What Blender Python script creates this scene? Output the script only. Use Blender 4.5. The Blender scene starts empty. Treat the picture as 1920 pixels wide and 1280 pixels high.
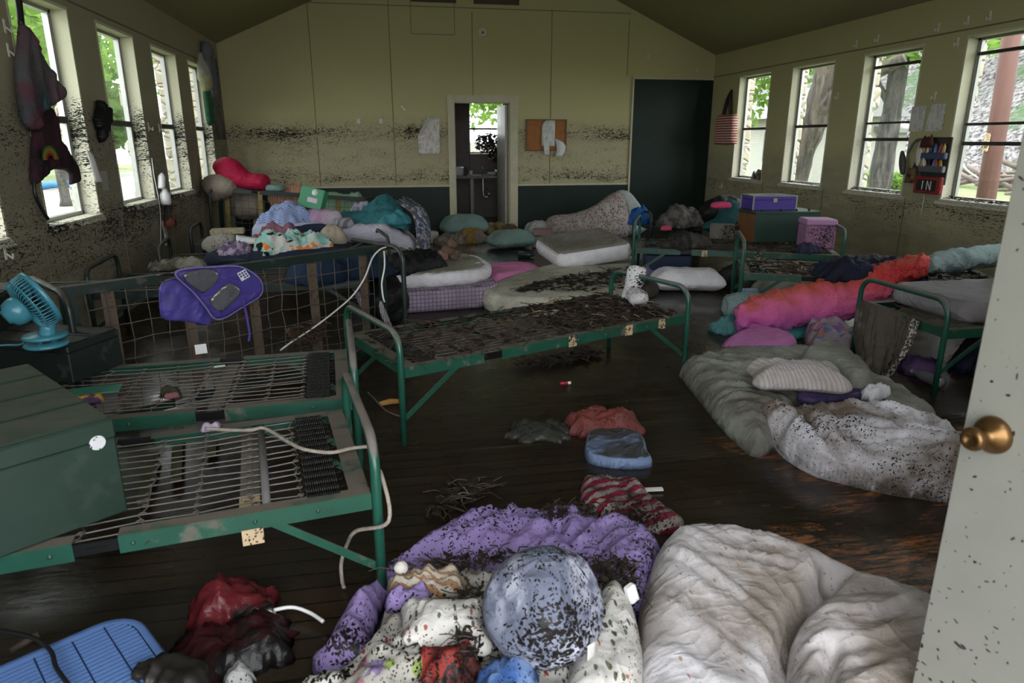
import bpy, math, random
import numpy as np
from mathutils import Matrix, Vector

random.seed(7)
scene = bpy.context.scene
COL = scene.collection
PI = math.pi
rad = math.radians

# ------------------------------------------------------------------ camera
CAM_H = 1.45
FPX = 1285.0
PITCH = math.atan(377 / FPX)
YAW = math.atan(250 / math.hypot(377, FPX))
CF = np.array([math.sin(YAW) * math.cos(PITCH), math.cos(YAW) * math.cos(PITCH), -math.sin(PITCH)])
CR = np.array([math.cos(YAW), -math.sin(YAW), 0.0])
CU = np.cross(CR, CF)
CC = np.array([0, 0, CAM_H])

def _ray(x, y):
    return (x - 960) * CR - (y - 640) * CU + FPX * CF
def at(x, y, z=0.0):
    """point of the place at height z that the photograph shows at pixel (x, y)"""
    d = _ray(x, y); p = CC + d * ((z - CAM_H) / d[2]); return (float(p[0]), float(p[1]), z)
def atx(x, y, X):
    d = _ray(x, y); p = CC + d * (X / d[0]); return tuple(float(v) for v in p)
def aty(x, y, Y):
    d = _ray(x, y); p = CC + d * (Y / d[1]); return tuple(float(v) for v in p)

cam_d = bpy.data.cameras.new('camera'); cam = bpy.data.objects.new('camera', cam_d); COL.objects.link(cam)
cam.matrix_world = Matrix(((CR[0], CU[0], -CF[0], 0), (CR[1], CU[1], -CF[1], 0), (CR[2], CU[2], -CF[2], CAM_H), (0, 0, 0, 1)))
cam_d.sensor_width = 36; cam_d.lens = 36 * FPX / 1920; cam_d.clip_start = .05; cam_d.clip_end = 300
cam_d.dof.use_dof = True; cam_d.dof.focus_distance = 4.6; cam_d.dof.aperture_fstop = 4.5
scene.camera = cam

# ------------------------------------------------------------------ noise
def _hash(ix, iy, seed):
    h = (ix.astype(np.int64) * 374761393 + iy.astype(np.int64) * 668265263 + seed * 1274126177) & 0xffffffff
    h = ((h ^ (h >> 13)) * 1274126177) & 0xffffffff
    return ((h ^ (h >> 16)) & 0xffffff) / float(0xffffff)
def pnoise(x, y, seed=0):
    """2-D gradient noise in about -1..1"""
    x = np.asarray(x, float); y = np.asarray(y, float)
    ix = np.floor(x); iy = np.floor(y); fx = x - ix; fy = y - iy
    u = fx * fx * fx * (fx * (fx * 6 - 15) + 10); v = fy * fy * fy * (fy * (fy * 6 - 15) + 10)
    def g(ax, ay, dx, dy):
        a = _hash(ax, ay, seed) * 2 * PI
        return np.cos(a) * dx + np.sin(a) * dy
    n = (g(ix, iy, fx, fy) * (1 - u) + g(ix + 1, iy, fx - 1, fy) * u) * (1 - v) + \
        (g(ix, iy + 1, fx, fy - 1) * (1 - u) + g(ix + 1, iy + 1, fx - 1, fy - 1) * u) * v
    return n * 1.5
def fbm(x, y, seed=0, o=3):
    s = 0; a = 1; t = 0
    for k in range(o):
        s = s + a * pnoise(x * 2 ** k, y * 2 ** k, seed + k * 17); t += a; a *= .5
    return s / t
def ridges(x, y, wl, ang, stretch=3.0, seed=0, warp=.6):
    """cloth-like creases: sharp crests wl metres apart running along ang"""
    c, s = math.cos(ang), math.sin(ang)
    u = (x * c + y * s) / (wl * stretch); v = (-x * s + y * c) / wl
    v = v + warp * pnoise(u * 1.3 + 3.1, v * .35 + 1.7, seed + 5)
    u = u + .5 * warp * pnoise(u * 1.1, v * .5, seed + 9)
    n = pnoise(u, v, seed)
    n2 = pnoise(u * 1.7 + 9, v * 2.1 + 4, seed + 31)
    r = (1 - np.minimum(1, np.abs(n) * 1.8)) ** 2.2
    r2 = (1 - np.minimum(1, np.abs(n2) * 1.8)) ** 2.2
    return r + .45 * r2 - .5

# ------------------------------------------------------------------ object helpers
def tag(o, label=None, cat=None, group=None, kind=None):
    if label: o['label'] = label
    if cat: o['category'] = cat
    if group: o['group'] = group
    if kind: o['kind'] = kind
    return o
def thing(name, label, cat, loc=(0, 0, 0), rot=0, group=None):
    o = bpy.data.objects.new(name, None); COL.objects.link(o)
    o.empty_display_size = .1
    o.location = loc; o.rotation_euler = (0, 0, rot)
    return tag(o, label, cat, group)

class MB:
    """collects shapes into one mesh"""
    def __init__(s):
        s.v = []; s.f = []; s.mi = []; s.sm = []; s.cur = 0
    def add(s, vs, fs, smooth=False):
        b = len(s.v); s.v += [tuple(map(float, p)) for p in vs]
        for f in fs:
            s.f.append([b + i for i in f]); s.mi.append(s.cur); s.sm.append(smooth)
        return s
    def box(s, c, size, rot=None, bevel=0.0):
        """box by centre and size, rot = Matrix 3x3 or z angle"""
        hx, hy, hz = [q / 2 for q in size]
        if bevel <= 0:
            P = [(x, y, z) for z in (-hz, hz) for y in (-hy, hy) for x in (-hx, hx)]
            F = [(0, 2, 3, 1), (4, 5, 7, 6), (0, 1, 5, 4), (1, 3, 7, 5), (3, 2, 6, 7), (2, 0, 4, 6)]
        else:
            b = min(bevel, hx * .9, hy * .9, hz * .9)
            P = []; idx = {}
            for sz in (-1, 1):
                for sy in (-1, 1):
                    for sx in (-1, 1):
                        for ax in range(3):
                            q = [sx * (hx - b), sy * (hy - b), sz * (hz - b)]
                            q[ax] = (sx * hx, sy * hy, sz * hz)[ax]
                            idx[(sx, sy, sz, ax)] = len(P); P.append(q)
            F = []
            for ax in range(3):
                a1, a2 = (ax + 1) % 3, (ax + 2) % 3
                for sg in (-1, 1):
                    q = []
                    for (d1, d2) in ((-1, -1), (1, -1), (1, 1), (-1, 1)):
                        k = [0, 0, 0]; k[ax] = sg; k[a1] = d1; k[a2] = d2
                        q.append(idx[tuple(k) + (ax,)])
                    F.append(q if sg > 0 else q[::-1])
            for ax in range(3):
                a1, a2 = (ax + 1) % 3, (ax + 2) % 3
                for d1 in (-1, 1):
                    for d2 in (-1, 1):
                        k0 = [0] * 3; k1 = [0] * 3; k0[ax] = -1; k1[ax] = 1
                        k0[a1] = k1[a1] = d1; k0[a2] = k1[a2] = d2
                        q = [idx[tuple(k0) + (a1,)], idx[tuple(k1) + (a1,)], idx[tuple(k1) + (a2,)], idx[tuple(k0) + (a2,)]]
                        F.append(q if d1 * d2 < 0 else q[::-1])
            for sx in (-1, 1):
                for sy in (-1, 1):
                    for sz in (-1, 1):
                        q = [idx[(sx, sy, sz, a)] for a in range(3)]
                        F.append(q if sx * sy * sz > 0 else q[::-1])
        if rot is not None and not isinstance(rot, Matrix): rot = Matrix.Rotation(rot, 3, 'Z')
        P = [Vector(p) for p in P]
        if rot is not None: P = [rot @ p for p in P]
        return s.add([(p[0] + c[0], p[1] + c[1], p[2] + c[2]) for p in P], F)
    def bar(s, a, b, w, h, up=(0, 0, 1), bevel=0):
        """rectangular bar from a to b"""
        a = Vector(a); b = Vector(b); d = (b - a); L = d.length; x = d.normalized()
        u = Vector(up); y = u.cross(x)
        if y.length < 1e-4: y = Vector((0, 1, 0)).cross(x)
        y.normalize(); z = x.cross(y)
        R = Matrix((x, y, z)).transposed()
        return s.box((a + b) / 2, (L, w, h), R, bevel)
    def tube(s, pts, r, seg=8, closed=False, caps=True):
        """round tube through points; r a number or one per point"""
        P = [Vector(p) for p in pts]; n = len(P)
        rr = [r] * n if not hasattr(r, '__len__') else list(r)
        T = []
        for i in range(n):
            a = P[(i - 1) % n] if (closed or i > 0) else P[i]
            b = P[(i + 1) % n] if (closed or i < n - 1) else P[i]
            t = b - a
            T.append(t.normalized() if t.length > 1e-9 else Vector((0, 0, 1)))
        nrm = T[0].cross(Vector((0, 0, 1)))
        if nrm.length < 1e-3: nrm = T[0].cross(Vector((0, 1, 0)))
        nrm.normalize(); vs = []
        for i in range(n):
            nrm = nrm - T[i] * nrm.dot(T[i])
            if nrm.length < 1e-6: nrm = T[i].orthogonal()
            nrm.normalize(); bn = T[i].cross(nrm)
            for k in range(seg):
                a = 2 * PI * k / seg
                vs.append(P[i] + (nrm * math.cos(a) + bn * math.sin(a)) * rr[i])
        fs = []
        for i in range(n if closed else n - 1):
            for k in range(seg):
                a = i * seg + k; b = i * seg + (k + 1) % seg; j = (i + 1) % n
                fs.append((a, b, j * seg + (k + 1) % seg, j * seg + k))
        if caps and not closed:
            fs.append(tuple(range(seg))[::-1]); fs.append(tuple((n - 1) * seg + k for k in range(seg)))
        return s.add(vs, fs, True)
    def lathe(s, prof, c=(0, 0, 0), seg=20, axis=None):
        """profile of (radius, height) turned about the vertical through c (or along axis)"""
        R = Matrix.Identity(3)
        if axis is not None: R = Vector((0, 0, 1)).rotation_difference(Vector(axis)).to_matrix()
        vs = []
        for (r, h) in prof:
            for k in range(seg):
                a = 2 * PI * k / seg
                p = R @ Vector((r * math.cos(a), r * math.sin(a), h)); vs.append((p[0] + c[0], p[1] + c[1], p[2] + c[2]))
        fs = []
        for i in range(len(prof) - 1):
            for k in range(seg):
                fs.append((i * seg + k, i * seg + (k + 1) % seg, (i + 1) * seg + (k + 1) % seg, (i + 1) * seg + k))
        fs.append(tuple(range(seg))[::-1]); fs.append(tuple((len(prof) - 1) * seg + k for k in range(seg)))
        return s.add(vs, fs, True)
    def grid(s, G, smooth=True):
        """G: array (nu, nv, 3)"""
        nu, nv = G.shape[:2]
        fs = [(i * nv + j, (i + 1) * nv + j, (i + 1) * nv + j + 1, i * nv + j + 1) for i in range(nu - 1) for j in range(nv - 1)]
        return s.add(G.reshape(-1, 3), fs, smooth)
    def build(s, name, mat, parent=None, label=None, cat=None, group=None, kind=None, origin='base', solid=0, local=False):
        V = np.array(s.v, float).reshape(-1, 3)
        me = bpy.data.meshes.new(name)
        o = bpy.data.objects.new(name, me); COL.objects.link(o)
        if parent is not None:
            if not local:                      # world coordinates given
                mw = world_of(parent).inverted()
                V = np.array([tuple(mw @ Vector(p)) for p in V])
            o.parent = parent
        elif origin == 'base':
            lo = V.min(0); hi = V.max(0); q = np.array([(lo[0] + hi[0]) / 2, (lo[1] + hi[1]) / 2, lo[2]])
            V = V - q; o.location = q
        me.from_pydata(V.tolist(), [], s.f)
        for m in (mat if isinstance(mat, (list, tuple)) else [mat]): me.materials.append(m)
        me.polygons.foreach_set('material_index', s.mi)
        me.polygons.foreach_set('use_smooth', s.sm)
        me.update()
        if solid:
            md = o.modifiers.new('thickness', 'SOLIDIFY'); md.thickness = solid; md.offset = 0
        return tag(o, label, cat, group, kind)

def world_of(o):
    m = o.matrix_basis.copy()
    while o.parent is not None:
        o = o.parent; m = o.matrix_basis @ m
    return m
def lbl(o, label, cat, group=None): return tag(o, label, cat, group)

def spline(pts, n=12, closed=False):
    """Catmull-Rom through points"""
    P = np.array(pts, float); m = len(P); out = []
    rng = range(m) if closed else range(m - 1)
    for i in rng:
        if closed: a, b, c, d = P[i - 1], P[i], P[(i + 1) % m], P[(i + 2) % m]
        else: a, b, c, d = P[max(i - 1, 0)], P[i], P[i + 1], P[min(i + 2, m - 1)]
        for k in range(n):
            t = k / n
            out.append(.5 * ((2 * b) + (-a + c) * t + (2 * a - 5 * b + 4 * c - d) * t * t + (-a + 3 * b - 3 * c + d) * t ** 3))
    if not closed: out.append(P[-1])
    return np.array(out)

# ------------------------------------------------------------------ soft things
def _field(outline, res):
    lo = outline.min(0) - res; hi = outline.max(0) + res
    nx = int((hi[0] - lo[0]) / res) + 2; ny = int((hi[1] - lo[1]) / res) + 2
    xs = lo[0] + np.arange(nx) * res; ys = lo[1] + np.arange(ny) * res
    X, Y = np.meshgrid(xs, ys, indexing='ij'); x = X.ravel(); y = Y.ravel()
    inside = np.zeros(len(x), bool); best = np.full(len(x), 1e9); bx = x.copy(); by = y.copy()
    n = len(outline)
    for i in range(n):
        a = outline[i]; b = outline[(i + 1) % n]
        d = b - a; L = max(d @ d, 1e-12)
        t = np.clip(((x - a[0]) * d[0] + (y - a[1]) * d[1]) / L, 0, 1)
        qx = a[0] + t * d[0]; qy = a[1] + t * d[1]
        dd = (x - qx) ** 2 + (y - qy) ** 2
        m = dd < best; best[m] = dd[m]; bx[m] = qx[m]; by[m] = qy[m]
        c = ((a[1] > y) != (b[1] > y))
        with np.errstate(divide='ignore', invalid='ignore'):
            xi = (b[0] - a[0]) * (y - a[1]) / (b[1] - a[1] + 1e-15) + a[0]
        inside ^= c & (x < xi)
    return nx, ny, x, y, inside, np.sqrt(best), bx, by

def soft(name, outline, z0, h, edge, mat, label=None, cat=None, group=None, belly=0.0, p=2.2, res=.02, folds=(), lump=0.0, lumpwl=.3,
         seed=1, base=None, creases=(), parent=None, M=None, smooth_outline=6, jag=0.0, kind=None, flat_min=None, domes=(), quilt=None):
    """stuffed or crumpled cloth lying on height z0 (or on base(x, y)): outline, height h, rounded over 'edge';
    belly = share of the height that lies under its widest line; creases = (points, width, depth); folds = (amp, wavelength, angle, stretch)"""
    if name.endswith('pillow') and belly > 0: p = 1.6
    O = np.array([q[:2] for q in outline], float)
    O = spline(O, smooth_outline, True) if smooth_outline else O
    if jag:
        ctr = O.mean(0); k = np.arange(len(O)); per = len(O) / (2 * PI)
        w = pnoise(np.cos(k / per) * 3 + 5, np.sin(k / per) * 3 + seed, seed) + .6 * pnoise(np.cos(k / per) * 8 + 5, np.sin(k / per) * 8, seed + 3)
        dv = O - ctr; O = O + dv / np.maximum(np.linalg.norm(dv, axis=1, keepdims=True), 1e-6) * (w * jag)[:, None]
    nx, ny, x, y, ins, d, bx, by = _field(O, res)
    near = (~ins) & (d < res * 1.45)
    x = np.where(near, bx, x); y = np.where(near, by, y)
    d = np.where(ins, d, 0.0)
    t = np.clip(d / edge, 0, 1); prof = (1 - (1 - t) ** p) ** (1 / p)
    top = (h * (1 - belly)) * prof
    win = np.clip(d / (edge * .5 + .01), 0, 1)
    if lump: top = top * (1 + lump * fbm(x / lumpwl, y / lumpwl, seed, 2))
    for (cx, cy, r, a) in domes:
        q = ((x - cx) ** 2 + (y - cy) ** 2) / (r * r); top = top + a * np.exp(-q) * win
    for k, fd in enumerate(folds):
        amp, wl, ang, st = fd[:4]; amp = min(amp, .20 * wl)
        f = ridges(x, y, wl, ang, st, seed + 11 * k)
        if len(fd) > 4:                        # only near a centre
            cx, cy, r = fd[4:7]; f = f * np.exp(-((x - cx) ** 2 + (y - cy) ** 2) / (r * r))
        top = top + amp * f * win
    for (pts, w, dep) in creases:
        cd = np.full(len(x), 1e9); C_ = spline([q[:2] for q in pts], 8)
        for i in range(len(C_) - 1):
            a = C_[i]; b = C_[i + 1]; dv = b - a; L = max(dv @ dv, 1e-12)
            tt = np.clip(((x - a[0]) * dv[0] + (y - a[1]) * dv[1]) / L, 0, 1)
            cd = np.minimum(cd, np.hypot(x - a[0] - tt * dv[0], y - a[1] - tt * dv[1]))
        top = top - dep * np.exp(-(cd / w) ** 2 * 1.5) * win
    if quilt:
        qs, qa, qd = quilt; c, s = math.cos(qa), math.sin(qa)
        u = (x * c + y * s) / qs; v = (-x * s + y * c) / qs
        su = np.abs(np.sin(u * PI)) ** .35; sv = np.abs(np.sin(v * PI)) ** .35
        top = top + qd * (np.minimum(su, sv) - 1) * win
    bz = np.full(len(x), float(z0)) if base is None else base(x, y)
    mid = bz + h * belly
    zt = mid + np.maximum(top, .002)
    zb = mid - h * belly * prof * .98
    use = ins | near
    idx = -np.ones(len(x), int); idx[use] = np.arange(use.sum())
    U = np.where(use)[0]; N = len(U)
    zt = np.where(near, mid, zt); zb = np.where(near, mid, zb)
    if flat_min is not None: zt = np.maximum(zt, flat_min); zb = np.maximum(zb, flat_min)
    I = idx.reshape(nx, ny); INS = ins.reshape(nx, ny)
    a, b, c, e = I[:-1, :-1], I[1:, :-1], I[1:, 1:], I[:-1, 1:]
    ok = (a >= 0) & (b >= 0) & (c >= 0) & (e >= 0) & (INS[:-1, :-1] | INS[1:, :-1] | INS[1:, 1:] | INS[:-1, 1:])
    Q = np.stack([a[ok], b[ok], c[ok], e[ok]], 1)
    nrb = near[U]
    bot = np.arange(N) + N; bot[nrb] = np.where(nrb)[0]          # share the rim
    V = np.concatenate([np.stack([x[U], y[U], zt[U]], 1), np.stack([x[U], y[U], zb[U]], 1)])
    Fq = np.concatenate([Q, bot[Q][:, ::-1]])
    used = np.unique(Fq); re = -np.ones(len(V), int); re[used] = np.arange(len(used))
    V = V[used]; Fq = re[Fq]
    mb = MB(); mb.v = [tuple(q) for q in V]
    if M is not None: mb.v = [tuple(M @ Vector(q)) for q in mb.v]
    mb.f = Fq.tolist(); mb.mi = [0] * len(Fq); mb.sm = [True] * len(Fq)
    return mb.build(name, mat, parent, label, cat, group, kind)

def rrect(cx, cy, L, W, rot=0, n=5, r=.25, pinch=0.0):
    """rounded rectangle outline (pillow shapes: pinch pulls the sides in)"""
    out = []; c, s = math.cos(rot), math.sin(rot); R = r * min(L, W)
    for q, (sx, sy) in enumerate(((1, 1), (-1, 1), (-1, -1), (1, -1))):
        for k in range(n):
            a = (q + k / (n - 1)) * PI / 2
            u = sx * (L / 2 - R) + R * math.cos(a); v = sy * (W / 2 - R) + R * math.sin(a)
            out.append((u, v))
        if pinch:
            nx_, ny_ = ((0, 1), (-1, 0), (0, -1), (1, 0))[q]
            out.append((nx_ * (L / 2 - pinch), ny_ * (W / 2 - pinch)))
    return [(cx + u * c - v * s, cy + u * s + v * c) for u, v in out]

def sweep(name, spine, mat, label=None, cat=None, group=None, seg=28, n=8, folds=.01, wl=.12, around=1.0, seed=1, parent=None, floor=None, caps=True, kind=None, twist=0.0):
    """stuffed roll along spine points (x, y, z, half width, half height)"""
    S = spline(spine, n); m = len(S); P = S[:, :3]
    T = np.gradient(P, axis=0); T /= np.maximum(np.linalg.norm(T, axis=1, keepdims=True), 1e-9)
    L = np.concatenate([[0], np.cumsum(np.linalg.norm(np.diff(P, axis=0), axis=1))])
    G = np.zeros((m, seg + 1, 3)); ang = np.arange(seg + 1) * 2 * PI / seg
    for i in range(m):
        sd = np.cross(T[i], [0, 0, 1.0]); ln = np.linalg.norm(sd)
        sd = sd / ln if ln > 1e-3 else np.array([1.0, 0, 0]); up = np.cross(sd, T[i])
        rw, rh = max(S[i, 3], .002), max(S[i, 4], .002)
        ca = np.cos(ang); sa = np.sin(ang)
        f = folds * (ridges(L[i] + twist * ang, np.cos(ang) * rw * around + np.sin(ang) * rh, wl, PI / 2 - .5, 2.5, seed) +
                     .7 * pnoise(np.cos(ang) * 1.5 + seed, np.sin(ang) * 1.5 + L[i] / (wl * 2), seed + 2))
        f = f * min(1, rw / .05)
        G[i] = P[i] + np.outer(ca * (rw + f), sd) + np.outer(sa * (rh + f), up)
    if floor is not None: G[:, :, 2] = np.maximum(G[:, :, 2], floor)
    mb = MB(); vs = G[:, :seg].reshape(-1, 3); fs = []
    for i in range(m - 1):
        for k in range(seg): fs.append((i * seg + k, i * seg + (k + 1) % seg, (i + 1) * seg + (k + 1) % seg, (i + 1) * seg + k))
    if caps: fs.append(tuple(range(seg))[::-1]); fs.append(tuple((m - 1) * seg + k for k in range(seg)))
    mb.add(vs, fs, True)
    return mb.build(name, mat, parent, label, cat, group, kind)

def drape(name, fn, nu, nv, mat, label=None, cat=None, group=None, parent=None, thick=.006, kind=None):
    """cloth sheet: fn(u, v) -> xyz for u, v in 0..1"""
    G = np.array([[fn(i / (nu - 1), j / (nv - 1)) for j in range(nv)] for i in range(nu)], float)
    return MB().grid(G).build(name, mat, parent, label, cat, group, kind, solid=thick)

def crumple(name, cx, cy, z0, L, W, h, rot, mat, label, cat, seed=1, group=None, res=.014, wl=.09, amp=None, base=None, jag=None, parent=None):
    """a dropped, crumpled piece of cloth"""
    return soft(name, rrect(cx, cy, L, W, rot, 4, .4), z0, h, min(L, W) * .3, mat, label, cat, group, p=1.8, res=res, seed=seed, lump=.55, lumpwl=min(L, W) * .5,
                folds=((amp or h * .35, wl, rot + .4 + seed, 2.5), ((amp or h * .35) * .7, wl * .6, rot - .9 + seed * 2, 2.0), (.004, wl * .35, rot + seed, 3)), jag=min(L, W) * .16 if jag is None else jag, base=base, parent=parent)
# ------------------------------------------------------------------ materials
def lin(r, g, b):
    f = lambda c: c / 12.92 if c <= .04045 else ((c + .055) / 1.055) ** 2.4
    return (f(r / 255), f(g / 255), f(b / 255))
class MT:
    """small node-graph writer"""
    def __init__(s, name):
        s.m = bpy.data.materials.new(name); s.m.use_nodes = True; s.nt = s.m.node_tree; s.nt.nodes.clear()
        s.out = s.nt.nodes.new('ShaderNodeOutputMaterial'); s.bs = s.nt.nodes.new('ShaderNodeBsdfPrincipled')
        s.nt.links.new(s.bs.outputs[0], s.out.inputs[0]); s.tc = s.nt.nodes.new('ShaderNodeTexCoord'); s.obj = s.tc.outputs['Object']
    def N(s, t, **kw):
        n = s.nt.nodes.new(t)
        for k, v in kw.items(): setattr(n, k, v)
        return n
    def put(s, sock, v):
        if isinstance(v, bpy.types.NodeSocket): s.nt.links.new(v, sock)
        elif v is not None:
            if hasattr(v, '__len__') and len(v) == 3 and sock.type == 'RGBA': v = (*v, 1)
            if hasattr(v, '__len__') and sock.type == 'VALUE': v = v[0]
            sock.default_value = v
    def set(s, **kw):
        nm = dict(color='Base Color', rough='Roughness', metal='Metallic', normal='Normal', alpha='Alpha', spec='Specular IOR Level', trans='Transmission Weight', emit='Emission Color', estr='Emission Strength', coat='Coat Weight', sheen='Sheen Weight', ior='IOR')
        for k, v in kw.items(): s.put(s.bs.inputs[nm[k]], v)
        return s
    def noise(s, scale=5, detail=2, vec=None, rough=.5, dist=0, col=False):
        n = s.N('ShaderNodeTexNoise'); s.put(n.inputs['Vector'], vec if vec is not None else s.obj); n.inputs['Scale'].default_value = scale
        n.inputs['Detail'].default_value = detail; n.inputs['Roughness'].default_value = rough; n.inputs['Distortion'].default_value = dist
        return n.outputs[1 if col else 0]
    def voro(s, scale=5, vec=None, feat='F1', rnd=1, out='Distance'):
        n = s.N('ShaderNodeTexVoronoi', feature=feat); s.put(n.inputs['Vector'], vec if vec is not None else s.obj)
        n.inputs['Scale'].default_value = scale; n.inputs['Randomness'].default_value = rnd; return n.outputs[out]
    def wave(s, scale=5, dist=0, dirn='X', vec=None, prof='SIN', ds=1):
        n = s.N('ShaderNodeTexWave', bands_direction=dirn, wave_profile=prof); s.put(n.inputs['Vector'], vec if vec is not None else s.obj)
        n.inputs['Scale'].default_value = scale; n.inputs['Distortion'].default_value = dist; n.inputs['Detail Scale'].default_value = ds; return n.outputs['Fac']
    def map(s, scale=(1, 1, 1), rot=(0, 0, 0), loc=(0, 0, 0), vec=None):
        n = s.N('ShaderNodeMapping'); s.put(n.inputs['Vector'], vec if vec is not None else s.obj)
        n.inputs['Scale'].default_value = scale; n.inputs['Rotation'].default_value = rot; n.inputs['Location'].default_value = loc; return n.outputs[0]
    def warp(s, amt=.1, scale=4, vec=None):
        v = vec if vec is not None else s.obj
        c = s.noise(scale, 2, v, col=True); m = s.N('ShaderNodeVectorMath', operation='MULTIPLY_ADD'); s.put(m.inputs[0], c); m.inputs[1].default_value = (amt,) * 3
        s.put(m.inputs[2], v); return m.outputs[0]
    def xyz(s, vec=None):
        n = s.N('ShaderNodeSeparateXYZ'); s.put(n.inputs[0], vec if vec is not None else s.obj); return n.outputs
    def nz(s):
        g = s.N('ShaderNodeNewGeometry'); return s.xyz(g.outputs['Normal'])[2]
    def ramp(s, fac, stops, interp='LINEAR'):
        n = s.N('ShaderNodeValToRGB'); s.put(n.inputs[0], fac); cr = n.color_ramp; cr.interpolation = interp
        while len(cr.elements) < len(stops): cr.elements.new(.5)
        for e, (p, c) in zip(cr.elements, stops):
            e.position = p; e.color = (c, c, c, 1) if not hasattr(c, '__len__') else (*c[:3], 1)
        return n.outputs[0]
    def mix(s, fac, a, b, mode='MIX'):
        n = s.N('ShaderNodeMix', data_type='RGBA', blend_type=mode); s.put(n.inputs[0], fac); s.put(n.inputs[6], a); s.put(n.inputs[7], b); return n.outputs[2]
    def math(s, op, a, b=None, c=None, clamp=False):
        n = s.N('ShaderNodeMath', operation=op, use_clamp=clamp); s.put(n.inputs[0], a)
        if b is not None: s.put(n.inputs[1], b)
        if c is not None: s.put(n.inputs[2], c)
        return n.outputs[0]
    def mr(s, v, a, b, c=0, d=1):
        n = s.N('ShaderNodeMapRange'); s.put(n.inputs[0], v)
        for k, q in enumerate((a, b, c, d)): s.put(n.inputs[k + 1], q)
        return n.outputs[0]
    def bump(s, h, strength=.3, dist=.01, nrm=None):
        n = s.N('ShaderNodeBump'); s.put(n.inputs['Height'], h); n.inputs['Strength'].default_value = strength; n.inputs['Distance'].default_value = dist
        if nrm is not None: s.put(n.inputs['Normal'], nrm)
        return n.outputs[0]
    def flecks(s, amount, scale=1.0, vec=None, patch=2.0, off=0.0):
        """mask of leaf scraps and mud flecks that came down with the water (amount 0..1, a number or socket)"""
        v = s.map((1, 1, 1), (.3, .5, .2), (off, off * 1.7, 0), vec)
        w = s.warp(.05 / scale, 16 * scale, v)
        a = s.voro(52 * scale, s.map((1, .38, .8), (.2, .4, .8), vec=w))
        b = s.voro(38 * scale, s.map((.33, 1, 1), (.5, .1, -.6), vec=w))
        pa = s.noise(patch, 3, v, .65)
        dens = s.math('MULTIPLY', s.mr(pa, .36, .64, .28, 1.35), amount)
        m1 = s.math('LESS_THAN', a, s.math('MULTIPLY', dens, .40)); m2 = s.math('LESS_THAN', b, s.math('MULTIPLY', dens, .34))
        n = s.noise(26 * scale, 5, s.map((1, .55, .8), (.1, .3, .9), vec=w), .75)
        m3 = s.math('GREATER_THAN', n, s.math('SUBTRACT', .80, s.math('MULTIPLY', dens, .25)))
        return s.math('MAXIMUM', s.math('MAXIMUM', m1, m2), m3)

MUD = (.010, .0085, .007)
def fabric(name, col, pat=None, fleck=.35, stain=.4, stainc=(.10, .085, .06), rough=.85, fs=1.9, weave=.15, off=0, patch=2.5, sscale=2.2):
    b = MT(name)
    c = pat(b) if pat else col
    var = b.noise(7, 3)
    c = b.mix(b.mr(var, .3, .7, 0, .18), c, (.25, .25, .25), 'MULTIPLY')
    st = b.mr(b.noise(sscale, 5, b.map(loc=(off, 3.1, off * 2)), .62, .4), .40, .62, 0, stain)
    c = b.mix(st, c, stainc)
    if fleck > 0:
        m = b.flecks(fleck, fs, None, patch, off)
        c = b.mix(m, c, MUD); r = b.mix(m, (rough,) * 3, (.45,) * 3); h = b.math('MULTIPLY', b.noise(180, 0), weave)
    else:
        r = rough; h = b.math('MULTIPLY', b.noise(180, 0), weave)
    wv = b.warp(.16, 4); wr = b.noise(24, 3, wv, .6)
    rg = b.math('POWER', b.math('SUBTRACT', 1, b.math('ABSOLUTE', b.math('MULTIPLY_ADD', b.noise(6.5, 2, b.map((1, .45, 1), (0, 0, .7), vec=wv), .5), 4, -2)), clamp=True), 2)
    rg2 = b.math('POWER', b.math('SUBTRACT', 1, b.math('ABSOLUTE', b.math('MULTIPLY_ADD', b.noise(13, 2, b.map((.5, 1, 1), (0, 0, -.5), vec=wv), .5), 4, -2)), clamp=True), 2)
    h = b.math('ADD', h, b.math('ADD', b.math('MULTIPLY', wr, .8), b.math('ADD', b.math('MULTIPLY', rg, 1.5), b.math('MULTIPLY', rg2, .8))))
    b.set(color=c, rough=r, normal=b.bump(h, .55, .007), spec=.2)
    return b.m
def plain(name, col, rough=.5, metal=0, var=.15, spec=.5, fleck=0, fs=1.0, dust=None, dustz=.75, coat=0, off=0, smear=.8):
    b = MT(name); c = b.mix(b.mr(b.noise(9, 3), .3, .7, 0, var), col, tuple(q * .35 for q in col)); r = (rough,) * 3
    if dust:
        m = b.math('MULTIPLY', b.mr(b.nz(), dustz, dustz + .2), b.mr(b.noise(14, 4, None, .65), .28, .5))
        m = b.math('MAXIMUM', m, b.math('MULTIPLY', b.mr(b.noise(7, 5, b.map(loc=(2, 5, 1)), .7), .58, .66), smear))
        c = b.mix(m, c, dust); r = b.mix(m, r, (.8,) * 3)
    if fleck:
        m = b.flecks(fleck, fs, None, 3, off); c = b.mix(m, c, MUD); r = b.mix(m, r, (.5,) * 3)
    b.set(color=c, rough=r, metal=metal, spec=spec, coat=coat); return b.m

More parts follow.
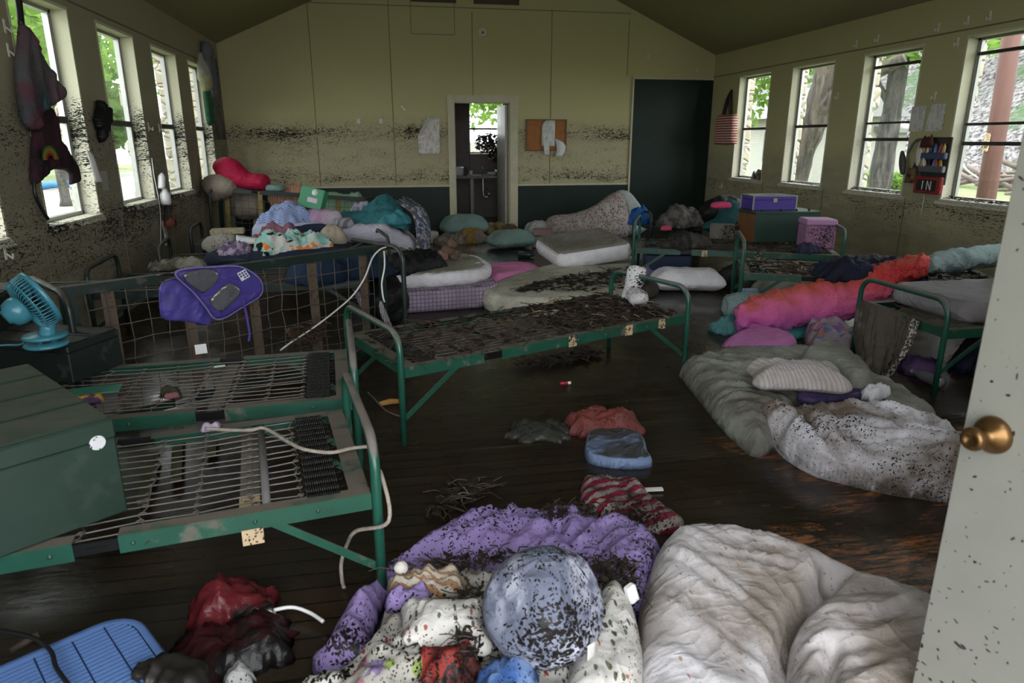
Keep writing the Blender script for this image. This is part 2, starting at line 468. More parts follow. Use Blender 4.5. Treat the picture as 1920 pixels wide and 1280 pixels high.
# patterns
def pat_noise(c1, c2, scale=6, lo=.45, hi=.55, det=3):
    return lambda b: b.mix(b.mr(b.noise(scale, det), lo, hi), c1, c2)
def pat_stripe(c1, c2, scale=10, dirn='X', th=.5, rot=0, dist=0):
    return lambda b: b.mix(b.math('GREATER_THAN', b.wave(scale, dist, dirn, b.map(rot=(0, 0, rot))), th), c1, c2)
def pat_check(c1, c2, scale=14, rot=.4, w=.9):
    def f(b):
        v = b.map(rot=(0, 0, rot)); a = b.math('GREATER_THAN', b.wave(scale, 0, 'X', v), w); d = b.math('MAXIMUM', b.math('MULTIPLY', b.math('GREATER_THAN', b.wave(scale, 0, 'Y', v), w), b.math('GREATER_THAN', b.nz(), .6)), b.math('GREATER_THAN', b.wave(scale, 0, 'Z', v), w))
        return b.mix(b.math('MAXIMUM', a, d), c1, c2)
    return f
def pat_spots(c1, cols, scale=30, size=.3, stretch=(1, 1, 1), rot=(0, 0, 0), prob=.5):
    """scattered small motifs in several colours"""
    def f(b):
        c = c1
        for k, q in enumerate(cols):
            v = b.map(stretch, rot, (k * 3.3, k * 1.7, k * .9))
            m = b.math('LESS_THAN', b.voro(scale, b.warp(.012, 60, v)), size)
            rnd = b.xyz(b.voro(scale, b.warp(.012, 60, v), out='Color'))[0]
            c = b.mix(b.math('MULTIPLY', m, b.math('LESS_THAN', rnd, prob)), c, q)
        return c
    return f
def pat_tie(stops, axis=2, lo=0, hi=1, wob=.3):
    """dip-dye bands along an axis of the cloth"""
    def f(b):
        x = b.math('ADD', b.xyz()[axis], b.math('MULTIPLY', b.math('SUBTRACT', b.noise(4, 3), .5), wob))
        return b.ramp(b.mr(x, lo, hi), stops)
    return f

# ------------------------------------------------------------------ material library
PAINT = (.47, .43, .225)
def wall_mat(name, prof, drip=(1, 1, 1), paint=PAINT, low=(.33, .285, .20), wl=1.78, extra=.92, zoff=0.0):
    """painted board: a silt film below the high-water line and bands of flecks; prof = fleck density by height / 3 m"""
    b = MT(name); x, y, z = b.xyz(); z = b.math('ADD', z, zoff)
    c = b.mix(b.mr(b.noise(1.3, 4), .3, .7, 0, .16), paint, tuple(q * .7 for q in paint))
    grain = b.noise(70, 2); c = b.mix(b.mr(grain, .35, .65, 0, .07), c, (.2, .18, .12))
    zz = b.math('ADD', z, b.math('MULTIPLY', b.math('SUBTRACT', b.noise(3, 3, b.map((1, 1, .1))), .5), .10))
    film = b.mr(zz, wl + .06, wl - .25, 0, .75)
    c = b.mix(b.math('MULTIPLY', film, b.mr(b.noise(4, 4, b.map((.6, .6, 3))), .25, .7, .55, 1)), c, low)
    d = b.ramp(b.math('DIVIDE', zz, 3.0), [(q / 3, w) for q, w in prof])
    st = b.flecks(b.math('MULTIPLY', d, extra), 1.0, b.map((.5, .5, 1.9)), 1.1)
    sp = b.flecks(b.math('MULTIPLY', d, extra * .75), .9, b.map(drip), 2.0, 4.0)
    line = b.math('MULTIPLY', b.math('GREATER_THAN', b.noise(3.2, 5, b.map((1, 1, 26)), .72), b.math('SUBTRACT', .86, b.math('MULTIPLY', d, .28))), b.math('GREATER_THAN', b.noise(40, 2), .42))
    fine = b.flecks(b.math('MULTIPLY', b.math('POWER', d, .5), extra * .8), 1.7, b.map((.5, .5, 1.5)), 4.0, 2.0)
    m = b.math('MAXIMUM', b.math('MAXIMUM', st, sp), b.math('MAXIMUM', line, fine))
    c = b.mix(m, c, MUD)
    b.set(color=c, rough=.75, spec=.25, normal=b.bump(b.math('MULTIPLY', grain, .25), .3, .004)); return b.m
M_backwall = wall_mat('back wall paint', [(0, .15), (.75, .25), (.84, 1.0), (.92, .75), (1.05, .42), (1.22, .45), (1.38, .42), (1.50, .95), (1.62, .85), (1.68, .55), (1.74, .25), (1.82, .12), (1.86, 0), (3, 0)])
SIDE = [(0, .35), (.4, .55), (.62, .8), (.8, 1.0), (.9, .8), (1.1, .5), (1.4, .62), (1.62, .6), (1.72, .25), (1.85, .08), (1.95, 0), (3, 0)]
M_leftwall_shaded = wall_mat('left wall shaded paint', SIDE, (1, 1, .55), paint=(.33, .30, .195), low=(.165, .14, .105), extra=.78)  # paint and silt film darkened to carry this wall's shade
M_rightwall = wall_mat('right wall paint', [(0, .3), (.4, .5), (.62, .72), (.8, 1.0), (.88, .4), (1.0, .15), (1.5, .06), (1.7, 0), (3, 0)], (1, 1, .5), low=(.22, .19, .145), wl=1.35, extra=.60)
M_reveal = wall_mat('reveal paint', [(0, .4), (.8, .9), (1.0, .5), (1.4, .85), (1.7, .8), (1.8, .2), (1.9, 0), (3, 0)], (1, 1, .8), paint=(.56, .54, .40), low=(.48, .45, .36), zoff=.86, extra=1.1)
M_revealR = wall_mat('right reveal paint', [(0, .3), (.8, .8), (.95, .3), (1.4, .35), (1.6, .3), (1.7, 0), (3, 0)], (1, 1, .8), paint=(.56, .54, .40), low=(.50, .47, .39), zoff=.86, extra=.7)
M_ceiling = plain('ceiling paint', (.29, .265, .15), .8, var=.12, spec=.2)
M_casing = plain('cream casing', (.50, .46, .32), .55, var=.2, fleck=.14)
M_greenwall = plain('dark green wall paint', (.006, .017, .012), .5, var=.3, fleck=.15, spec=.3)
M_seam = plain('board seam', (.16, .14, .08), .8)
M_alu = plain('aluminium sash', (.34, .34, .32), .35, .7, fleck=.2)
M_darkbar = plain('grimy sash bar', (.045, .042, .036), .5, .3, fleck=.4)
M_glass = MT('window glass')
def _glass():
    b = M_glass; t = b.N('ShaderNodeBsdfTransparent'); g = b.N('ShaderNodeBsdfGlossy'); g.inputs['Roughness'].default_value = .02
    t.inputs[0].default_value = (.95, .97, .96, 1); lw = b.N('ShaderNodeLayerWeight'); lw.inputs[0].default_value = .5; fq = b.math('MULTIPLY_ADD', b.math('POWER', lw.outputs['Facing'], 5), .45, .03)
    d = b.N('ShaderNodeBsdfDiffuse'); d.inputs[0].default_value = (.55, .56, .55, 1)
    m = b.N('ShaderNodeMixShader'); b.nt.links.new(fq, m.inputs[0]); b.nt.links.new(t.outputs[0], m.inputs[1]); b.nt.links.new(g.outputs[0], m.inputs[2])
    m2 = b.N('ShaderNodeMixShader'); m2.inputs[0].default_value = .03; b.nt.links.new(m.outputs[0], m2.inputs[1]); b.nt.links.new(d.outputs[0], m2.inputs[2])
    b.nt.links.new(m2.outputs[0], b.out.inputs[0]); return b.m
M_glass = _glass()
def _floor():
    b = MT('flooded plank floor'); x, y, z = b.xyz()
    v = b.map((1, 1, 1))
    py = b.math('DIVIDE', y, .083); fl = b.math('FLOOR', py); fr = b.math('FRACT', py)
    seam = b.math('LESS_THAN', b.math('ABSOLUTE', b.math('SUBTRACT', fr, .5)), .46)
    rnd = b.N('ShaderNodeTexWhiteNoise', noise_dimensions='1D'); b.put(rnd.inputs['W'], fl)
    grain = b.noise(6, 4, b.map((.7, 22, 1)), .6)
    wood = b.mix(grain, (.022, .013, .0075), (.05, .027, .013))
    wood = b.mix(b.mr(rnd.outputs[0], 0, 1, 0, .4), wood, (.012, .007, .004))
    orange = b.mix(b.mr(b.noise(30, 3, b.map((.4, 2, 1))), .35, .65), (.40, .145, .035), (.20, .065, .016))
    # silt left by the water; scrubbed thin towards the right-hand bedding
    silt = b.mix(b.noise(5, 4), (.012, .0095, .007), (.026, .0205, .0145)); silt = b.mix(b.mr(rnd.outputs[0], 0, 1, 0, .75), silt, (.010, .008, .006)); silt = b.mix(b.math('MULTIPLY', b.mr(b.noise(3, 4, b.map((.35, 9, 1))), .55, .7), b.mr(y, 2.3, 3.2, 0, .8)), silt, (.055, .044, .032))
    cover = b.noise(2.3, 6, b.map((.7, 1.6, 1), loc=(.4, .2, 0)), .72, .6)
    px_ = b.math('SUBTRACT', b.mr(x, .9, 1.7), b.math('ADD', b.mr(y, 2.8, 3.7), b.mr(x, 3.0, 3.6)), clamp=True)
    thr = b.math('SUBTRACT', .76, b.math('MULTIPLY', px_, .30))
    bare = b.mr(cover, thr, b.math('ADD', thr, .08))
    fine = b.mr(b.noise(22, 5, b.map((.35, 1.8, 1)), .75), .44, .60)
    bare = b.math('MULTIPLY', bare, fine)
    c = b.mix(b.math('MULTIPLY', b.mr(b.noise(3.5, 3, b.map((.5, 1, 1))), .35, .65, .1, .55), 1), silt, wood)
    c = b.mix(bare, c, orange)
    c = b.mix(b.math('SUBTRACT', 1, seam), c, (.004, .003, .002))
    m = b.flecks(.24, .7, b.map((.6, 1.2, 1)), 1.5); c = b.mix(m, c, MUD)
    wet = b.noise(1.6, 4, b.map(loc=(3, 1, 0)), .6)
    r = b.mr(wet, .35, .62, .16, .42)
    r = b.math('ADD', r, b.math('MULTIPLY', bare, .15))
    far = b.mr(y, 5.5, 8.5)                                   # standing water towards the far door
    r = b.math('MULTIPLY', r, b.mr(far, 0, 1, 1, .55))
    h = b.math('ADD', b.math('MULTIPLY', seam, .35), b.math('ADD', b.math('MULTIPLY', b.noise(38, 3), .25), b.math('MULTIPLY', b.noise(9, 3, b.map((1, 3, 1))), .45)))
    b.set(color=c, rough=r, spec=.38, normal=b.bump(h, .30, .010)); return b.m
M_floor = _floor()
SILT = (.115, .095, .075)
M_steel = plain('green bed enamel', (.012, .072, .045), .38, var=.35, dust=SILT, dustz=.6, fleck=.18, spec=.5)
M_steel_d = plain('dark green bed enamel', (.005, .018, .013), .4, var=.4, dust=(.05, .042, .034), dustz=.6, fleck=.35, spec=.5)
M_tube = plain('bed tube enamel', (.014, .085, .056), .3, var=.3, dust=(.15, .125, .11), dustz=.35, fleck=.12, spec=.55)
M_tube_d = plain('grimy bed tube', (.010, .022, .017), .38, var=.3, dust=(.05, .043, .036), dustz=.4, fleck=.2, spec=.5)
M_wire = plain('spring wire', (.20, .175, .155), .5, .3, var=.4, fleck=.25)
M_wire_d = plain('muddy spring wire', (.10, .082, .066), .6, .2, var=.5, fleck=.5)
M_coil = plain('coil steel', (.030, .028, .026), .4, .6)
M_hinge = plain('black hinge', (.010, .010, .010), .4, .5)
M_strap = plain('silt-coated strap', (.14, .12, .10), .75, var=.3, fleck=.25)
M_tape = plain('masking tape', (.50, .37, .22), .7, var=.3, fleck=.9, fs=1.6)
M_trunk = plain('green trunk paint', (.010, .030, .020), .42, var=.4, dust=(.055, .064, .046), dustz=.7, fleck=.10, spec=.5, smear=.15)
M_trunk_d = plain('dark trunk paint', (.008, .014, .012), .5, var=.3, dust=(.03, .032, .028), dustz=.7, fleck=.2)
M_black = plain('black plastic', (.012, .012, .013), .4)
M_metal = plain('bright metal', (.6, .6, .6), .25, .9)
M_rope = MT('grubby rope')
M_rope.set(color=M_rope.mix(M_rope.noise(60, 3), (.46, .40, .34), (.17, .14, .11)), rough=.9, normal=M_rope.bump(M_rope.wave(90, 1, 'DIAGONAL'), .5, .003)); M_rope = M_rope.m
M_white = plain('white plastic', (.72, .71, .70), .4, var=.1, fleck=.1)
M_paper = plain('damp paper', (.62, .62, .60), .8, var=.2, fleck=.06)
M_twig = plain('wet twig', (.055, .035, .022), .7, var=.5)
M_straw = plain('straw', (.36, .27, .15), .8, var=.5)
M_leaf = plain('dead leaf', (.020, .014, .010), .55, var=.5)
# ------------------------------------------------------------------ room shell
XL, XR, YB, YF = -2.25, 5.55, 11.38, -.12
ZE, SL = 2.80, .44
XM = (XL + XR) / 2; ZRIDGE = ZE + SL * (XM - XL)
WZ0, WZ1 = .86, 2.405
WINS = [(3.74, 4.68), (5.21, 6.15), (6.68, 7.61), (8.12, 9.06), (9.57, 10.50)]
TH = .17
def S(mb, name, mat): return mb.build(name, mat, None, kind='structure', origin=None)

S(MB().box(((XL + XR) / 2, (YB + YF) / 2, -.06), (XR - XL + .4, YB - YF + .4, .12)), 'floor', M_floor)
def side_wall(name, X, sgn, mat):
    mb = MB(); xc = X + sgn * TH / 2
    ys = [YF] + [q for w in WINS for q in w] + [YB]
    for a, b in zip(ys[::2], ys[1::2]): mb.box((xc, (a + b) / 2, ZE / 2), (TH, b - a, ZE))
    for a, b in WINS:
        mb.box((xc, (a + b) / 2, WZ0 / 2), (TH, b - a, WZ0)); mb.box((xc, (a + b) / 2, (WZ1 + ZE) / 2), (TH, b - a, ZE - WZ1))
    S(mb, name, mat)
side_wall('wall_left', XL, -1, M_leftwall_shaded)
side_wall('wall_right', XR, 1, M_rightwall)
DX0, DX1, DZ = 1.19, 2.09, 2.03
mb = MB()
for a, b, z0, z1 in ((XL - TH, DX0, 0, ZE), (DX1, XR + TH, 0, ZE), (DX0, DX1, DZ, ZE)):
    mb.box(((a + b) / 2, YB + .06, (z0 + z1) / 2), (b - a, .12, z1 - z0))
mb.add([(XL - TH, YB, ZE), (XR + TH, YB, ZE), (XM, YB, ZRIDGE + .1), (XL - TH, YB + .12, ZE), (XR + TH, YB + .12, ZE), (XM, YB + .12, ZRIDGE + .1)], [(0, 1, 2), (3, 5, 4)])
S(mb, 'wall_back', M_backwall)
# front wall round the open doorway the photograph was taken from, with an unseen window and gable opening added for light
FW = [(-.62, 1.16, 0, 2.25), (-2.0, -1.0, 1.2, 2.4), (-.2, 3.5, 2.75, 3.45)]
mb = MB(); yc = YF - .08
def fslab(a, b, z0, z1): mb.box(((a + b) / 2, yc, (z0 + z1) / 2), (b - a, .16, z1 - z0))
for a, b, z0, z1 in ((XL - TH, -2.0, 0, 2.4), (-2.0, -1.0, 0, 1.2), (-1.0, -.62, 0, 2.4), (-.62, 1.16, 2.25, 2.4), (1.16, XR + TH, 0, 2.4), (XL - TH, XR + TH, 2.4, 2.75), (XL - TH, -.2, 2.75, 2.9), (3.5, XR + TH, 2.75, 2.9), (-.6, -.2, 2.9, 3.45), (3.5, 3.9, 2.9, 3.45)): fslab(a, b, z0, z1)
zg = lambda x: ZE + SL * (XM - XL - abs(x - XM)) + .05
for xa, xb, z in ((XL - TH, -.6, 2.9), (XR + TH, 3.9, 2.9)):
    mb.add([(xa, YF, z), (xb, YF, z), (xb, YF, zg(xb)), (xa, YF, zg(xa) + .1)], [(0, 1, 2, 3)])
mb.add([(-.6, YF, 3.45), (3.9, YF, 3.45), (3.9, YF, zg(3.9)), (XM, YF, ZRIDGE + .1), (-.6, YF, zg(-.6))], [(0, 1, 2, 3, 4)])
S(mb, 'wall_front', M_rightwall)
mb = MB()
for X0, X1 in ((XL - .45, XM), (XR + .45, XM)):
    z0 = ZE + SL * (abs(X0 - XM) * -1 + (XM - XL)); z1 = ZRIDGE
    mb.add([(X0, YF - .3, z0), (X0, YB + .3, z0), (X1, YB + .3, z1), (X1, YF - .3, z1), (X0, YF - .3, z0 + .12), (X0, YB + .3, z0 + .12), (X1, YB + .3, z1 + .12), (X1, YF - .3, z1 + .12)],
           [(0, 1, 2, 3), (4, 7, 6, 5), (0, 4, 5, 1), (3, 2, 6, 7), (0, 3, 7, 4), (1, 5, 6, 2)])
S(mb, 'ceiling', M_ceiling)

# board joints, wainscot, panels on the back wall
def trim(n, mb, mat): return S(mb, 'trim_%d' % n, mat)
mb = MB()
for X, z0, z1 in ((-.93, .76, 3.38), (.24, .76, 3.6), (1.5, 2.13, 3.33), (2.76, .76, 3.4), (4.03, 2.45, 3.30)): mb.box((X, YB - .002, (z0 + z1) / 2), (.010, .006, z1 - z0))
mb.box(((-.95 + 4.05) / 2, YB - .002, 3.385), (5.0, .006, .010)); mb.box((.9, YB - .002, 3.0), (.66, .006, .008)); mb.box((.57, YB - .002, 3.3), (.008, .006, .6)); mb.box((1.23, YB - .002, 3.3), (.008, .006, .6))
trim(1, mb, M_seam)
mb = MB(); mb.box(((XL + 1.09) / 2, YB - .006, .365), (1.09 - XL, .012, .73)); mb.box(((2.21 + 4.13) / 2, YB - .006, .365), (4.13 - 2.21, .012, .73)); trim(2, mb, M_greenwall)
mb = MB(); mb.box(((XL + 1.09) / 2, YB - .009, .742), (1.09 - XL, .018, .026)); mb.box(((2.21 + 4.13) / 2, YB - .009, .742), (4.13 - 2.21, .018, .026)); trim(3, mb, M_casing)
mb = MB(); mb.box(((4.155 + 5.54) / 2, YB - .010, 1.205), (5.54 - 4.155, .02, 2.41)); trim(4, mb, M_greenwall)
mb = MB(); mb.box((4.14, YB - .014, 1.22), (.028, .028, 2.44)); mb.box((4.84, YB - .014, 2.425), (1.4, .028, .03)); trim(5, mb, M_casing)
mb = MB(); mb.box((DX0 - .05, YB - .012, DZ / 2), (.10, .024, DZ)); mb.box((DX1 + .065, YB - .012, DZ / 2), (.13, .024, DZ)); mb.box(((DX0 + DX1) / 2 + .015, YB - .013, DZ + .05), (DX1 - DX0 + .25, .026, .10))
mb.box((DX0 + .008, YB + .066, DZ / 2), (.016, .11, DZ)); mb.box((DX1 - .008, YB + .066, DZ / 2), (.016, .11, DZ)); mb.box(((DX0 + DX1) / 2, YB + .066, DZ - .008), (DX1 - DX0 - .04, .11, .016)); trim(6, mb, M_casing)
mb = MB()
for X, w in ((.92, .68), (1.88, .7)): mb.box((X, YB - .02, 3.50), (w, .04, .11))
trim(7, mb, plain('dark brown board', (.06, .032, .022), .6))
mb = MB()
for sgn, X in ((1, XL), (-1, XR)):
    mb.box((X + sgn * .004, (YB + YF) / 2, 2.46), (.008, YB - YF, .012))
    for a, b in zip([w[1] for w in WINS[:-1]], [w[0] for w in WINS[1:]]): mb.box((X + sgn * .003, (a + b) / 2 + (.18 if sgn > 0 else .2), .43), (.006, .008, .84))
trim(8, mb, M_seam)

# windows
n = 0
def window(X, sgn, y0, y1, mat, bars, sash_wide):
    """one window: reveal, frame, sill, sash bars, panes"""
    global n; n += 1
    w = thing('window_%d' % n, None, None, (X + sgn * TH / 2, (y0 + y1) / 2, WZ0)); w['kind'] = 'structure'
    xo = X + sgn * .135; yc = (y0 + y1) / 2; W = y1 - y0; H = WZ1 - WZ0; e = .022
    rv = MB(); xi = X + sgn * .075; d = .155
    for yy in (y0 + e / 2, y1 - e / 2): rv.box((xi, yy, (WZ0 + WZ1) / 2), (d, e, H))
    rv.box((xi, yc, WZ1 - e / 2), (d, W - 2 * e, e))
    rv.build('window_reveal', mat, w)
    MB().box((X + sgn * .06, yc, WZ0 + .012), (.18, W - 2 * e, .024)).box((X - sgn * .012, yc, WZ0 - .012), (.036, W + .05, .03)).build('window_sill', mat, w)
    fr = MB()
    for yy in (y0 + e + .014, y1 - e - .014): fr.box((xo, yy, (WZ0 + WZ1) / 2), (.05, .028, H - e)); fr.box((xo - sgn * .012, yy + (.024 if yy < yc else -.024), (WZ0 + WZ1) / 2), (.02, .010, H - e))
    fr.box((xo, yc, WZ1 - e - .012), (.05, W - 2 * e, .024)); fr.box((xo, yc, WZ0 + .036), (.05, W - 2 * e, .03))
    fr.build('window_frame', M_alu, w)
    for z, t in bars: MB().box((xo - sgn * .006, yc, z), (.04, W - 2 * e - .03, t)).build('sash_bar', M_darkbar, w)
    MB().box((xo + sgn * .01, yc, (WZ0 + WZ1) / 2), (.004, W - 2 * e, H - 2 * e)).build('window_pane', M_glass, w)
RB = {0: [(1.60, .03)], 1: [(2.24, .03), (1.60, .025), (1.42, .035)], 2: [(2.25, .03), (1.64, .022), (1.46, .035)], 3: [(1.63, .035)], 4: [(1.62, .035)]}
for i, (a, b) in enumerate(WINS): window(XL, -1, a, b, M_reveal, [(1.60, .05)], 0)
for i, (a, b) in enumerate(WINS): window(XR, 1, a, b, M_revealR, RB[i], 0)

# open entrance door beside the camera
M_door = plain('grey-white door paint', (.245, .24, .21), .5, var=.12, fleck=.5, fs=1.2)
def entrance_door():
    d = thing('door_2', None, None, (1.12, 1.08, 0)); d['kind'] = 'structure'
    hx, hy = 1.27, .27; a = math.atan2(hy - 1.08, hx - 1.12); L = .82
    R = Matrix.Rotation(a, 3, 'Z'); c = R @ Vector((L / 2, .0175, 0))
    MB().box((1.12 + c[0], 1.08 + c[1], 1.02), (L, .035, 2.0), R, .002).build('door_leaf', M_door, d)
    nrm = R @ Vector((0, -1, 0)); k = R @ Vector((.062, 0, 0)); ctr = (1.12 + k[0], 1.08 + k[1], .91)
    brass = plain('tarnished brass', (.16, .085, .03), .3, .8, var=.6, spec=.5)
    kb = MB().lathe([(.0, 0), (.034, 0), (.037, .005), (.036, .012), (.030, .020), (.018, .026), (.012, .032), (.0105, .040), (.012, .046), (.018, .050), (.0225, .056), (.023, .063), (.020, .069), (.013, .071), (.011, .067), (.0, .066)], ctr, 28, nrm)
    kb.build('door_knob', brass, d)
    b2 = R @ Vector((.0, .0175, 0)); MB().box((1.12 + b2[0], 1.08 + b2[1], .895), (.002, .025, .06), R).build('latch_plate', brass, d)
entrance_door()
# washroom door leaf, swung into the washroom
d = thing('door_1', None, None, (DX1 - .01, YB + .13, 0)); d['kind'] = 'structure'
MB().box((DX1 - .04, YB + .13 + .40, 1.0), (.036, .80, 2.0), None, .002).build('door_leaf', plain('pale washroom door', (.45, .43, .37), .35, var=.2, fleck=.2), d)
for z in (.35, 1.55): MB().box((DX1 - .008, YB + .14, z), (.02, .03, .09)).build('hinge', M_metal, d)
MB().lathe([(0, 0), (.03, 0), (.02, .02), (.03, .05), (0, .06)], (DX1 - .058, YB + .85, .93), 14, (-1, 0, 0)).build('door_knob', M_metal, d)

# washroom behind the door
WB = YB + 2.2
M_wash = plain('grey washroom wall', (.16, .145, .135), .7, var=.2, fleck=.2)
mb = MB().box((.55, YB + 1.2, 1.3), (.10, 2.1, 2.6)).box((2.95, YB + 1.2, 1.3), (.10, 2.1, 2.6)).box((1.75, YB + 1.25, 2.65), (2.5, 2.2, .10))
mb.box((1.15, WB, 1.3), (1.10, .10, 2.6)).box((2.66, WB, 1.3), (.58, .10, 2.6)).box((2.03, WB, .60), (.68, .10, 1.2)).box((2.03, WB, 2.42), (.68, .10, .40))
S(mb, 'wall_washroom', M_wash)
S(MB().box((1.75, YB + 1.2, -.05), (2.6, 2.3, .1)), 'floor_washroom', M_floor)
n += 1
w = thing('window_%d' % n, None, None, (2.03, WB, 1.2)); w['kind'] = 'structure'
fr = MB(); fr.box((1.70, WB, 1.71), (.03, .08, 1.02)).box((2.36, WB, 1.71), (.03, .08, 1.02)).box((2.03, WB, 2.2), (.66, .08, .03)).box((2.03, WB, 1.22), (.66, .08, .03)); fr.build('window_frame', M_casing, w)
MB().box((2.03, WB, 1.66), (.64, .05, .035)).build('sash_bar', M_darkbar, w)
MB().box((2.03, WB + .02, 1.71), (.64, .004, .98)).build('window_pane', M_glass, w)

# ------------------------------------------------------------------ daylight
wd = bpy.data.worlds.new('overcast sky'); scene.world = wd; wd.use_nodes = True
nt = wd.node_tree; nt.nodes.clear()
bg = nt.nodes.new('ShaderNodeBackground'); ow = nt.nodes.new('ShaderNodeOutputWorld'); nt.links.new(bg.outputs[0], ow.inputs[0])
sky = nt.nodes.new('ShaderNodeTexSky'); sky.sky_type = 'HOSEK_WILKIE'; sky.turbidity = 8; sky.sun_direction = (.1, -.2, .95)
mx = nt.nodes.new('ShaderNodeMix'); mx.data_type = 'RGBA'; mx.inputs[0].default_value = .22
mx.inputs[6].default_value = (.97, 1.0, 1.02, 1); nt.links.new(sky.outputs[0], mx.inputs[7]); nt.links.new(mx.outputs[2], bg.inputs[0])
bg.inputs[1].default_value = 9.5
def portal(name, loc, rot, sx, sy):
    l = bpy.data.lights.new(name, 'AREA'); l.shape = 'RECTANGLE'; l.size = sx; l.size_y = sy; l.cycles.is_portal = True
    o = bpy.data.objects.new(name, l); COL.objects.link(o); o.location = loc; o.rotation_euler = rot
for a, b in WINS:
    portal('daylight', (XL - TH - .03, (a + b) / 2, (WZ0 + WZ1) / 2), (0, -PI / 2, 0), WZ1 - WZ0, b - a)
    portal('daylight', (XR + TH + .03, (a + b) / 2, (WZ0 + WZ1) / 2), (0, PI / 2, 0), WZ1 - WZ0, b - a)
for a, b, z0, z1 in FW: portal('daylight', ((a + b) / 2, YF - .2, (z0 + z1) / 2), (PI / 2, 0, 0), b - a, z1 - z0)
portal('daylight', (2.03, WB + .08, 1.7), (-PI / 2, 0, 0), .66, 1.0)
scene.view_settings.view_transform = 'Standard'; scene.view_settings.look = 'None'; scene.view_settings.exposure = 0.12; scene.view_settings.gamma = 1.0
scene.view_settings.use_curve_mapping = False
scene.cycles.use_denoising = True
scene.cycles.max_bounces = 7; scene.cycles.diffuse_bounces = 3; scene.cycles.glossy_bounces = 3; scene.cycles.transparent_max_bounces = 12; scene.cycles.adaptive_threshold = .1
scene.cycles.sample_clamp_indirect = 6
# ------------------------------------------------------------------ outside
GZ = -.30
M_lawn = MT('sunny lawn'); M_lawn.set(color=M_lawn.mix(M_lawn.mr(M_lawn.noise(.5, 5), .35, .65), (.13, .17, .06), (.19, .20, .12)), rough=.9, spec=.1); M_lawn = M_lawn.m
M_gravel = plain('pale gravel', (.26, .25, .22), .9, var=.2)
def _litter():
    b = MT('leaf litter hillside')
    c = b.mix(b.mr(b.noise(5, 6, None, .8), .42, .58), (.02, .017, .017), (.24, .225, .225))
    c = b.mix(b.mr(b.noise(.35, 3), .5, .62, 0, .75), c, (.05, .09, .035)); b.set(color=c, rough=.95, spec=.1, normal=b.bump(b.noise(3, 5), .8, .15)); return b.m
M_litter = _litter()
M_bark = MT('tree bark'); _b = M_bark; _v = _b.mr(_b.noise(9, 5, _b.map((1, 1, .22)), .65, .5), .36, .62); M_bark.set(color=_b.mix(_v, (.010, .008, .006), (.085, .068, .05)), rough=.9, normal=_b.bump(_v, .8, .05)); M_bark = M_bark.m
M_bark2 = MT('grey bark'); _b = M_bark2; _v = _b.mr(_b.noise(9, 5, _b.map((1, 1, .22)), .65, .5), .36, .62); M_bark2.set(color=_b.mix(_v, (.012, .011, .010), (.075, .068, .06)), rough=.9, normal=_b.bump(_v, .8, .05)); M_bark2 = M_bark2.m
M_pole = MT('creosoted pole'); _b = M_pole; M_pole.set(color=_b.mix(_b.noise(12, 4, _b.map((1, 1, .06))), (.055, .02, .016), (.13, .058, .046)), rough=.8); M_pole = M_pole.m
def _stone():
    b = MT('rubble stone'); v = b.warp(.08, 3); e = b.voro(3.2, b.map((1, 1, 1.6), vec=v), 'DISTANCE_TO_EDGE'); k = b.xyz(b.voro(3.2, b.map((1, 1, 1.6), vec=v), out='Color'))[0]
    c = b.mix(k, (.32, .27, .20), (.48, .45, .37)); c = b.mix(b.mr(b.noise(11, 4), .3, .7, 0, .45), c, (.20, .165, .125)); c = b.mix(b.math('LESS_THAN', e, .035), c, (.42, .39, .34))
    b.set(color=c, rough=.9, normal=b.bump(b.mr(e, 0, .12), .8, .05)); return b.m
M_stone = _stone()
def leafm(name, c1, c2):
    b = MT(name); n = b.noise(1.6, 3)
    t = b.N('ShaderNodeBsdfTranslucent'); dd = b.N('ShaderNodeBsdfDiffuse'); c = b.mix(n, c1, c2); b.put(t.inputs[0], c); b.put(dd.inputs[0], c)
    m = b.N('ShaderNodeMixShader'); m.inputs[0].default_value = .5; b.nt.links.new(dd.outputs[0], m.inputs[1]); b.nt.links.new(t.outputs[0], m.inputs[2]); b.nt.links.new(m.outputs[0], b.out.inputs[0]); return b.m
M_leafg = leafm('bright leaves', (.10, .20, .03), (.22, .34, .08)); M_leafd = leafm('mid green leaves', (.06, .13, .03), (.14, .22, .07))
M_roofing = plain('weathered roofing', (.20, .20, .19), .8); M_greentrim = plain('painted green trim', (.02, .09, .055), .5); M_cream = plain('cream siding', (.30, .29, .26), .8)

def G_(x0, x1, y0, y1, z, name, mat): S(MB().box(((x0 + x1) / 2, (y0 + y1) / 2, z - .05), (x1 - x0, y1 - y0, .1)), name, mat)
G_(XR + TH, 34, -30, 60, GZ, 'ground_lawn', M_lawn); G_(-60, XL - TH, -30, 60, GZ, 'ground_yard', M_lawn)
G_(-14, -6.5, -10, 60, GZ + .02, 'path', M_gravel); G_(XL - TH, XR + TH, YB + 3.0, 60, GZ, 'ground_rear', M_lawn); G_(XL - TH, XR + TH, -30, YF - .2, GZ, 'ground_porch', M_gravel)
# wooded hillside beyond the lawn on the right
Gh = np.zeros((60, 40, 3))
for i in range(60):
    for j in range(40):
        u = j / 39; y = 6 + i * 1.15; x = 23 + (6.5 * math.sin(i * .12) * .2) + u * 30 + (y - 25) * .10
        Gh[i, j] = (x, y, GZ - .1 + 19 * u ** .8 + .3 * float(pnoise(x * .5, y * .5, 3)) * min(1, u * 6))
S(MB().grid(Gh), 'hillside', M_litter)

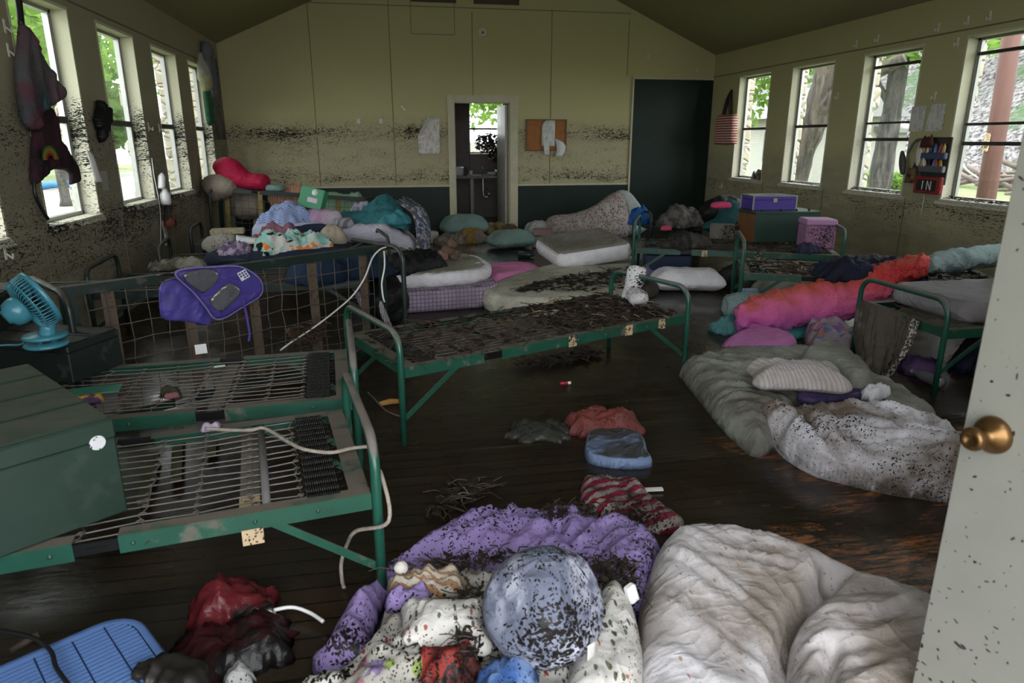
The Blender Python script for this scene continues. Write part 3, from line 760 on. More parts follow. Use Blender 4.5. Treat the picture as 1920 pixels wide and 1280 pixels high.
# stone buttresses between the windows
for sgn, X, lab in ((-1, -3.15, 'left'), (1, 6.35, 'right')):
    for i, y in enumerate([5.05, 6.62, 8.10, 9.55, 10.95]):
        y = [8.35, 10.35, 12.0, 13.75, 6.4][i] if sgn < 0 else [6.98, 8.55, 10.15, 11.75, 5.3][i]
        mb = MB(); random.seed(i * 3 + sgn)
        z = GZ
        while z < 3.0:
            h = random.uniform(.22, .42); j = lambda: random.uniform(-.03, .03)
            mb.box((X + j(), y + j(), z + h / 2), (.24 if sgn < 0 else .2, .24 + j(), h), random.uniform(-.06, .06), .03); z += h
        mb.build('stone_column', M_stone, None, 'rubble stone column outside the %s windows, number %d counted from the entrance' % (lab, i + 1) if 0 else
                 'rubble stone column outside the %s wall%s' % (lab, [', showing in the %s' % q for q in (['second window from the entrance', 'third window from the entrance', 'fourth window from the entrance', 'last window by the back corner', 'first window from the entrance'] if sgn < 0 else ['nearest window', 'second window from the entrance', 'third window from the entrance', 'last window by the back corner', 'gap behind the entrance door'])][i]), 'column', 'stone columns outside the windows')

def crown(rng, c, r, n, size, flat=.75):
    vs = []; fs = []
    for k in range(n):
        v = Vector((rng.gauss(0, 1), rng.gauss(0, 1), rng.gauss(0, 1))).normalized() * (rng.random() ** .4)
        p = Vector((c[0] + v.x * r, c[1] + v.y * r, c[2] + v.z * r * flat)); s = size * rng.uniform(.6, 1.3)
        a = Vector((rng.gauss(0, 1), rng.gauss(0, 1), rng.gauss(0, .6))).normalized(); b = a.orthogonal(); b.normalize()
        b = (Matrix.Rotation(rng.random() * 6.3, 3, a) @ b); i = len(vs)
        vs += [p - a * s, p + b * s * .42, p + a * s, p - b * s * .42]; fs.append((i, i + 1, i + 2, i + 3))
    return vs, fs
def tree(name, label, base, path, r0, crowns, seed, leafmat, bark, nleaf=700, size=.2, limbs=()):
    rng = random.Random(seed); t = thing(name, label, 'tree', base)
    pts = spline([base] + path, 6); rr = [r0 * (1 - .45 * i / (len(pts) - 1)) * (1 + .08 * rng.uniform(-1, 1)) for i in range(len(pts))]
    rr[0] *= 1.35
    mb = MB().tube(pts, rr, 12)
    for lp, lr in limbs: q = spline(lp, 5); mb.tube(q, [lr * (1 - .5 * i / (len(q) - 1)) for i in range(len(q))], 8)
    mb.build('trunk', bark, t)
    if crowns:
        mb = MB()
        for (x, y, z, r) in crowns: mb.add(*crown(rng, (x, y, z), r, nleaf, size))
        mb.build('foliage', leafmat, t)
tree('leaning_tree', 'thick leaning tree trunk outside the second right window from the back', (9.0, 14.3, GZ), [(9.0, 14.2, .8), (9.1, 13.85, 1.9), (9.2, 13.7, 2.9), (9.2, 13.6, 4.2)], .36,
     [(9.5, 15.4, 4.4, 1.4), (10.5, 16.5, 3.6, 1.0)], 1, M_leafg, M_bark, 500, .14, [([(9.1, 13.8, 2.0), (9.4, 13.2, 2.5), (9.9, 12.4, 2.95)], .22)])
tree('oak_tree', 'grey straight tree trunk outside the third right window from the back', (13.0, 16.5, GZ), [(13.0, 16.5, 1), (13.05, 16.5, 2.4), (13.2, 16.7, 4.0), (13.3, 16.8, 6)], .30,
     [(12.5, 16.8, 4.1, 1.3), (13.6, 15.6, 3.9, 1.2), (13, 17.5, 4.6, 1.4)], 2, M_leafg, M_bark2, 600, .16, [([(13.05, 16.5, 2.2), (12.7, 16.9, 3.0), (12.4, 17.4, 3.9)], .10)])
tree('maple_tree', 'leafy bright green tree outside the right window nearest the back wall', (9.8, 19.4, GZ), [(9.8, 19.4, 2), (9.9, 19.5, 4)], .14,
     [(9.6, 19.2, 2.3, 1.2), (10.4, 19.2, 3.3, 1.3), (9.2, 20.0, 3.6, 1.2), (10.0, 18.6, 4.2, 1.2)], 3, M_leafg, M_bark2, 800, .13)
for k, (x, y, h, lab) in enumerate([(27, 32, 6, 'thin tree on the hillside behind the grey oak trunk'), (30, 25, 7, 'thin tree on the hillside beyond the utility pole'), (27, 39, 7, 'thin tree on the hillside right of the leaning trunk')]):
    z = 2.2 if k != 1 else 3.6
    tree('hillside_tree', lab, (x, y, z), [(x + .2, y, z + h * .5), (x + .3, y + .2, z + h)], .16, [(x, y, z + h * .9, 2.2), (x + 1.5, y - 1, z + h * .75, 1.8), (x - 1.2, y + 1, z + h * .7, 1.7)], 20 + k, M_leafd, M_bark2, 450, .26)
for k, (x, y, lab) in enumerate([(-6.6, 13.5, 'bright leafy tree outside the second left window from the entrance'), (-8.5, 21, 'bright leafy tree outside the left windows near the back corner'), (-6.2, 8.6, 'leafy tree outside the nearest left window'), (-12, 30, 'far leafy tree beyond the pale path on the left'), (-5.4, 25.5, 'small leafy tree close behind the left stone columns')]):
    tree('yard_tree', lab, (x, y, GZ), [(x, y, 1.5), (x + .1, y, 3.5)], .14, [(x, y, 2.9, 1.3), (x + .9, y - .7, 3.6, 1.3), (x - .8, y + .8, 3.7, 1.4), (x + .2, y + .3, 4.8, 1.3)], 40 + k, M_leafg, M_bark2, 620, .15)
for k, (x, y, lab) in enumerate([(-15, 38, 'tall far tree beyond the pale path, seen through the second left window'), (-17, 27, 'tall broad tree far out in the left yard'), (-13, 15, 'broad tree in the left yard beside the pale path'), (-19, 48, 'farthest tree on the left, seen through the back left windows')]):
    tree('yard_tree', lab, (x, y, GZ), [(x, y, 2), (x + .1, y, 5)], .25, [(x, y, 2.6, 2.2), (x + 1.8, y - 1.4, 4.2, 2.2), (x - 1.6, y + 1.6, 4.4, 2.3), (x + .4, y + .5, 6.6, 2.6), (x + 1.5, y + 2.5, 2.4, 1.8)], 60 + k, M_leafd, M_bark2, 520, .34)
p = thing('utility_pole', 'red-brown wooden utility pole outside the nearest right window', 'pole', (9.0, 9.05, GZ))
MB().tube([(9.0, 9.05, GZ), (9.0, 9.12, 2), (9.0, 9.38, 7)], [.135, .125, .10], 16).build('pole_shaft', M_pole, p)
MB().tube(spline([(9.0, 9.55, 3.6), (8.98, 9.62, 2.2), (8.98, 9.66, 1.2), (9.0, 9.3, .9)], 5), .012, 6).build('guy_cable', M_white, p)
MB().box((8.86, 9.12, 1.42), (.02, .10, .26)).build('tag_plate', M_tape, p)
rng = random.Random(5)
mb = MB(); b = at(1645, 338, GZ); b = (15.4, 19.75, GZ)
for dx, dy, r in ((0, 0, .6), (.5, -.2, .45), (-.4, .3, .45)): mb.add(*crown(rng, (b[0] + dx, b[1] + dy, GZ + .45), r, 300, .12))
mb.build('shrub', M_leafg, None, 'small round green shrub on the lawn before the hillside', 'shrub')
bl = thing('cabin', 'cream cabin with green trim behind the leaning tree trunk', 'building', (16.2, 25.5, GZ))
MB().box((16.6, 25.5, 1.0), (2.6, 5.0, 2.6)).build('wall', M_cream, bl); MB().box((15.25, 23.8, .9), (.08, .9, 2.3)).build('door', M_greentrim, bl)
MB().box((15.24, 25.8, 1.2), (.06, 1.1, 1.1)).build('window', M_darkbar, bl)
mb = MB(); mb.add([(14.6, 22.4, 2.25), (14.6, 28.6, 2.25), (16.6, 28.6, 3.4), (16.6, 22.4, 3.4), (18.6, 22.4, 2.25), (18.6, 28.6, 2.25)], [(0, 1, 2, 3), (3, 2, 5, 4), (0, 3, 4), (1, 5, 2)]); mb.build('roof', M_roofing, bl, )
bl = thing('shed', 'small pale shed with low roof beside the grey oak trunk', 'building', (18.4, 23.6, GZ))
MB().box((18.4, 23.6, .8), (1.0, 1.3, 2.2)).build('wall', M_cream, bl); MB().box((18.4, 23.6, 2.0), (1.7, 2.0, .14), Matrix.Rotation(.22, 3, 'X')).build('roof', M_roofing, bl)
# flood drift of branches at the foot of the hill
mb = MB(); rng = random.Random(9)
for k in range(110):
    x = rng.uniform(21.5, 23.5); y = rng.uniform(15, 27); L = rng.uniform(.5, 2.2); a = rng.uniform(0, PI); t = rng.uniform(-.3, .4); z = GZ + rng.uniform(.02, .75)
    mb.tube([(x, y, z), (x + L * math.cos(a), y + L * math.sin(a), z + L * t)], rng.uniform(.02, .09), 5)
mb.build('driftwood_debris', plain('drift wood', (.16, .12, .105), .9, var=.5), None, 'tangled heap of flood branches at the foot of the hillside', 'debris', kind='stuff')
kb = MB(); kb.tube(spline([(-12.2, 28.2, GZ + .15), (-11.7, 28.3, GZ + .2), (-11.0, 28.5, GZ + .2), (-10.4, 28.7, GZ + .15)], 6), [.04] + [.14] * 17 + [.04], 10)
kb.build('canoe', plain('blue hull', (.03, .16, .34), .35), None, 'blue canoe lying on the yard outside the nearest left window', 'canoe')
# shrubbery and a bright pale roof behind the washroom window
mb = MB(); rng = random.Random(12)
for k in range(4): mb.add(*crown(rng, (2.2 + k * .8, 19 + k * .4, (2.5 + .5 * (k % 2)) if k < 3 else .6), 1.1, 420, .13))
mb.build('rear_shrubbery', M_leafg, None, 'bright leaves seen through the washroom window', 'tree')
MB().box((3.2, 17.2, .55), (4.4, 1.6, 1.7)).build('rear_outhouse', M_cream, None, 'pale low outhouse seen through the washroom window', 'building')
mb = MB(); rng = random.Random(14)
mb.add(*crown(rng, (2.03, WB - .34, 1.40), .26, 420, .045, .8)); mb.add(*crown(rng, (2.2, WB - .36, 1.18), .2, 200, .05, .6))
mb.build('leaf_debris', plain('dark wet leaves', (.045, .018, .018), .5, var=.7), None, 'dark leaves and debris banked against the washroom window', 'debris', kind='stuff')

# ------------------------------------------------------------------ washroom fittings
M_porc = plain('white porcelain', (.62, .62, .66), .2, var=.1, fleck=.12); M_ctr = plain('wet counter', (.22, .21, .22), .2, var=.3)
sk = thing('wash_counter', 'grey washroom counter with sink and trap pipe beyond the door', 'counter', (1.8, YB + 1.5, 0))
MB().box((1.80, YB + 1.45, .815), (2.1, .56, .05), None, .006).build('counter_top', M_ctr, sk)
MB().box((1.62, YB + 1.28, .40), (.06, .06, .80)).build('leg', plain('grey post', (.30, .28, .25), .5), sk)
MB().tube(spline([(1.83, YB + 1.3, .80), (1.83, YB + 1.3, .55), (1.85, YB + 1.3, .46), (1.92, YB + 1.3, .46), (1.94, YB + 1.3, .54), (1.94, YB + 1.55, .58)], 6), .022, 10).build('trap_pipe', M_metal, sk)
MB().lathe([(.0, 0), (.012, 0), (.012, .10), (.02, .11), (.02, .13), (0, .14)], (1.86, YB + 1.55, .84), 12).tube([(1.86, YB + 1.55, .95), (1.86, YB + 1.42, .96)], .010, 8).build('faucet', M_metal, sk)
c = (1.36, YB + 1.35, .84); MB().lathe([(.10, 0), (.125, .01), (.13, .13), (.115, .15), (.11, .15), (.105, .02), (0, .02)], c, 20).build('wash_basin', M_porc, None, 'round white basin at the left end of the washroom counter', 'basin')
c = (1.31, YB + 1.58, .84); MB().lathe([(.055, 0), (.06, .01), (.06, .2), (.03, .23), (.03, .25), (0, .25)], c, 16).build('white_jug', M_porc, None, 'white jug behind the basin on the washroom counter', 'jug')
c = (1.53, YB + 1.38, .84); MB().lathe([(.026, 0), (.028, .005), (.028, .10), (.012, .125), (.012, .15), (0, .15)], c, 12).build('brown_bottle', plain('brown plastic', (.05, .025, .018), .4), None, 'small brown bottle between basin and cup on washroom counter', 'bottle')
c = (1.62, YB + 1.36, .84); MB().lathe([(.028, 0), (.034, .085), (.031, .085), (.026, .01), (0, .01)], c, 14).build('white_cup', M_porc, None, 'small white cup at the middle of the washroom counter', 'cup')
c = (2.0, YB + 1.3, .84); MB().lathe([(.05, 0), (.09, .03), (.10, .055), (.09, .055), (.05, .02), (0, .015)], c, 16).build('soap_dish', M_porc, None, 'white dish at the right of the washroom counter', 'dish')
c = (1.22, WB - .056, 1.42); MB().box((1.30, WB - .075, 1.40), (.15, .05, .17), None, .01).box((1.30, WB - .105, 1.40), (.09, .012, .09)).build('wall_outlet', plain('dark steel box', (.10, .10, .10), .4, .5), None, 'square dark metal box on the washroom wall', 'outlet')
MB().lathe([(0, 0), (.04, 0), (.045, .02), (.045, .14), (.02, .18), (.015, .22), (0, .22)], (1.27, WB - .13, 1.03), 14).build('soap_dispenser', plain('clear plastic', (.30, .30, .28), .15), None, 'soap dispenser below the dark box on washroom wall', 'dispenser')

# ------------------------------------------------------------------ camp beds
BL, BW, BH = 1.92, .74, .40
_bed_cache = {}
def _mesh(key, fn, mat):
    if key not in _bed_cache:
        mb = fn(); me = bpy.data.meshes.new(key[0]); me.from_pydata(mb.v, [], mb.f); me.materials.append(mat)
        me.polygons.foreach_set('use_smooth', mb.sm); me.update(); _bed_cache[key] = me
    return _bed_cache[key]
def rail_mb(sgn, xh=-.46):
    mb = MB(); y = sgn * (BW / 2 - .002); g = .055
    for a, b in ((-BL / 2, xh - g), (xh + g, BL / 2)):
        mb.box(((a + b) / 2, y, BH - .026), (b - a, .005, .052)); mb.box(((a + b) / 2, y - sgn * .022, BH), (b - a, .046, .005))
    for xx in (.1, .3, .62, .80): mb.lathe([(0, 0), (.007, .001), (.006, .004), (0, .006)], (xx, y + sgn * .002, BH - .026), 8, (0, sgn, 0))
    return mb
def end_mb(sgn):
    x = sgn * (BL / 2 - .002); return MB().box((x, 0, BH - .026), (.005, BW, .052)).box((x - sgn * .03, 0, BH + .001), (.06, BW - .01, .005))
def hoop_mb(sgn, hz):
    x = sgn * (BL / 2 + .018); y = BW / 2 - .005; r = .10
    pts = [(x, -y, .0), (x, -y, BH)]
    for k in range(7): a = PI - k * PI / 12; pts.append((x, -y + r + r * math.cos(a), hz - r + r * math.sin(a)))
    q = [(p[0], -p[1], p[2]) for p in pts[::-1]]
    return MB().tube(pts + q, .0165, 12)
def spring_mb(lod, seed):
    rng = random.Random(seed); mb = MB(); nl = 14; x0, x1 = -BL / 2 + .21, BL / 2 - .21; nc = 11
    xs = [x0 + (x1 - x0) * k / (nc - 1) for k in range(nc)]
    dip = lambda x, y: BH - .008 - .018 * (1 - (2 * x / BL) ** 2) * (1 - (1.6 * y / BW) ** 2)
    ys = [-.325 + .65 * k / (nl - 1) for k in range(nl)]
    for j, y in enumerate(ys):
        pts = []; 
        for k in range(nc):
            jy = rng.uniform(-.006, .006); pts.append((xs[k], y + jy, dip(xs[k], y) + rng.uniform(-.004, .004)))
        mb.tube(pts, .0026, 5, caps=False)
        if lod: 
            for k in range(nc):
                c = pts[k]; mb.tube([(c[0] + .010 * math.cos(a) + .006, c[1] + .007 * math.sin(a), c[2] + .003) for a in [q * PI / 4 for q in range(8)]], .0022, 4, True)
    for k in range(nc):
        mb.tube([(xs[k] + rng.uniform(-.008, .008) + .012 * (j % 2), y, dip(xs[k], y) - .003 + .004 * (j % 2)) for j, y in enumerate(ys)], .0024, 5, caps=False)
    return mb
def grid_mb(seed):
    """open square link mesh"""
    rng = random.Random(seed); mb = MB(); nx, ny = 19, 8
    X = [-.86 + 1.72 * k / (nx - 1) for k in range(nx)]; Y = [-.33 + .66 * k / (ny - 1) for k in range(ny)]
    P = [[(X[i] + rng.uniform(-.008, .008), Y[j] + rng.uniform(-.008, .008), BH - .012 - .012 * math.sin(PI * i / (nx - 1))) for j in range(ny)] for i in range(nx)]
    for j in range(ny): mb.tube([P[i][j] for i in range(nx)], .0028, 5, caps=False)
    for i in range(nx): mb.tube(P[i], .0026, 5, caps=False)
    return mb
def coil_mb():
    pts = []
    for k in range(10 * 15): a = k / 10 * 2 * PI; pts.append((.008 + .100 * k / 149, .0105 * math.cos(a), .0105 * math.sin(a)))
    return MB().tube([(-.01, 0, 0)] + pts + [(.125, 0, 0)], .0032, 4, caps=False)
def bed(label, cx, cy, rot, M=None, dark=False, hoops=(.57, .57), lod=1, grid=False, seed=1, tapes=((.22, -1),), straps=(-.55, .05), coils=True, strapmat=None, braces=True, hx=-.46):
    t = thing('camp_bed', label, 'bed', (cx, cy, 0), rot, 'metal camp beds')
    if M is not None: t.matrix_basis = M
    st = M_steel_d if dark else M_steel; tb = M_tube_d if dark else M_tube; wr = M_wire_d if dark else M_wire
    def part(name, key, fn, mat, loc=(0, 0, 0), rz=0):
        o = bpy.data.objects.new(name, _mesh(key, fn, mat)); COL.objects.link(o); o.parent = t; o.location = loc; o.rotation_euler = (0, 0, rz); return o
    dk = 'd' if dark else ''
    for s in (-1, 1): part('side_rail', ('side_rail', s, dk, hx), lambda: rail_mb(s, hx), st); part('end_rail', ('end_rail', s, dk), lambda: end_mb(s), st)
    for s, hz in zip((-1, 1), hoops): part('end_hoop', ('end_hoop', s, dk, hz), lambda: hoop_mb(s, hz), tb)
    if grid: part('spring_mesh', ('spring_mesh', 'g', dk), lambda: grid_mb(3), wr)
    else: part('spring_mesh', ('spring_mesh', lod, dk, seed), lambda: spring_mb(lod, seed), wr)
    if coils:
        cm = M_coil
        for s in (-1, 1):
            for k in range(14): part('coil_spring', ('coil_spring',), coil_mb, cm, (s * (BL / 2 - .195), -.325 + .05 * k, BH - .006), 0 if s > 0 else PI)
    for x in straps: part('cross_strap', ('cross_strap', dk, x), lambda: MB().box((x, 0, BH - .034), (.06, BW - .01, .004)), strapmat or M_strap)
    for s in (-1, 1):
        if braces:
            for e in (-1, 1): part('leg_brace', ('leg_brace', s, e, dk), lambda: MB().bar((e * (BL / 2 - .30), s * (BW / 2 - .012), BH - .04), (e * (BL / 2 + .012), s * (BW / 2 - .012), .13), .004, .026), st)
        part('rail_hinge', ('rail_hinge', s, hx), lambda: MB().box((hx, s * (BW / 2 - .006), BH - .024), (.12, .006, .035)).box((hx, s * (BW / 2 - .002), BH - .028), (.05, .006, .012)), M_hinge)
    for x, s in tapes: part('tape_patch', ('tape_patch', x, s), lambda: MB().box((x, s * (BW / 2 + .0025), BH - .027), (.055, .003, .062)), M_tape)
    return t
def bed_by(label, nearright, deg, **k):
    a = rad(deg); c, s = math.cos(a), math.sin(a)
    return bed(label, nearright[0] - BL / 2 * c - BW / 2 * s, nearright[1] - BL / 2 * s + BW / 2 * c, a, **k)
b1 = bed_by('front left camp bed with bare springs and rope, nearest the camera', (-.08, 1.95), 9.5, tapes=(), straps=(-.16, .605), hx=.21)
MB().box((.61, -BW / 2 - .004, BH - .072), (.06, .003, .05)).build('tape_patch', M_tape, b1, local=True)
MB().box((.605, -BW / 2 + .09, BH - .028), (.061, .16, .003)).build('tape_patch', M_tape, b1, local=True)
MB().tube([(.655, -BW / 2 + .05, BH - .012), (.645, BW / 2 - .03, BH - .012)], .013, 10).build('tension_rod', plain('speckled grey rod', (.16, .15, .15), .5, .3, fleck=.3), b1, local=True)
bed_by('bare spring camp bed just behind the front left one', (-.17, 2.80), 4, seed=2, tapes=(), straps=(-.42, .40), hx=.40)
bed_by('green camp bed in the middle of the room littered with straw', (1.84, 3.90), 22.5, seed=3, lod=1, tapes=((.06, -1), (.48, -1), (.75, -1)), straps=(-.3, .55))
# bed tipped on its side, its wire mesh towards the camera
a = rad(36.5); c, s = math.cos(a), math.sin(a); n_ = Vector((s, -c, 0)); x_ = Vector((c, s, 0)); ctr = Vector((-.77, 4.14, .40))
Mt = Matrix(((x_[0], 0, n_[0], 0), (x_[1], 0, n_[1], 0), (0, 1, 0, 0), (0, 0, 0, 1)))
Mt.translation = ctr - n_ * BH
M_script = plain('rusty strap', (.085, .055, .035), .7, var=.4, fleck=.5)
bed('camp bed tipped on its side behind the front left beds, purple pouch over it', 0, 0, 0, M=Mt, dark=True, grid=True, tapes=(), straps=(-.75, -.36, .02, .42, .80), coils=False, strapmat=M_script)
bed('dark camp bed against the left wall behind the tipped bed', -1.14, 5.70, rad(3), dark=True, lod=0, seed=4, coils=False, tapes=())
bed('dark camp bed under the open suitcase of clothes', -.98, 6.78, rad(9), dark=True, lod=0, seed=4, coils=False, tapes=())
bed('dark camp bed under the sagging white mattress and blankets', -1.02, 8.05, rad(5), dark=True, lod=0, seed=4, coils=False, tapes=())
# second tipped bed by the back left corner
pA = Vector((-2.06, 9.42, .50)); pB = Vector((-.36, 8.95, .40)); x_ = (pB - pA).normalized(); n_ = Vector((x_[1], -x_[0], 0)).normalized(); y_ = n_.cross(x_)
Mt = Matrix(((x_[0], y_[0], n_[0], 0), (x_[1], y_[1], n_[1], 0), (x_[2], y_[2], n_[2], 0), (0, 0, 0, 1))); Mt.translation = pA + x_ * BL / 2 - n_ * BH
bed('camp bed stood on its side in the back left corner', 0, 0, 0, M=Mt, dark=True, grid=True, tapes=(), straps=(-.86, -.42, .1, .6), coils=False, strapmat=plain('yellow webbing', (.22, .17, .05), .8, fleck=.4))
bed('long camp bed on the right carrying the green trunk and pink box', 3.53, 6.52, rad(-25), hoops=(.66, .64), lod=0, seed=4, tapes=((-.28, -1), (.22, -1)), straps=(-.3, .3), coils=False)
bed('low camp bed between the trunk bed and the pink bedding', 3.92, 5.06, rad(-24), hoops=(.66, .55), lod=0, seed=4, dark=False, tapes=((.35, -1),), straps=(-.3, .3), coils=False)
bed('camp bed at right carrying a grey mattress, leopard-edged blanket hanging off', 4.12, 3.66, rad(1), hoops=(.57, .57), lod=0, seed=4, dark=False, tapes=(), coils=False)
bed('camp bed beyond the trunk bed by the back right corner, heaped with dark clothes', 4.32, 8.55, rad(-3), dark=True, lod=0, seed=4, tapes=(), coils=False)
# ------------------------------------------------------------------ bedding and clothes
def A(z, *q): return [at(x, y, z)[:2] for x, y in q]
def plane_pts(P0, ux, uy, *q):
    """pixels cast onto a plane through P0 with axes ux, uy -> local coordinates"""
    ux = np.array(ux); uy = np.array(uy); P0 = np.array(P0); nn = np.cross(ux, uy); out = []
    for x, y in q:
        d = _ray(x, y); t = ((P0 - CC) @ nn) / (d @ nn); p = CC + d * t - P0; out.append((float(p @ ux), float(p @ uy)))
    return out
def plane_M(P0, ux, uy):
    ux = Vector(ux); uy = Vector(uy); un = ux.cross(uy)
    m = Matrix(((ux[0], uy[0], un[0], 0), (ux[1], uy[1], un[1], 0), (ux[2], uy[2], un[2], 0), (0, 0, 0, 1))); m.translation = Vector(P0); return m
SPRIG = lambda c, k=.10, cols=((.03, .03, .03), (.30, .04, .03), (.05, .10, .03)): pat_spots(c, cols, 34, .19, (1, .38, 1), (0, 0, .7), .62)
F_purple = fabric('lilac quilt', (.265, .195, .42), None, .85, .25, (.11, .085, .14), patch=2.2)
F_sprig = fabric('white sprigged sheet', (.50, .485, .45), SPRIG((.56, .54, .50)), .9, .6, (.16, .125, .095), patch=2.6, off=2)
F_sprig2 = fabric('white bird-print cotton', (.56, .54, .50), SPRIG((.62, .60, .57)), .5, .3, (.28, .24, .2), off=5)
F_ball = fabric('blue-grey cushion cover', (.19, .21, .30), lambda b: b.mix(b.math('MULTIPLY', b.mr(b.noise(4, 3), .42, .58), b.mr(b.noise(22, 4), .40, .55)), (.14, .155, .22), (.46, .47, .56)), .85, .15, (.1, .1, .12), fs=2.0, patch=3.0)
F_white = fabric('white duvet with pink dashes', (.70, .67, .69), pat_spots((.70, .67, .70), ((.50, .22, .24), (.40, .30, .22)), 44, .15, (1, .32, 1), (0, 0, .9), .55), .30, .9, (.21, .17, .135), fs=2.2, sscale=1.6, patch=1.8)
F_red = fabric('red scrunched fabric', (.2, .025, .02), pat_noise((.24, .028, .022), (.05, .008, .008), 12), .95, .3, (.05, .02, .02))
F_multi = fabric('muddy print', (.4, .36, .34), pat_spots((.40, .38, .34), ((.22, .30, .07), (.45, .18, .24), (.25, .18, .35)), 9, .42, prob=.6), .75, .5, (.1, .09, .07), off=7)
F_blue = fabric('blue cotton', (.05, .14, .36), pat_noise((.03, .08, .24), (.12, .19, .36), 9), .6, .3, (.05, .06, .1))

# ---- the heap in front of the camera
purple = soft('purple_comforter', A(.10, (600, 1190), (640, 1130), (735, 1040), (830, 975), (905, 950), (1030, 944), (1120, 952), (1195, 972), (1240, 1003)) + A(.05, (1235, 1060), (1205, 1140), (1100, 1120), (960, 1080), (830, 1060), (735, 1100), (700, 1170), (690, 1240), (610, 1255), (580, 1225)), 0, .135, .10, F_purple,
     'lilac quilted comforter strewn with leaf scraps, behind the blue-grey round cushion', 'comforter', res=.011, lump=.25, lumpwl=.3, seed=3, quilt=(.16, .75, .010),
     folds=((.030, .16, .9, 2.5), (.014, .06, .3, 3.5), (.022, .09, 1.9, 3, -.08, 1.75, .3)), creases=((A(.1, (905, 1075), (960, 1010), (1010, 990)), .03, .035), (A(.1, (1080, 1050), (1050, 1000), (1010, 965)), .03, .03)))
soft('patterned_sheet', A(.10, (500, 1330), (560, 1262), (650, 1222), (700, 1165), (725, 1100), (790, 1062), (880, 1052), (1000, 1050), (1110, 1060), (1185, 1105), (1205, 1180), (1212, 1290), (1100, 1400), (800, 1420), (600, 1400)), 0, .10, .07, F_sprig,
     'muddy white sprigged sheet bunched under the round cushion', 'sheet', res=.012, lump=.35, lumpwl=.25, seed=8, folds=((.030, .12, .5, 2.2), (.018, .055, 1.7, 2.2)))
soft('sprigged_pillow', rrect(.115, 1.63, .27, .22, -.15, 5, .14, .012), .095, .11, .10, F_sprig2, 'white bird-print pillow left of the blue-grey round cushion', 'pillow', belly=.35, res=.010, seed=4,
     folds=((.010, .06, 1.0, 3), (.012, .05, .2, 2, .28, 1.58, .12)))
def ball_cushion():
    c = Vector((.375, 1.53, .245)); r = .166
    t = thing('round_cushion', 'blue-grey round cushion speckled with mud, in the front heap', 'cushion', (c[0], c[1], c[2] - r * .93))
    nu, nv = 64, 48; G = np.zeros((nu + 1, nv + 1, 3)); sd = Vector((.55, -.35, .75)).normalized()
    for i in range(nu + 1):
        for j in range(nv + 1):
            th = 2 * PI * i / nu; ph = PI * j / nv
            d = Vector((math.sin(ph) * math.cos(th), math.sin(ph) * math.sin(th), math.cos(ph)))
            k = 1 + .03 * float(fbm(np.array(th * 1.2 + 3), np.array(ph * 2), 4))
            q_ = d.dot(Vector((.70, -.50, .42)).normalized()); k *= min(1, .72 / max(q_, .01)); q_ = d.dot(Vector((-.75, -.45, .45)).normalized()); k *= min(1, .84 / max(q_, .01))
            k += .012 * float(ridges(np.array(th * .3), np.array(ph * .4), .12, 1.2, 3, 6))
            G[i, j] = (c.x + d.x * r * k, c.y + d.y * r * k * .95, c.z + d.z * r * k * .94)
    MB().grid(G).build('cushion_cover', F_ball, t)
    pts = [tuple(c + Vector((math.sin(a) * .02, math.cos(a) * .16, math.sin(a) * .166))) for a in []]
    drape('care_label', lambda u, v: (.452 + u * .026 - v * .004, 1.385 - .012 * math.sin(v * 2) + u * .012, .225 - v * .052 + .004 * u), 4, 6, fabric('white care label', (.62, .6, .58), None, .05, .2), parent=t, thick=.0015, label='white sewn-in care label')
ball_cushion()
crumple('red_garment', *at(838, 1232, .15)[:2], .10, .16, .14, .08, .3, F_red, 'crumpled red fabric in front of the bird-print pillow', 'garment', 5, res=.008, wl=.05)
crumple('printed_garment', *at(720, 1262, .14)[:2], .11, .26, .15, .07, .9, F_multi, 'muddy green and pink print garment at the bottom of the heap', 'garment', 9, res=.010, wl=.06)
crumple('patterned_scarf', *at(800, 1078, .16)[:2], .11, .24, .10, .06, -.2, fabric('cream patterned knit', (.45, .40, .32), pat_stripe((.48, .44, .36), (.30, .16, .09), 16, 'Y', .62, .3, 3), .5, .4), 'cream and brown patterned scarf on the lilac comforter', 'scarf', 12, res=.009, wl=.045)
c = at(752, 1064, .17); MB().lathe([(0, -.022), (.012, -.019), (.02, -.01), (.023, 0), (.02, .01), (.012, .019), (0, .022)], c, 14).build('white_pompom', fabric('white wool', (.62, .58, .54), None, .1, .2), None, 'small white pompom above the patterned scarf', 'pompom')
crumple('lilac_cloth', *at(765, 1105, .16)[:2], .11, .14, .06, .05, .1, F_purple, 'small lilac cloth above the bird-print pillow', 'cloth', 14, res=.009)
crumple('blue_garment', *at(958, 1262, .15)[:2], .10, .16, .14, .08, .2, F_blue, 'muddy blue garment at the foot of the round cushion', 'garment', 17, res=.009, wl=.05)
soft('folded_pillowcase', A(.13, (1130, 1110), (1175, 1120), (1200, 1190), (1205, 1290), (1140, 1340), (1060, 1320), (1090, 1200)), .10, .10, .07, F_sprig2, 'white bird-print pillowcase right of the round cushion', 'pillowcase', res=.010, seed=22, folds=((.012, .07, 1.3, 3),))
MB().box(at(1184, 1112, .19), (.034, .026, .058), Matrix.Rotation(-.3, 3, 'Y') @ Matrix.Rotation(.4, 3, 'Z'), .006).build('phone_charger', M_white, None, 'white charger block between round cushion and white duvet', 'charger')
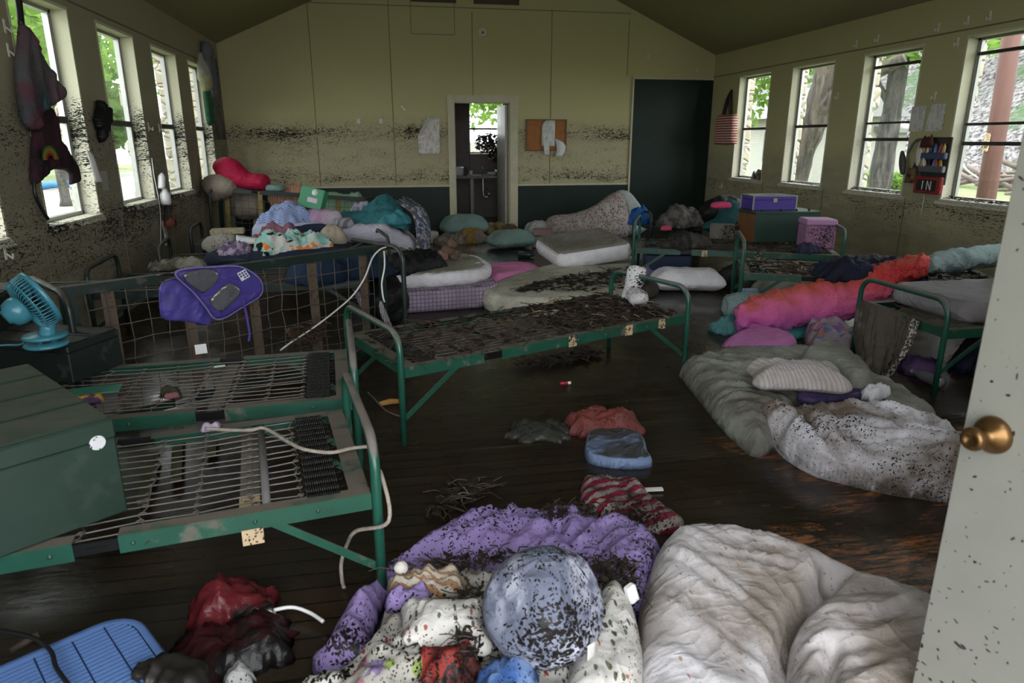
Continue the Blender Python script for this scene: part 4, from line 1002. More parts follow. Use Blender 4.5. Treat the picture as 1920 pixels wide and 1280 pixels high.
soft('white_duvet', A(.14, (1190, 1165), (1205, 1080), (1230, 1015), (1268, 985), (1330, 984), (1450, 1006), (1570, 1052), (1700, 1098), (1780, 1140), (1820, 1230), (1800, 1350), (1500, 1400), (1210, 1400), (1185, 1280)), 0, .20, .13, F_white,
     'white duvet with pink dashes and brown stains, right of the front heap', 'duvet', res=.012, lump=.14, lumpwl=.5, seed=31, folds=((.016, .20, 2.0, 8), (.006, .07, 1.7, 9), (.022, .08, 2.5, 4, 1.12, 1.72, .16)),
     creases=((A(.18, (1560, 1075), (1540, 1110), (1500, 1160), (1480, 1230), (1470, 1330)), .045, .10), (A(.18, (1560, 1080), (1600, 1070), (1680, 1085)), .03, .05)))
soft('bunched_duvet', A(.19, (1482, 1330), (1480, 1220), (1492, 1165), (1535, 1122), (1620, 1105), (1720, 1112), (1790, 1150), (1820, 1250), (1780, 1400), (1550, 1420)), .05, .20, .11, F_white,
     'bunched-up end of white bedding beside the open entrance door', 'duvet', belly=.2, res=.012, lump=.12, lumpwl=.4, seed=37, folds=((.018, .10, .15, 7), (.007, .05, .3, 6)), creases=((A(.22, (1560, 1220), (1555, 1260), (1560, 1330)), .022, .05),))

# ---- big duvet and mattress on the right
F_grey = fabric('grey-green fitted sheet', (.27, .275, .245), None, .16, .8, (.11, .098, .075), sscale=2.6)
F_wht = fabric('stained white cotton', (.74, .72, .78), None, .55, .95, (.14, .105, .075), sscale=3.0, patch=1.6, off=3)
F_wht2 = fabric('white cotton', (.80, .78, .83), None, .22, .45, (.35, .31, .28), off=9)
duv = soft('white_duvet', A(.12, (1385, 775), (1440, 765), (1560, 770), (1680, 775), (1760, 790), (1830, 830)) + A(.0, (1900, 900), (1890, 980), (1780, 945), (1680, 930), (1590, 910), (1510, 885), (1430, 830), (1390, 800)), 0, .19, .11, F_wht,
     'twisted white duvet with brown mud stains, lying below the brass doorknob', 'duvet', res=.012, lump=.35, lumpwl=.3, seed=42, folds=((.035, .16, -.55, 4), (.014, .075, -.25, 3.5), (.03, .12, .8, 2.5, 1.9, 2.75, .35)),
     creases=((A(.1, (1500, 800), (1560, 860), (1640, 905), (1700, 920)), .03, .05),))
soft('sheeted_mattress', A(.10, (1280, 675), (1335, 655), (1420, 650), (1520, 655)) + A(.05, (1590, 690), (1680, 735), (1760, 780), (1720, 800)) + A(.02, (1600, 800), (1500, 790), (1430, 850), (1370, 815), (1310, 745), (1278, 705)), 0, .15, .15, F_grey,
     'mattress under a wrinkled grey-green sheet, striped pillow on top', 'mattress', p=1.9, res=.013, lump=.22, lumpwl=.4, seed=47, folds=((.024, .13, -.7, 4.5), (.012, .06, -.5, 5), (.026, .06, -1.0, 3, 1.95, 3.6, .3)))
F_strip = fabric('ribbed white pillowcase', (.58, .55, .56), pat_stripe((.62, .58, .60), (.46, .42, .43), 15, 'X', .45, 0, 1.5), .1, .5, (.30, .25, .20))
pc = at(1500, 698, .26); pil = soft('striped_pillow', rrect(pc[0], pc[1] + .02, .50, .34, -.35, 5, .2, .02), .165, .15, .13, F_strip, 'ribbed white pillow lying on the grey-green sheet', 'pillow', belly=.35, res=.012, seed=51, folds=((.010, .05, 1.1, 4),))
soft('sheet_fold', A(.20, (1500, 668), (1560, 655), (1620, 690), (1640, 720), (1590, 722), (1540, 690)), .12, .16, .07, F_grey, 'loose grey-green sheet fold drawn round the ribbed pillow', 'sheet', res=.012, seed=54, folds=((.02, .05, -.6, 4),))
soft('purple_folder', A(.19, (1493, 736), (1530, 722), (1592, 714), (1618, 735), (1560, 744), (1520, 747)), .155, .035, .012, fabric('deep purple nylon', (.045, .03, .10), None, .2, .3, (.05, .04, .06), .45), 'dark purple pouch on the grey-green sheet before the ribbed pillow', 'pouch', smooth_outline=3, res=.010, folds=((.006, .08, .3, 3),))
crumple('tissue_paper', *at(1642, 738, .17)[:2], .15, .18, .08, .06, .3, plain('wet white tissue', (.66, .66, .70), .6), 'torn wet white tissue beside the purple pouch', 'tissue', 57, res=.008, wl=.035, amp=.03)

# ---- right-hand bed: pink sleeping bag and grey mattress
F_pink = fabric('pink ombre sleeping bag', (.8, .2, .4), lambda b: b.mix(b.mr(b.nz(), .62, .95), b.ramp(b.mr(b.math('ADD', b.xyz()[2], b.math('MULTIPLY', b.math('SUBTRACT', b.noise(3, 2), .5), .12)), .0, .42), [(0, (.42, .14, .50)), (.35, (.72, .14, .42)), (.7, (.78, .16, .30)), (1, (.62, .06, .06))]), (.66, .13, .09)), .42, .2, (.25, .08, .06), patch=1.8)
sweep('pink_sleeping_bag', [(*at(1385, 600, .12), .06, .10), (*at(1420, 592, .14), .15, .14), (*at(1480, 580, .17), .19, .165), (*at(1560, 562, .24), .20, .17), (*at(1640, 535, .37), .17, .14), (*at(1690, 512, .48), .12, .10), (*at(1728, 498, .56), .10, .085), (*at(1740, 497, .57), .03, .03)], F_pink,
      'pink and red sleeping bag sliding off the right-hand bed to the floor', 'sleeping bag', folds=.032, wl=.10, seed=61, floor=.005, n=10, seg=40)
F_mint = fabric('mint cotton', (.20, .32, .30), None, .35, .4, (.13, .14, .11)); F_mint2 = fabric('pale teal cotton', (.22, .30, .30), None, .4, .4, (.12, .13, .12), off=3)
sweep('teal_blanket_roll', [(*at(1738, 500, .55), .05, .05), (*at(1760, 493, .55), .09, .08), (*at(1800, 487, .56), .10, .085), (*at(1860, 478, .57), .10, .085), (*at(1930, 470, .57), .09, .08)], F_mint2, 'pale teal blanket rolled along the far side of the right-hand bed', 'blanket', folds=.016, wl=.07, seed=63)
F_lav = fabric('grey-lavender mattress ticking', (.30, .285, .31), None, .30, .6, (.15, .13, .13), patch=1.2)
soft('grey_mattress', rrect(4.22, 3.68, 1.80, .66, .02, 5, .15), .41, .13, .05, F_lav, 'grey mattress on the right-hand camp bed, muddy along its edge', 'mattress', belly=.45, p=3, res=.02, seed=66, folds=((.008, .14, .3, 4),))
crumple('grey_duvet', 4.55, 3.78, .52, .95, .50, .22, .1, fabric('grey-lavender duvet', (.27, .255, .275), None, .2, .5, (.13, .12, .12)), 'rumpled grey duvet on the right-hand camp bed behind the door', 'duvet', 68, res=.02, wl=.2)
def leopard():
    F = fabric('grey-brown fleece', (.12, .10, .088), pat_noise((.10, .083, .072), (.30, .27, .26), 3, .52, .66), .15, .4, (.07, .058, .045))
    E_ = MT('leopard-print edging'); v = E_.voro(60); E_.set(color=E_.mix(E_.math('LESS_THAN', E_.math('ABSOLUTE', E_.math('SUBTRACT', v, .38)), .16), (.42, .38, .35), (.02, .016, .014)), rough=.9)
    t = thing('hanging_blanket', 'grey-brown fleece blanket with leopard edging hanging off the right-hand bed', 'blanket', (3.16, 3.86, 0))
    P = [[(1612, 566, .42), (1605, 640, .18), (1628, 690, .02)], [(1640, 562, .43), (1640, 640, .17), (1652, 688, .02)], [(1668, 568, .42), (1662, 645, .17), (1675, 702, .02)], [(1672, 572, .40), (1670, 650, .16), (1684, 706, .02)]]
    X0 = 3.14
    Q = np.array([[(X0 + (.0, -.03, .03, .01)[i] - .05 * k, at(px_, py_, z)[1] if k == 2 else (4.02 - .18 * i - (.02 * k)), z) for k, (px_, py_, z) in enumerate(row)] for i, row in enumerate(P)])
    C = spline([q.ravel() for q in Q], 12).reshape(-1, 3, 3)
    def fn(u, v, a=0, b=.88):
        w = (a + u * (b - a)) * (len(C) - 1); i = min(int(w), len(C) - 2); f = w - i; r = C[i] * (1 - f) + C[i + 1] * f
        p = (1 - v) ** 2 * r[0] + 2 * v * (1 - v) * r[1] + v * v * r[2]
        k = float(ridges(np.array(w * .02), np.array(v * .25), .05, 1.35, 6, 4)) * .028 * (.3 + v)
        return (p[0] - k, p[1] + k * .3, p[2])
    drape('fleece', fn, 50, 30, F, parent=t, thick=.008); drape('leopard_edging', lambda u, v: fn(u, v, .86, 1.0), 12, 30, E_.m, parent=t, thick=.011)
leopard()
soft('pink_pillow', A(.03, (1352, 655), (1385, 630), (1440, 624), (1492, 640), (1478, 657), (1420, 662)), 0, .10, .07, fabric('pink pillowcase', (.55, .19, .45), None, .16, .2, (.35, .15, .25)), 'flat pink pillow on the floor below the pink sleeping bag', 'pillow', belly=.3, res=.014, seed=71, folds=((.006, .08, .4, 4),))
sweep('aqua_pillow', [(*at(1358, 575, .12), .02, .02), (*at(1362, 575, .12), .10, .09), (*at(1385, 573, .13), .13, .11), (*at(1420, 568, .15), .12, .10), (*at(1440, 566, .15), .03, .03)], F_mint2, 'muddy aqua pillow poking out left of the pink sleeping bag', 'pillow', folds=.012, wl=.07, seed=72, floor=.01)
crumple('teal_towel', *at(1362, 612, .04)[:2], 0, .24, .2, .10, .4, fabric('teal towel', (.09, .24, .25), None, .2, .3, (.05, .1, .1)), 'teal towel on the floor under the aqua pillow', 'towel', 73, res=.014)
soft('teal_sheet', A(.03, (1430, 632), (1460, 620), (1530, 606), (1540, 614), (1490, 630)), 0, .05, .04, fabric('turquoise sheet', (.05, .30, .31), None, .2, .2), 'turquoise sheet edge on the floor under the pink sleeping bag', 'sheet', res=.015)
F_print = fabric('blue and pink print', (.4, .3, .45), pat_spots((.36, .31, .36), ((.14, .18, .42), (.55, .20, .14), (.30, .14, .34)), 12, .45, prob=.5), .3, .4)
soft('printed_blanket', A(.05, (1512, 640), (1520, 615), (1555, 612), (1600, 632), (1645, 645), (1620, 660), (1550, 655)), 0, .15, .08, F_print, 'crumpled blue and pink print blanket beside the leopard-edged blanket', 'blanket', res=.012, seed=75, lump=.5, lumpwl=.15, folds=((.02, .07, .6, 2.5),), jag=.03)
F_navy = fabric('navy fabric', (.012, .015, .04), None, .12, .3, (.03, .028, .03))
crumple('navy_jacket', 3.75, 4.72, .40, .75, .42, .14, -.4, F_navy, 'navy jacket slumped on the low bed behind the pink sleeping bag', 'jacket', 77, res=.018, wl=.12)
crumple('navy_bundle', 4.1, 3.66, 0, .9, .5, .22, .2, F_navy, 'navy bundle on the floor under the right-hand bed', 'bundle', 78, res=.02)
crumple('purple_garment', 3.42, 3.72, 0, .3, .22, .08, .8, fabric('dull purple', (.12, .06, .19), None, .2, .3), 'dull purple garment under the right-hand bed', 'garment', 79, res=.016)
crumple('blue_grey_garment', 4.0, 3.36, .02, .35, .25, .14, .4, fabric('blue-grey cotton', (.10, .15, .19), None, .2, .3), 'blue-grey garment under the right-hand bed near the door', 'garment', 80, res=.016)
mb = MB(); q = at(1768, 715, .04); mb.lathe([(0, 0), (.034, .002), (.036, .02), (.036, .13), (.030, .16), (.014, .19), (.014, .215), (.017, .216), (.017, .235), (0, .235)], (q[0] - .02, q[1] - .02, .038), 18, (-.12, 1, .02)); mb.build('clear_bottle', plain('clear plastic bottle', (.16, .17, .18), .12, 0, spec=.8), None, 'clear drinks bottle on the floor beside the right-hand bed leg', 'bottle')

# ---- middle of the room
F_plaid = fabric('lilac check mattress cover', (.4, .33, .45), pat_check((.42, .35, .45), (.17, .12, .20), 9, 0, .93), .4, .55, (.14, .11, .11), patch=1.6)
F_tick = fabric('stained mattress ticking', (.34, .325, .265), None, .2, .6, (.15, .135, .10))
def mattress(name, label, cx, cy, L, W, rot, z0, h, mat, topmat=None, seed=1, r=.22, group=None):
    o = soft(name, rrect(cx, cy, L, W, rot, 6, r), z0, h, .05, mat, label, 'mattress', group, belly=.5, p=3.2, res=.02, seed=seed, folds=((.007, .13, rot + .3, 4), (.006, .25, rot + 1.4, 3)))
    if topmat is not None:
        a = rrect(cx, cy, L - .10, W - .10, rot, 6, r); soft('mattress_top', a, z0 + h - .026, .034, .04, topmat, res=.02, seed=seed + 3, folds=((.010, .12, rot + .5, 4),), parent=o)
        pts = [(x, y, z0 + h - .018) for x, y in spline(rrect(cx, cy, L - .07, W - .07, rot, 6, r), 3, True)]; MB().tube(pts, .008, 6, True).build('piping', F_wht2, o)
    return o
mattress('check_mattress', 'lilac check mattress on the floor, lower of the pair behind the middle bed', .34, 6.55, 1.28, 1.34, .12, 0, .20, F_plaid, seed=3)
mattress('white_mattress', 'white-edged mattress lying on top of the lilac check mattress', .38, 6.62, 1.22, 1.26, .12, .195, .12, F_wht2, F_tick, seed=5, r=.4)
F_black = fabric('black nylon', (.009, .009, .011), None, .15, .2, (.02, .018, .015), .5)
sweep('black_duffel', [(.05, 5.42, .16, .03, .03), (.03, 5.46, .17, .15, .15), (-.02, 5.68, .20, .18, .18), (-.05, 5.9, .2, .17, .17), (-.06, 6.0, .2, .05, .05)], F_black, 'black duffel bag beside the green hoop of the tipped bed', 'bag', folds=.015, wl=.1, seed=7, floor=.005)
crumple('black_jacket', .28, 6.28, .31, .62, .34, .16, .7, F_black, 'black jacket draped across the white-edged mattress', 'jacket', 81, res=.016, wl=.1)
crumple('olive_cloth', .12, 6.85, .31, .42, .26, .10, .4, fabric('olive-grey cloth', (.19, .18, .14), None, .3, .4), 'olive-grey cloth on the white-edged mattress behind the black jacket', 'cloth', 82, res=.016)
pt = thing('plush_toy', 'muddy pink and brown plush toy on the white-edged mattress', 'toy', (.62, 6.72, .32)); F_pl = fabric('pink-brown plush', (.33, .16, .13), None, .4, .4); F_pl2 = fabric('brown plush', (.14, .085, .06), None, .4, .4)
for nm, q, r, m in (('body', (.62, 6.74, .40), .075, F_pl2), ('head', (.66, 6.72, .475), .055, F_pl2), ('arm', (.54, 6.68, .38), .045, F_pl), ('arm', (.70, 6.70, .38), .040, F_pl2), ('leg', (.57, 6.63, .365), .045, F_pl), ('leg', (.66, 6.62, .36), .04, F_pl2)):
    MB().lathe([(r * math.sin(k * PI / 8), -r * math.cos(k * PI / 8) * .9) for k in range(9)], q, 14, (.3, -.6, .6)).build(nm, m, pt)
F_pp = fabric('pink and orange pillowcase', (.7, .2, .4), lambda b: b.mix(b.mr(b.math('ADD', b.xyz()[2], b.math('MULTIPLY', b.noise(7, 2), .03)), .072, .090), b.mix(b.mr(b.xyz()[0], -.05, .25), (.58, .12, .02), (.30, .08, .42)), (.72, .24, .48)), .14, .15, (.4, .15, .2))
soft('pink_orange_pillow', A(.08, (905, 522), (910, 508), (975, 502), (1015, 510), (990, 522), (930, 532)), 0, .17, .10, F_pp, 'pink pillow with orange underside between the two floor mattresses', 'pillow', belly=.5, res=.014, seed=85, folds=((.006, .1, .2, 4),))
F_m2 = fabric('muddy white mattress', (.50, .48, .40), None, .50, .6, (.20, .17, .13), patch=1.0)
soft('floor_mattress', A(.05, (905, 570), (930, 548), (1010, 520), (1110, 498), (1180, 492), (1188, 530), (1180, 552), (1120, 572), (1050, 585), (960, 583)), 0, .17, .055, F_m2, 'muddy white mattress flat on the floor behind the middle bed', 'mattress', belly=.45, p=3, res=.02, seed=86, smooth_outline=4, folds=((.008, .2, .3, 4),))
# folded mattress standing on it, front edge towards the door
P0 = Vector(at(1122, 497, .17)); up = Vector((.0, .50, .05)).normalized(); ux = Vector((.985, .10, .10)).normalized(); uy = (up - ux * up.dot(ux)).normalized()
Mm = plane_M(P0 + Vector((0, 0, .0)), ux, uy)
m3 = soft('propped_mattress', rrect(-.01, .42, .86, .84, 0, 6, .13), 0, .17, .05, fabric('white mattress side', (.86, .84, .88), None, .08, .35, (.4, .36, .33)), 'thick white mattress propped up on the muddy floor mattress', 'mattress', belly=.5, p=3, res=.02, seed=88, M=Mm)
soft('stained_top', rrect(-.01, .43, .83, .81, 0, 6, .13), .15, .045, .06, fabric('grey stained sheet', (.25, .235, .20), None, .3, .6, (.13, .11, .085), patch=1.4), res=.02, seed=89, M=Mm, folds=((.012, .09, .5, 4),), parent=m3)
# floral bedding heaped behind
F_flor = fabric('floral print', (.4, .36, .34), pat_spots((.44, .40, .38), ((.16, .03, .04), (.05, .06, .05), (.24, .09, .08)), 30, .34, prob=.45), .22, .5, (.20, .15, .12))
P0 = Vector(at(1095, 442, .02)); ux = Vector((1, -.05, 0)).normalized(); uy0 = Vector((0, .42, .9)).normalized(); uy = (uy0 - ux * uy0.dot(ux)).normalized()
fl = soft('floral_comforter', plane_pts(P0, ux, uy, (1028, 442), (1028, 408), (1075, 400), (1112, 386), (1148, 362), (1166, 366), (1178, 400), (1174, 446), (1100, 450)), -.16, .34, .20, F_flor, 'floral print comforter slumped against the heap near the green panel', 'comforter', belly=.4, res=.022, seed=91, M=plane_M(P0, ux, uy), folds=((.02, .14, 1.2, 4),))
soft('white_lining', plane_pts(P0, ux, uy, (1152, 362), (1172, 356), (1192, 372), (1216, 412), (1212, 436), (1176, 440), (1170, 400)), -.12, .24, .10, fabric('pale blue-grey lining', (.42, .45, .45), None, .12, .4, (.25, .25, .23)), res=.022, seed=92, M=plane_M(P0, ux, uy), folds=((.014, .1, .9, 4),), parent=fl)
q = at(1010, 432, .1); soft('small_print_pillow', rrect(q[0], q[1], .42, .34, .1, 5, .25, .02), 0, .26, .16, fabric('pale sprig cotton', (.46, .47, .46), SPRIG((.48, .49, .48)), .2, .4), 'pale print pillow left of the floral comforter', 'pillow', belly=.4, res=.02, seed=93, folds=((.012, .09, .3, 3),))
q = at(872, 440, .05); soft('mint_pillow', rrect(q[0], q[1] + .1, .74, .46, .25, 5, .3, .02), .02, .34, .22, F_mint, 'mint pillow leaning at the washroom doorway, the farther of two', 'pillow', belly=.4, res=.022, seed=95, folds=((.012, .12, .3, 3),))
q = at(960, 455, .08); soft('mint_pillow', rrect(q[0], q[1] + .05, .68, .44, .32, 5, .3, .02), 0, .26, .2, F_mint, 'mint pillow on the wet floor, the nearer of two by the washroom', 'pillow', belly=.4, res=.022, seed=96, folds=((.012, .12, .5, 3),))
q = at(885, 447, .05); crumple('mustard_garment', q[0], q[1], 0, .42, .3, .18, .5, fabric('mustard cloth', (.26, .15, .02), pat_noise((.30, .17, .02), (.22, .19, .16), 6), .5, .5), 'mustard and grey garment between the two mint pillows', 'garment', 97, res=.02)
q = at(850, 452, .03); crumple('brown_garment', q[0] - .05, q[1], 0, .46, .3, .13, .1, fabric('brown patterned cloth', (.13, .09, .06), pat_noise((.16, .12, .09), (.34, .30, .27), 9), .6, .5), 'brown patterned garment left of the mustard garment', 'garment', 98, res=.02)
q = at(940, 432, .03); crumple('tan_garment', q[0], q[1], 0, .6, .3, .13, .0, fabric('tan cloth', (.30, .20, .09), pat_noise((.32, .22, .10), (.12, .07, .04), 7), .5, .5), 'tan garment heaped against the washroom door frame', 'garment', 99, res=.02)
q = at(805, 448, .06); MB().box((q[0], q[1], .085), (.24, .17, .17), .5, .02).build('white_carton', fabric('soggy white card', (.52, .48, .44), None, .35, .4), None, 'soggy white carton on the floor beside the plaid blanket', 'carton')
q = at(1018, 455, .06); bx = thing('pink_case', 'dusty pink case on the floor right of the nearer mint pillow', 'case', (q[0], q[1], 0), -.2)
MB().box((0, 0, .13), (.30, .22, .26), None, .02).build('body', plain('dusty pink vinyl', (.24, .15, .14), .5, fleck=.3), bx, local=True); MB().box((0, -.112, .17), (.31, .004, .02)).build('latch_strap', M_black, bx, local=True)
MB().lathe([(0, 0), (.036, .002), (.036, .15), (.02, .18), (.018, .21), (0, .21)], (*at(972, 476, .04)[:2], .037), 14, (.9, -.4, 0)).build('dark_flask', plain('dark blue flask', (.02, .035, .05), .3), None, 'dark flask on the wet floor before the nearer mint pillow', 'flask')
q = at(840, 478, .01)
# boot on the middle bed
bt = thing('snow_boot', 'white fleece boot caked in black mud on the middle bed', 'boot', at(1195, 560, .40)); F_bt = fabric('white fleece', (.68, .66, .68), None, .95, .3, (.2, .18, .16), fs=1.3, patch=5)
q = at(1192, 548, .46); sweep('boot_shaft', [(q[0] - .02, q[1] + .05, .40, .05, .06), (q[0], q[1] + .05, .48, .065, .06), (q[0] + .02, q[1] + .06, .58, .068, .06), (q[0] + .03, q[1] + .07, .62, .05, .05)], F_bt, folds=.006, wl=.05, seed=3, parent=bt)
q = at(1190, 562, .43); sweep('boot_foot', [(q[0] + .01, q[1] - .09, .43, .03, .025), (q[0] + .01, q[1] - .06, .445, .062, .05), (q[0] + .02, q[1] + .02, .45, .068, .055), (q[0] + .03, q[1] + .10, .45, .055, .05)], F_bt, folds=.006, wl=.05, seed=4, parent=bt)
sweep('muddy_bundle', [(q[0] + .10, q[1] + .04, .44, .02, .02), (q[0] + .12, q[1] + .08, .46, .06, .05), (q[0] + .15, q[1] + .16, .47, .07, .06), (q[0] + .17, q[1] + .22, .45, .02, .02)], fabric('mud-black fleece', (.02, .017, .015), None, .4), 'mud-black bundle right of the fleece boot', 'bundle', folds=.01, wl=.05, seed=5)
# things under and on the right-hand beds
q = at(1292, 530, .08); soft('white_pillow', rrect(q[0], q[1] + .05, .72, .44, -.25, 5, .22, .02), 0, .22, .16, F_wht2, 'white pillow on the floor under the trunk bed', 'pillow', belly=.4, res=.016, seed=101, folds=((.010, .1, .2, 3),))
q = at(1483, 545, .08); soft('beige_pillow', rrect(q[0], q[1] + .05, .62, .40, -.2, 5, .22, .02), 0, .17, .13, fabric('muddy beige cotton', (.32, .30, .26), None, .55, .5, (.15, .13, .1)), 'muddy beige pillow under the low bed', 'pillow', belly=.4, res=.016, seed=102, folds=((.008, .1, .2, 3),))
q = at(1380, 525, .05); crumple('grey_garment', q[0] - .02, q[1] + .1, 0, .3, .22, .15, .8, fabric('grey cotton', (.24, .23, .2), None, .4, .4), 'grey garment beside the right end of the white pillow', 'garment', 103, res=.016)
q = at(1400, 550, .04); MB().lathe([(0, 0), (.045, .002), (.047, .02), (.047, .17), (.03, .19), (.03, .215), (0, .215)], (q[0] - .08, q[1], .048), 18, (1, -.15, 0)).build('blue_bottle', plain('pale blue bottle', (.26, .33, .48), .4, fleck=.3), None, 'pale blue bottle lying on the floor by the bed leg', 'bottle')
q = at(1236, 520, .05); crumple('lilac_plush', q[0] - .12, q[1] + .02, 0, .16, .16, .16, 0, fabric('lilac plush', (.22, .16, .34), None, .3), 'lilac plush beside the left end of the white pillow', 'toy', 104, res=.016)
F_dk = fabric('dark wet cloth', (.022, .02, .019), pat_noise((.022, .02, .019), (.06, .055, .055), 9), .3, .4, (.03, .027, .02))
crumple('dark_clothes', 3.05, 6.62, .40, .5, .4, .13, .4, F_dk, 'dark wet clothes on the left end of the trunk bed', 'clothes', 105, res=.02)
crumple('grey_sweater', 3.75, 8.3, .40, .62, .45, .22, .3, fabric('grey knit', (.13, .12, .125), pat_noise((.16, .15, .155), (.06, .055, .055), 14), .3, .4), 'crumpled grey sweater on the far right bed', 'sweater', 106, res=.02, wl=.07)
crumple('pinkish_cloth', 4.25, 8.35, .40, .45, .35, .16, .1, fabric('grey-pink cloth', (.22, .12, .12), pat_noise((.24, .2, .2), (.26, .07, .07), 9), .3, .4), 'grey and pink cloth right of the grey sweater', 'cloth', 107, res=.02)
crumple('blue_bag', 3.27, 8.55, .40, .26, .2, .2, .1, fabric('bright blue nylon', (.015, .09, .30), None, .2, .2, (.02, .05, .1), .5), 'bright blue bag at the left end of the far right bed', 'bag', 108, res=.02)
F_teal = fabric('teal plush', (.018, .085, .095), None, .12, .25, (.02, .06, .06))
q = at(1350, 412, .56); sweep('teal_neck_pillow', [(q[0] - .18, q[1] - .05, .46, .03, .03), (q[0] - .16, q[1] - .05, .47, .09, .07), (q[0] - .02, q[1] - .06, .50, .12, .10), (q[0] + .10, q[1] + .02, .58, .12, .11), (q[0] + .16, q[1] + .10, .70, .11, .10), (q[0] + .15, q[1] + .14, .76, .04, .04)], F_teal, 'teal stuffed pillow left of the green trunk', 'pillow', folds=.008, wl=.12, seed=109)
q = at(1316, 405, .5); sweep('teal_pillow_arm', [(q[0] + .0, q[1] + .10, .50, .02, .02), (q[0] + .05, q[1] + .10, .51, .08, .06), (q[0] + .20, q[1] + .08, .54, .08, .06), (q[0] + .24, q[1] + .08, .54, .02, .02)], F_teal, 'teal stuffed arm lying behind the teal stuffed pillow', 'toy', folds=.006, wl=.1, seed=110)
q = at(1365, 395, .62); sweep('black_backpack', [(q[0] - .15, q[1] + .25, .45, .05, .05), (q[0] - .10, q[1] + .25, .56, .14, .15), (q[0] + .15, q[1] + .27, .60, .15, .18), (q[0] + .36, q[1] + .28, .54, .12, .13), (q[0] + .40, q[1] + .28, .5, .03, .03)], F_black, 'black backpack behind the teal stuffed pillow', 'backpack', folds=.02, wl=.12, seed=111, floor=.41)
q = at(1356, 388, .78); soft('pink_purse', rrect(q[0], q[1] + .05, .22, .14, .1, 5, .4), .76, .07, .06, fabric('hot pink fabric', (.62, .06, .16), None, .1, .1), 'hot pink purse on the black backpack', 'purse', belly=.4, res=.016)
q = at(1303, 453, .44); MB().box((q[0], q[1] + .02, .435), (.20, .10, .07), -.35, .015).build('pink_pencil_case', plain('hot pink vinyl', (.72, .08, .22), .45, fleck=.35), None, 'hot pink pencil case on the edge of the trunk bed', 'case')
q = at(1252, 432, .5); soft('pink_beanie', rrect(q[0], q[1] + .05, .13, .09, .2, 5, .4), .50, .05, .05, fabric('pink felt', (.6, .07, .15), None, .2), 'small pink cap among the dark clothes', 'cap', res=.012)
q = at(1358, 440, .45); mb = MB().box((q[0], q[1] + .06, .48), (.26, .16, .16), -.45, .01); mb.build('muddy_carton', fabric('muddy grey card', (.22, .20, .17), None, .8, .5), None, 'muddy grey carton between pink pencil case and green trunk', 'carton')
crumple('dark_blue_cloth', 4.05, 6.02, .40, .25, .2, .08, .2, fabric('dark blue cloth', (.01, .015, .06), None, .1), 'dark blue cloth before the pink box', 'cloth', 113, res=.016)
c1 = at(1225, 485, .1); bn = thing('blue_bin', 'dark blue storage bin under the left end of the trunk bed', 'bin', (3.05, 7.05, 0), -.3)
MB().box((0, 0, .14), (.5, .36, .28), None, .02).build('body', plain('dark blue plastic', (.01, .03, .08), .4), bn, local=True); MB().box((0, 0, .29), (.54, .40, .03), None, .01).build('lid', plain('dark blue lid', (.012, .04, .10), .4), bn, local=True)
crumple('dark_bedding', 3.75, 6.45, 0, .8, .5, .2, -.3, F_dk, 'dark wet bedding on the floor under the trunk', 'bedding', 114, res=.025)
crumple('brown_bedding', 4.2, 5.3, .40, .7, .4, .07, -.4, F_dk, 'dark wet leaves and cloth on the low bed', 'cloth', 115, res=.02)
# ------------------------------------------------------------------ left side
R3 = lambda a, ax='Z': Matrix.Rotation(a, 3, ax)
u_ = Vector((.78, .62, 0)).normalized(); v_ = Vector((-.62, .78, 0))
def trunk(name, label, base, ang, L, D, H, mat, latches=True, bands=3, sticker=False):
    t = thing(name, label, 'trunk', base, ang)
    MB().box((0, 0, H * .40), (L, D, H * .80), None, .004).build('body', mat, t, local=True)
    lid = MB().box((0, 0, H * .90), (L + .006, D + .006, H * .19), None, .005)
    for k in range(bands + 1): lid.box((0, -D / 2 + D * (k + .5) / (bands + 1), H + .002), (L - .01, D / (bands + 1) - .014, .008), None, .003)
    lid.build('lid', mat, t, local=True)
    if latches:
        for x in (-L * .36, -L * .12, L * .14): MB().box((x, -D / 2 - .006, H * .84), (.05, .014, .08), None, .004).box((x, -D / 2 - .016, H * .93), (.022, .014, .024), None, .004).build('latch', M_black, t, local=True)
    return t
t = trunk('storage_trunk', 'large green wooden trunk on the nearest left bed', (-1.008 - u_[0] * .40, 2.255 - u_[1] * .40, .408), math.atan2(u_[1], u_[0]), .80, .74, .292, M_trunk, False)
for x in (-.02, -.14): MB().box((x, -.34, .302), (.035, .06, .018), None, .006).lathe([(0, 0), (.013, 0), (.011, .02), (0, .024)], (x, -.32, .308), 12).build('lid_stay', M_black, [q for q in t.children if q.name.startswith('lid') and 'stay' not in q.name][0], local=True)
mb = MB(); mb.add([(.352 + .021 * math.cos(k * PI / 10), -.3752, .235 + .021 * math.sin(k * PI / 10)) for k in range(20)], [tuple(range(20))]); mb.build('sticker', plain('white round sticker', (.6, .6, .62), .5, var=.3, fleck=.9, fs=2), t, local=True)
a2 = math.atan2(-.39, .92); c2 = Vector((-1.385, 3.18, .41)) + R3(a2) @ Vector((-.36, .155, 0))
trunk('storage_trunk', 'dark green trunk on the second left bed with a turquoise fan on it', tuple(c2), a2, .70, .30, .172, M_trunk_d, False, 1)
c3 = Vector((-2.0, 3.62, .41)); trunk('storage_trunk', 'dark trunk against the left wall behind the turquoise fan', tuple(c3), .1, .40, .45, .34, M_trunk_d, True, 1)
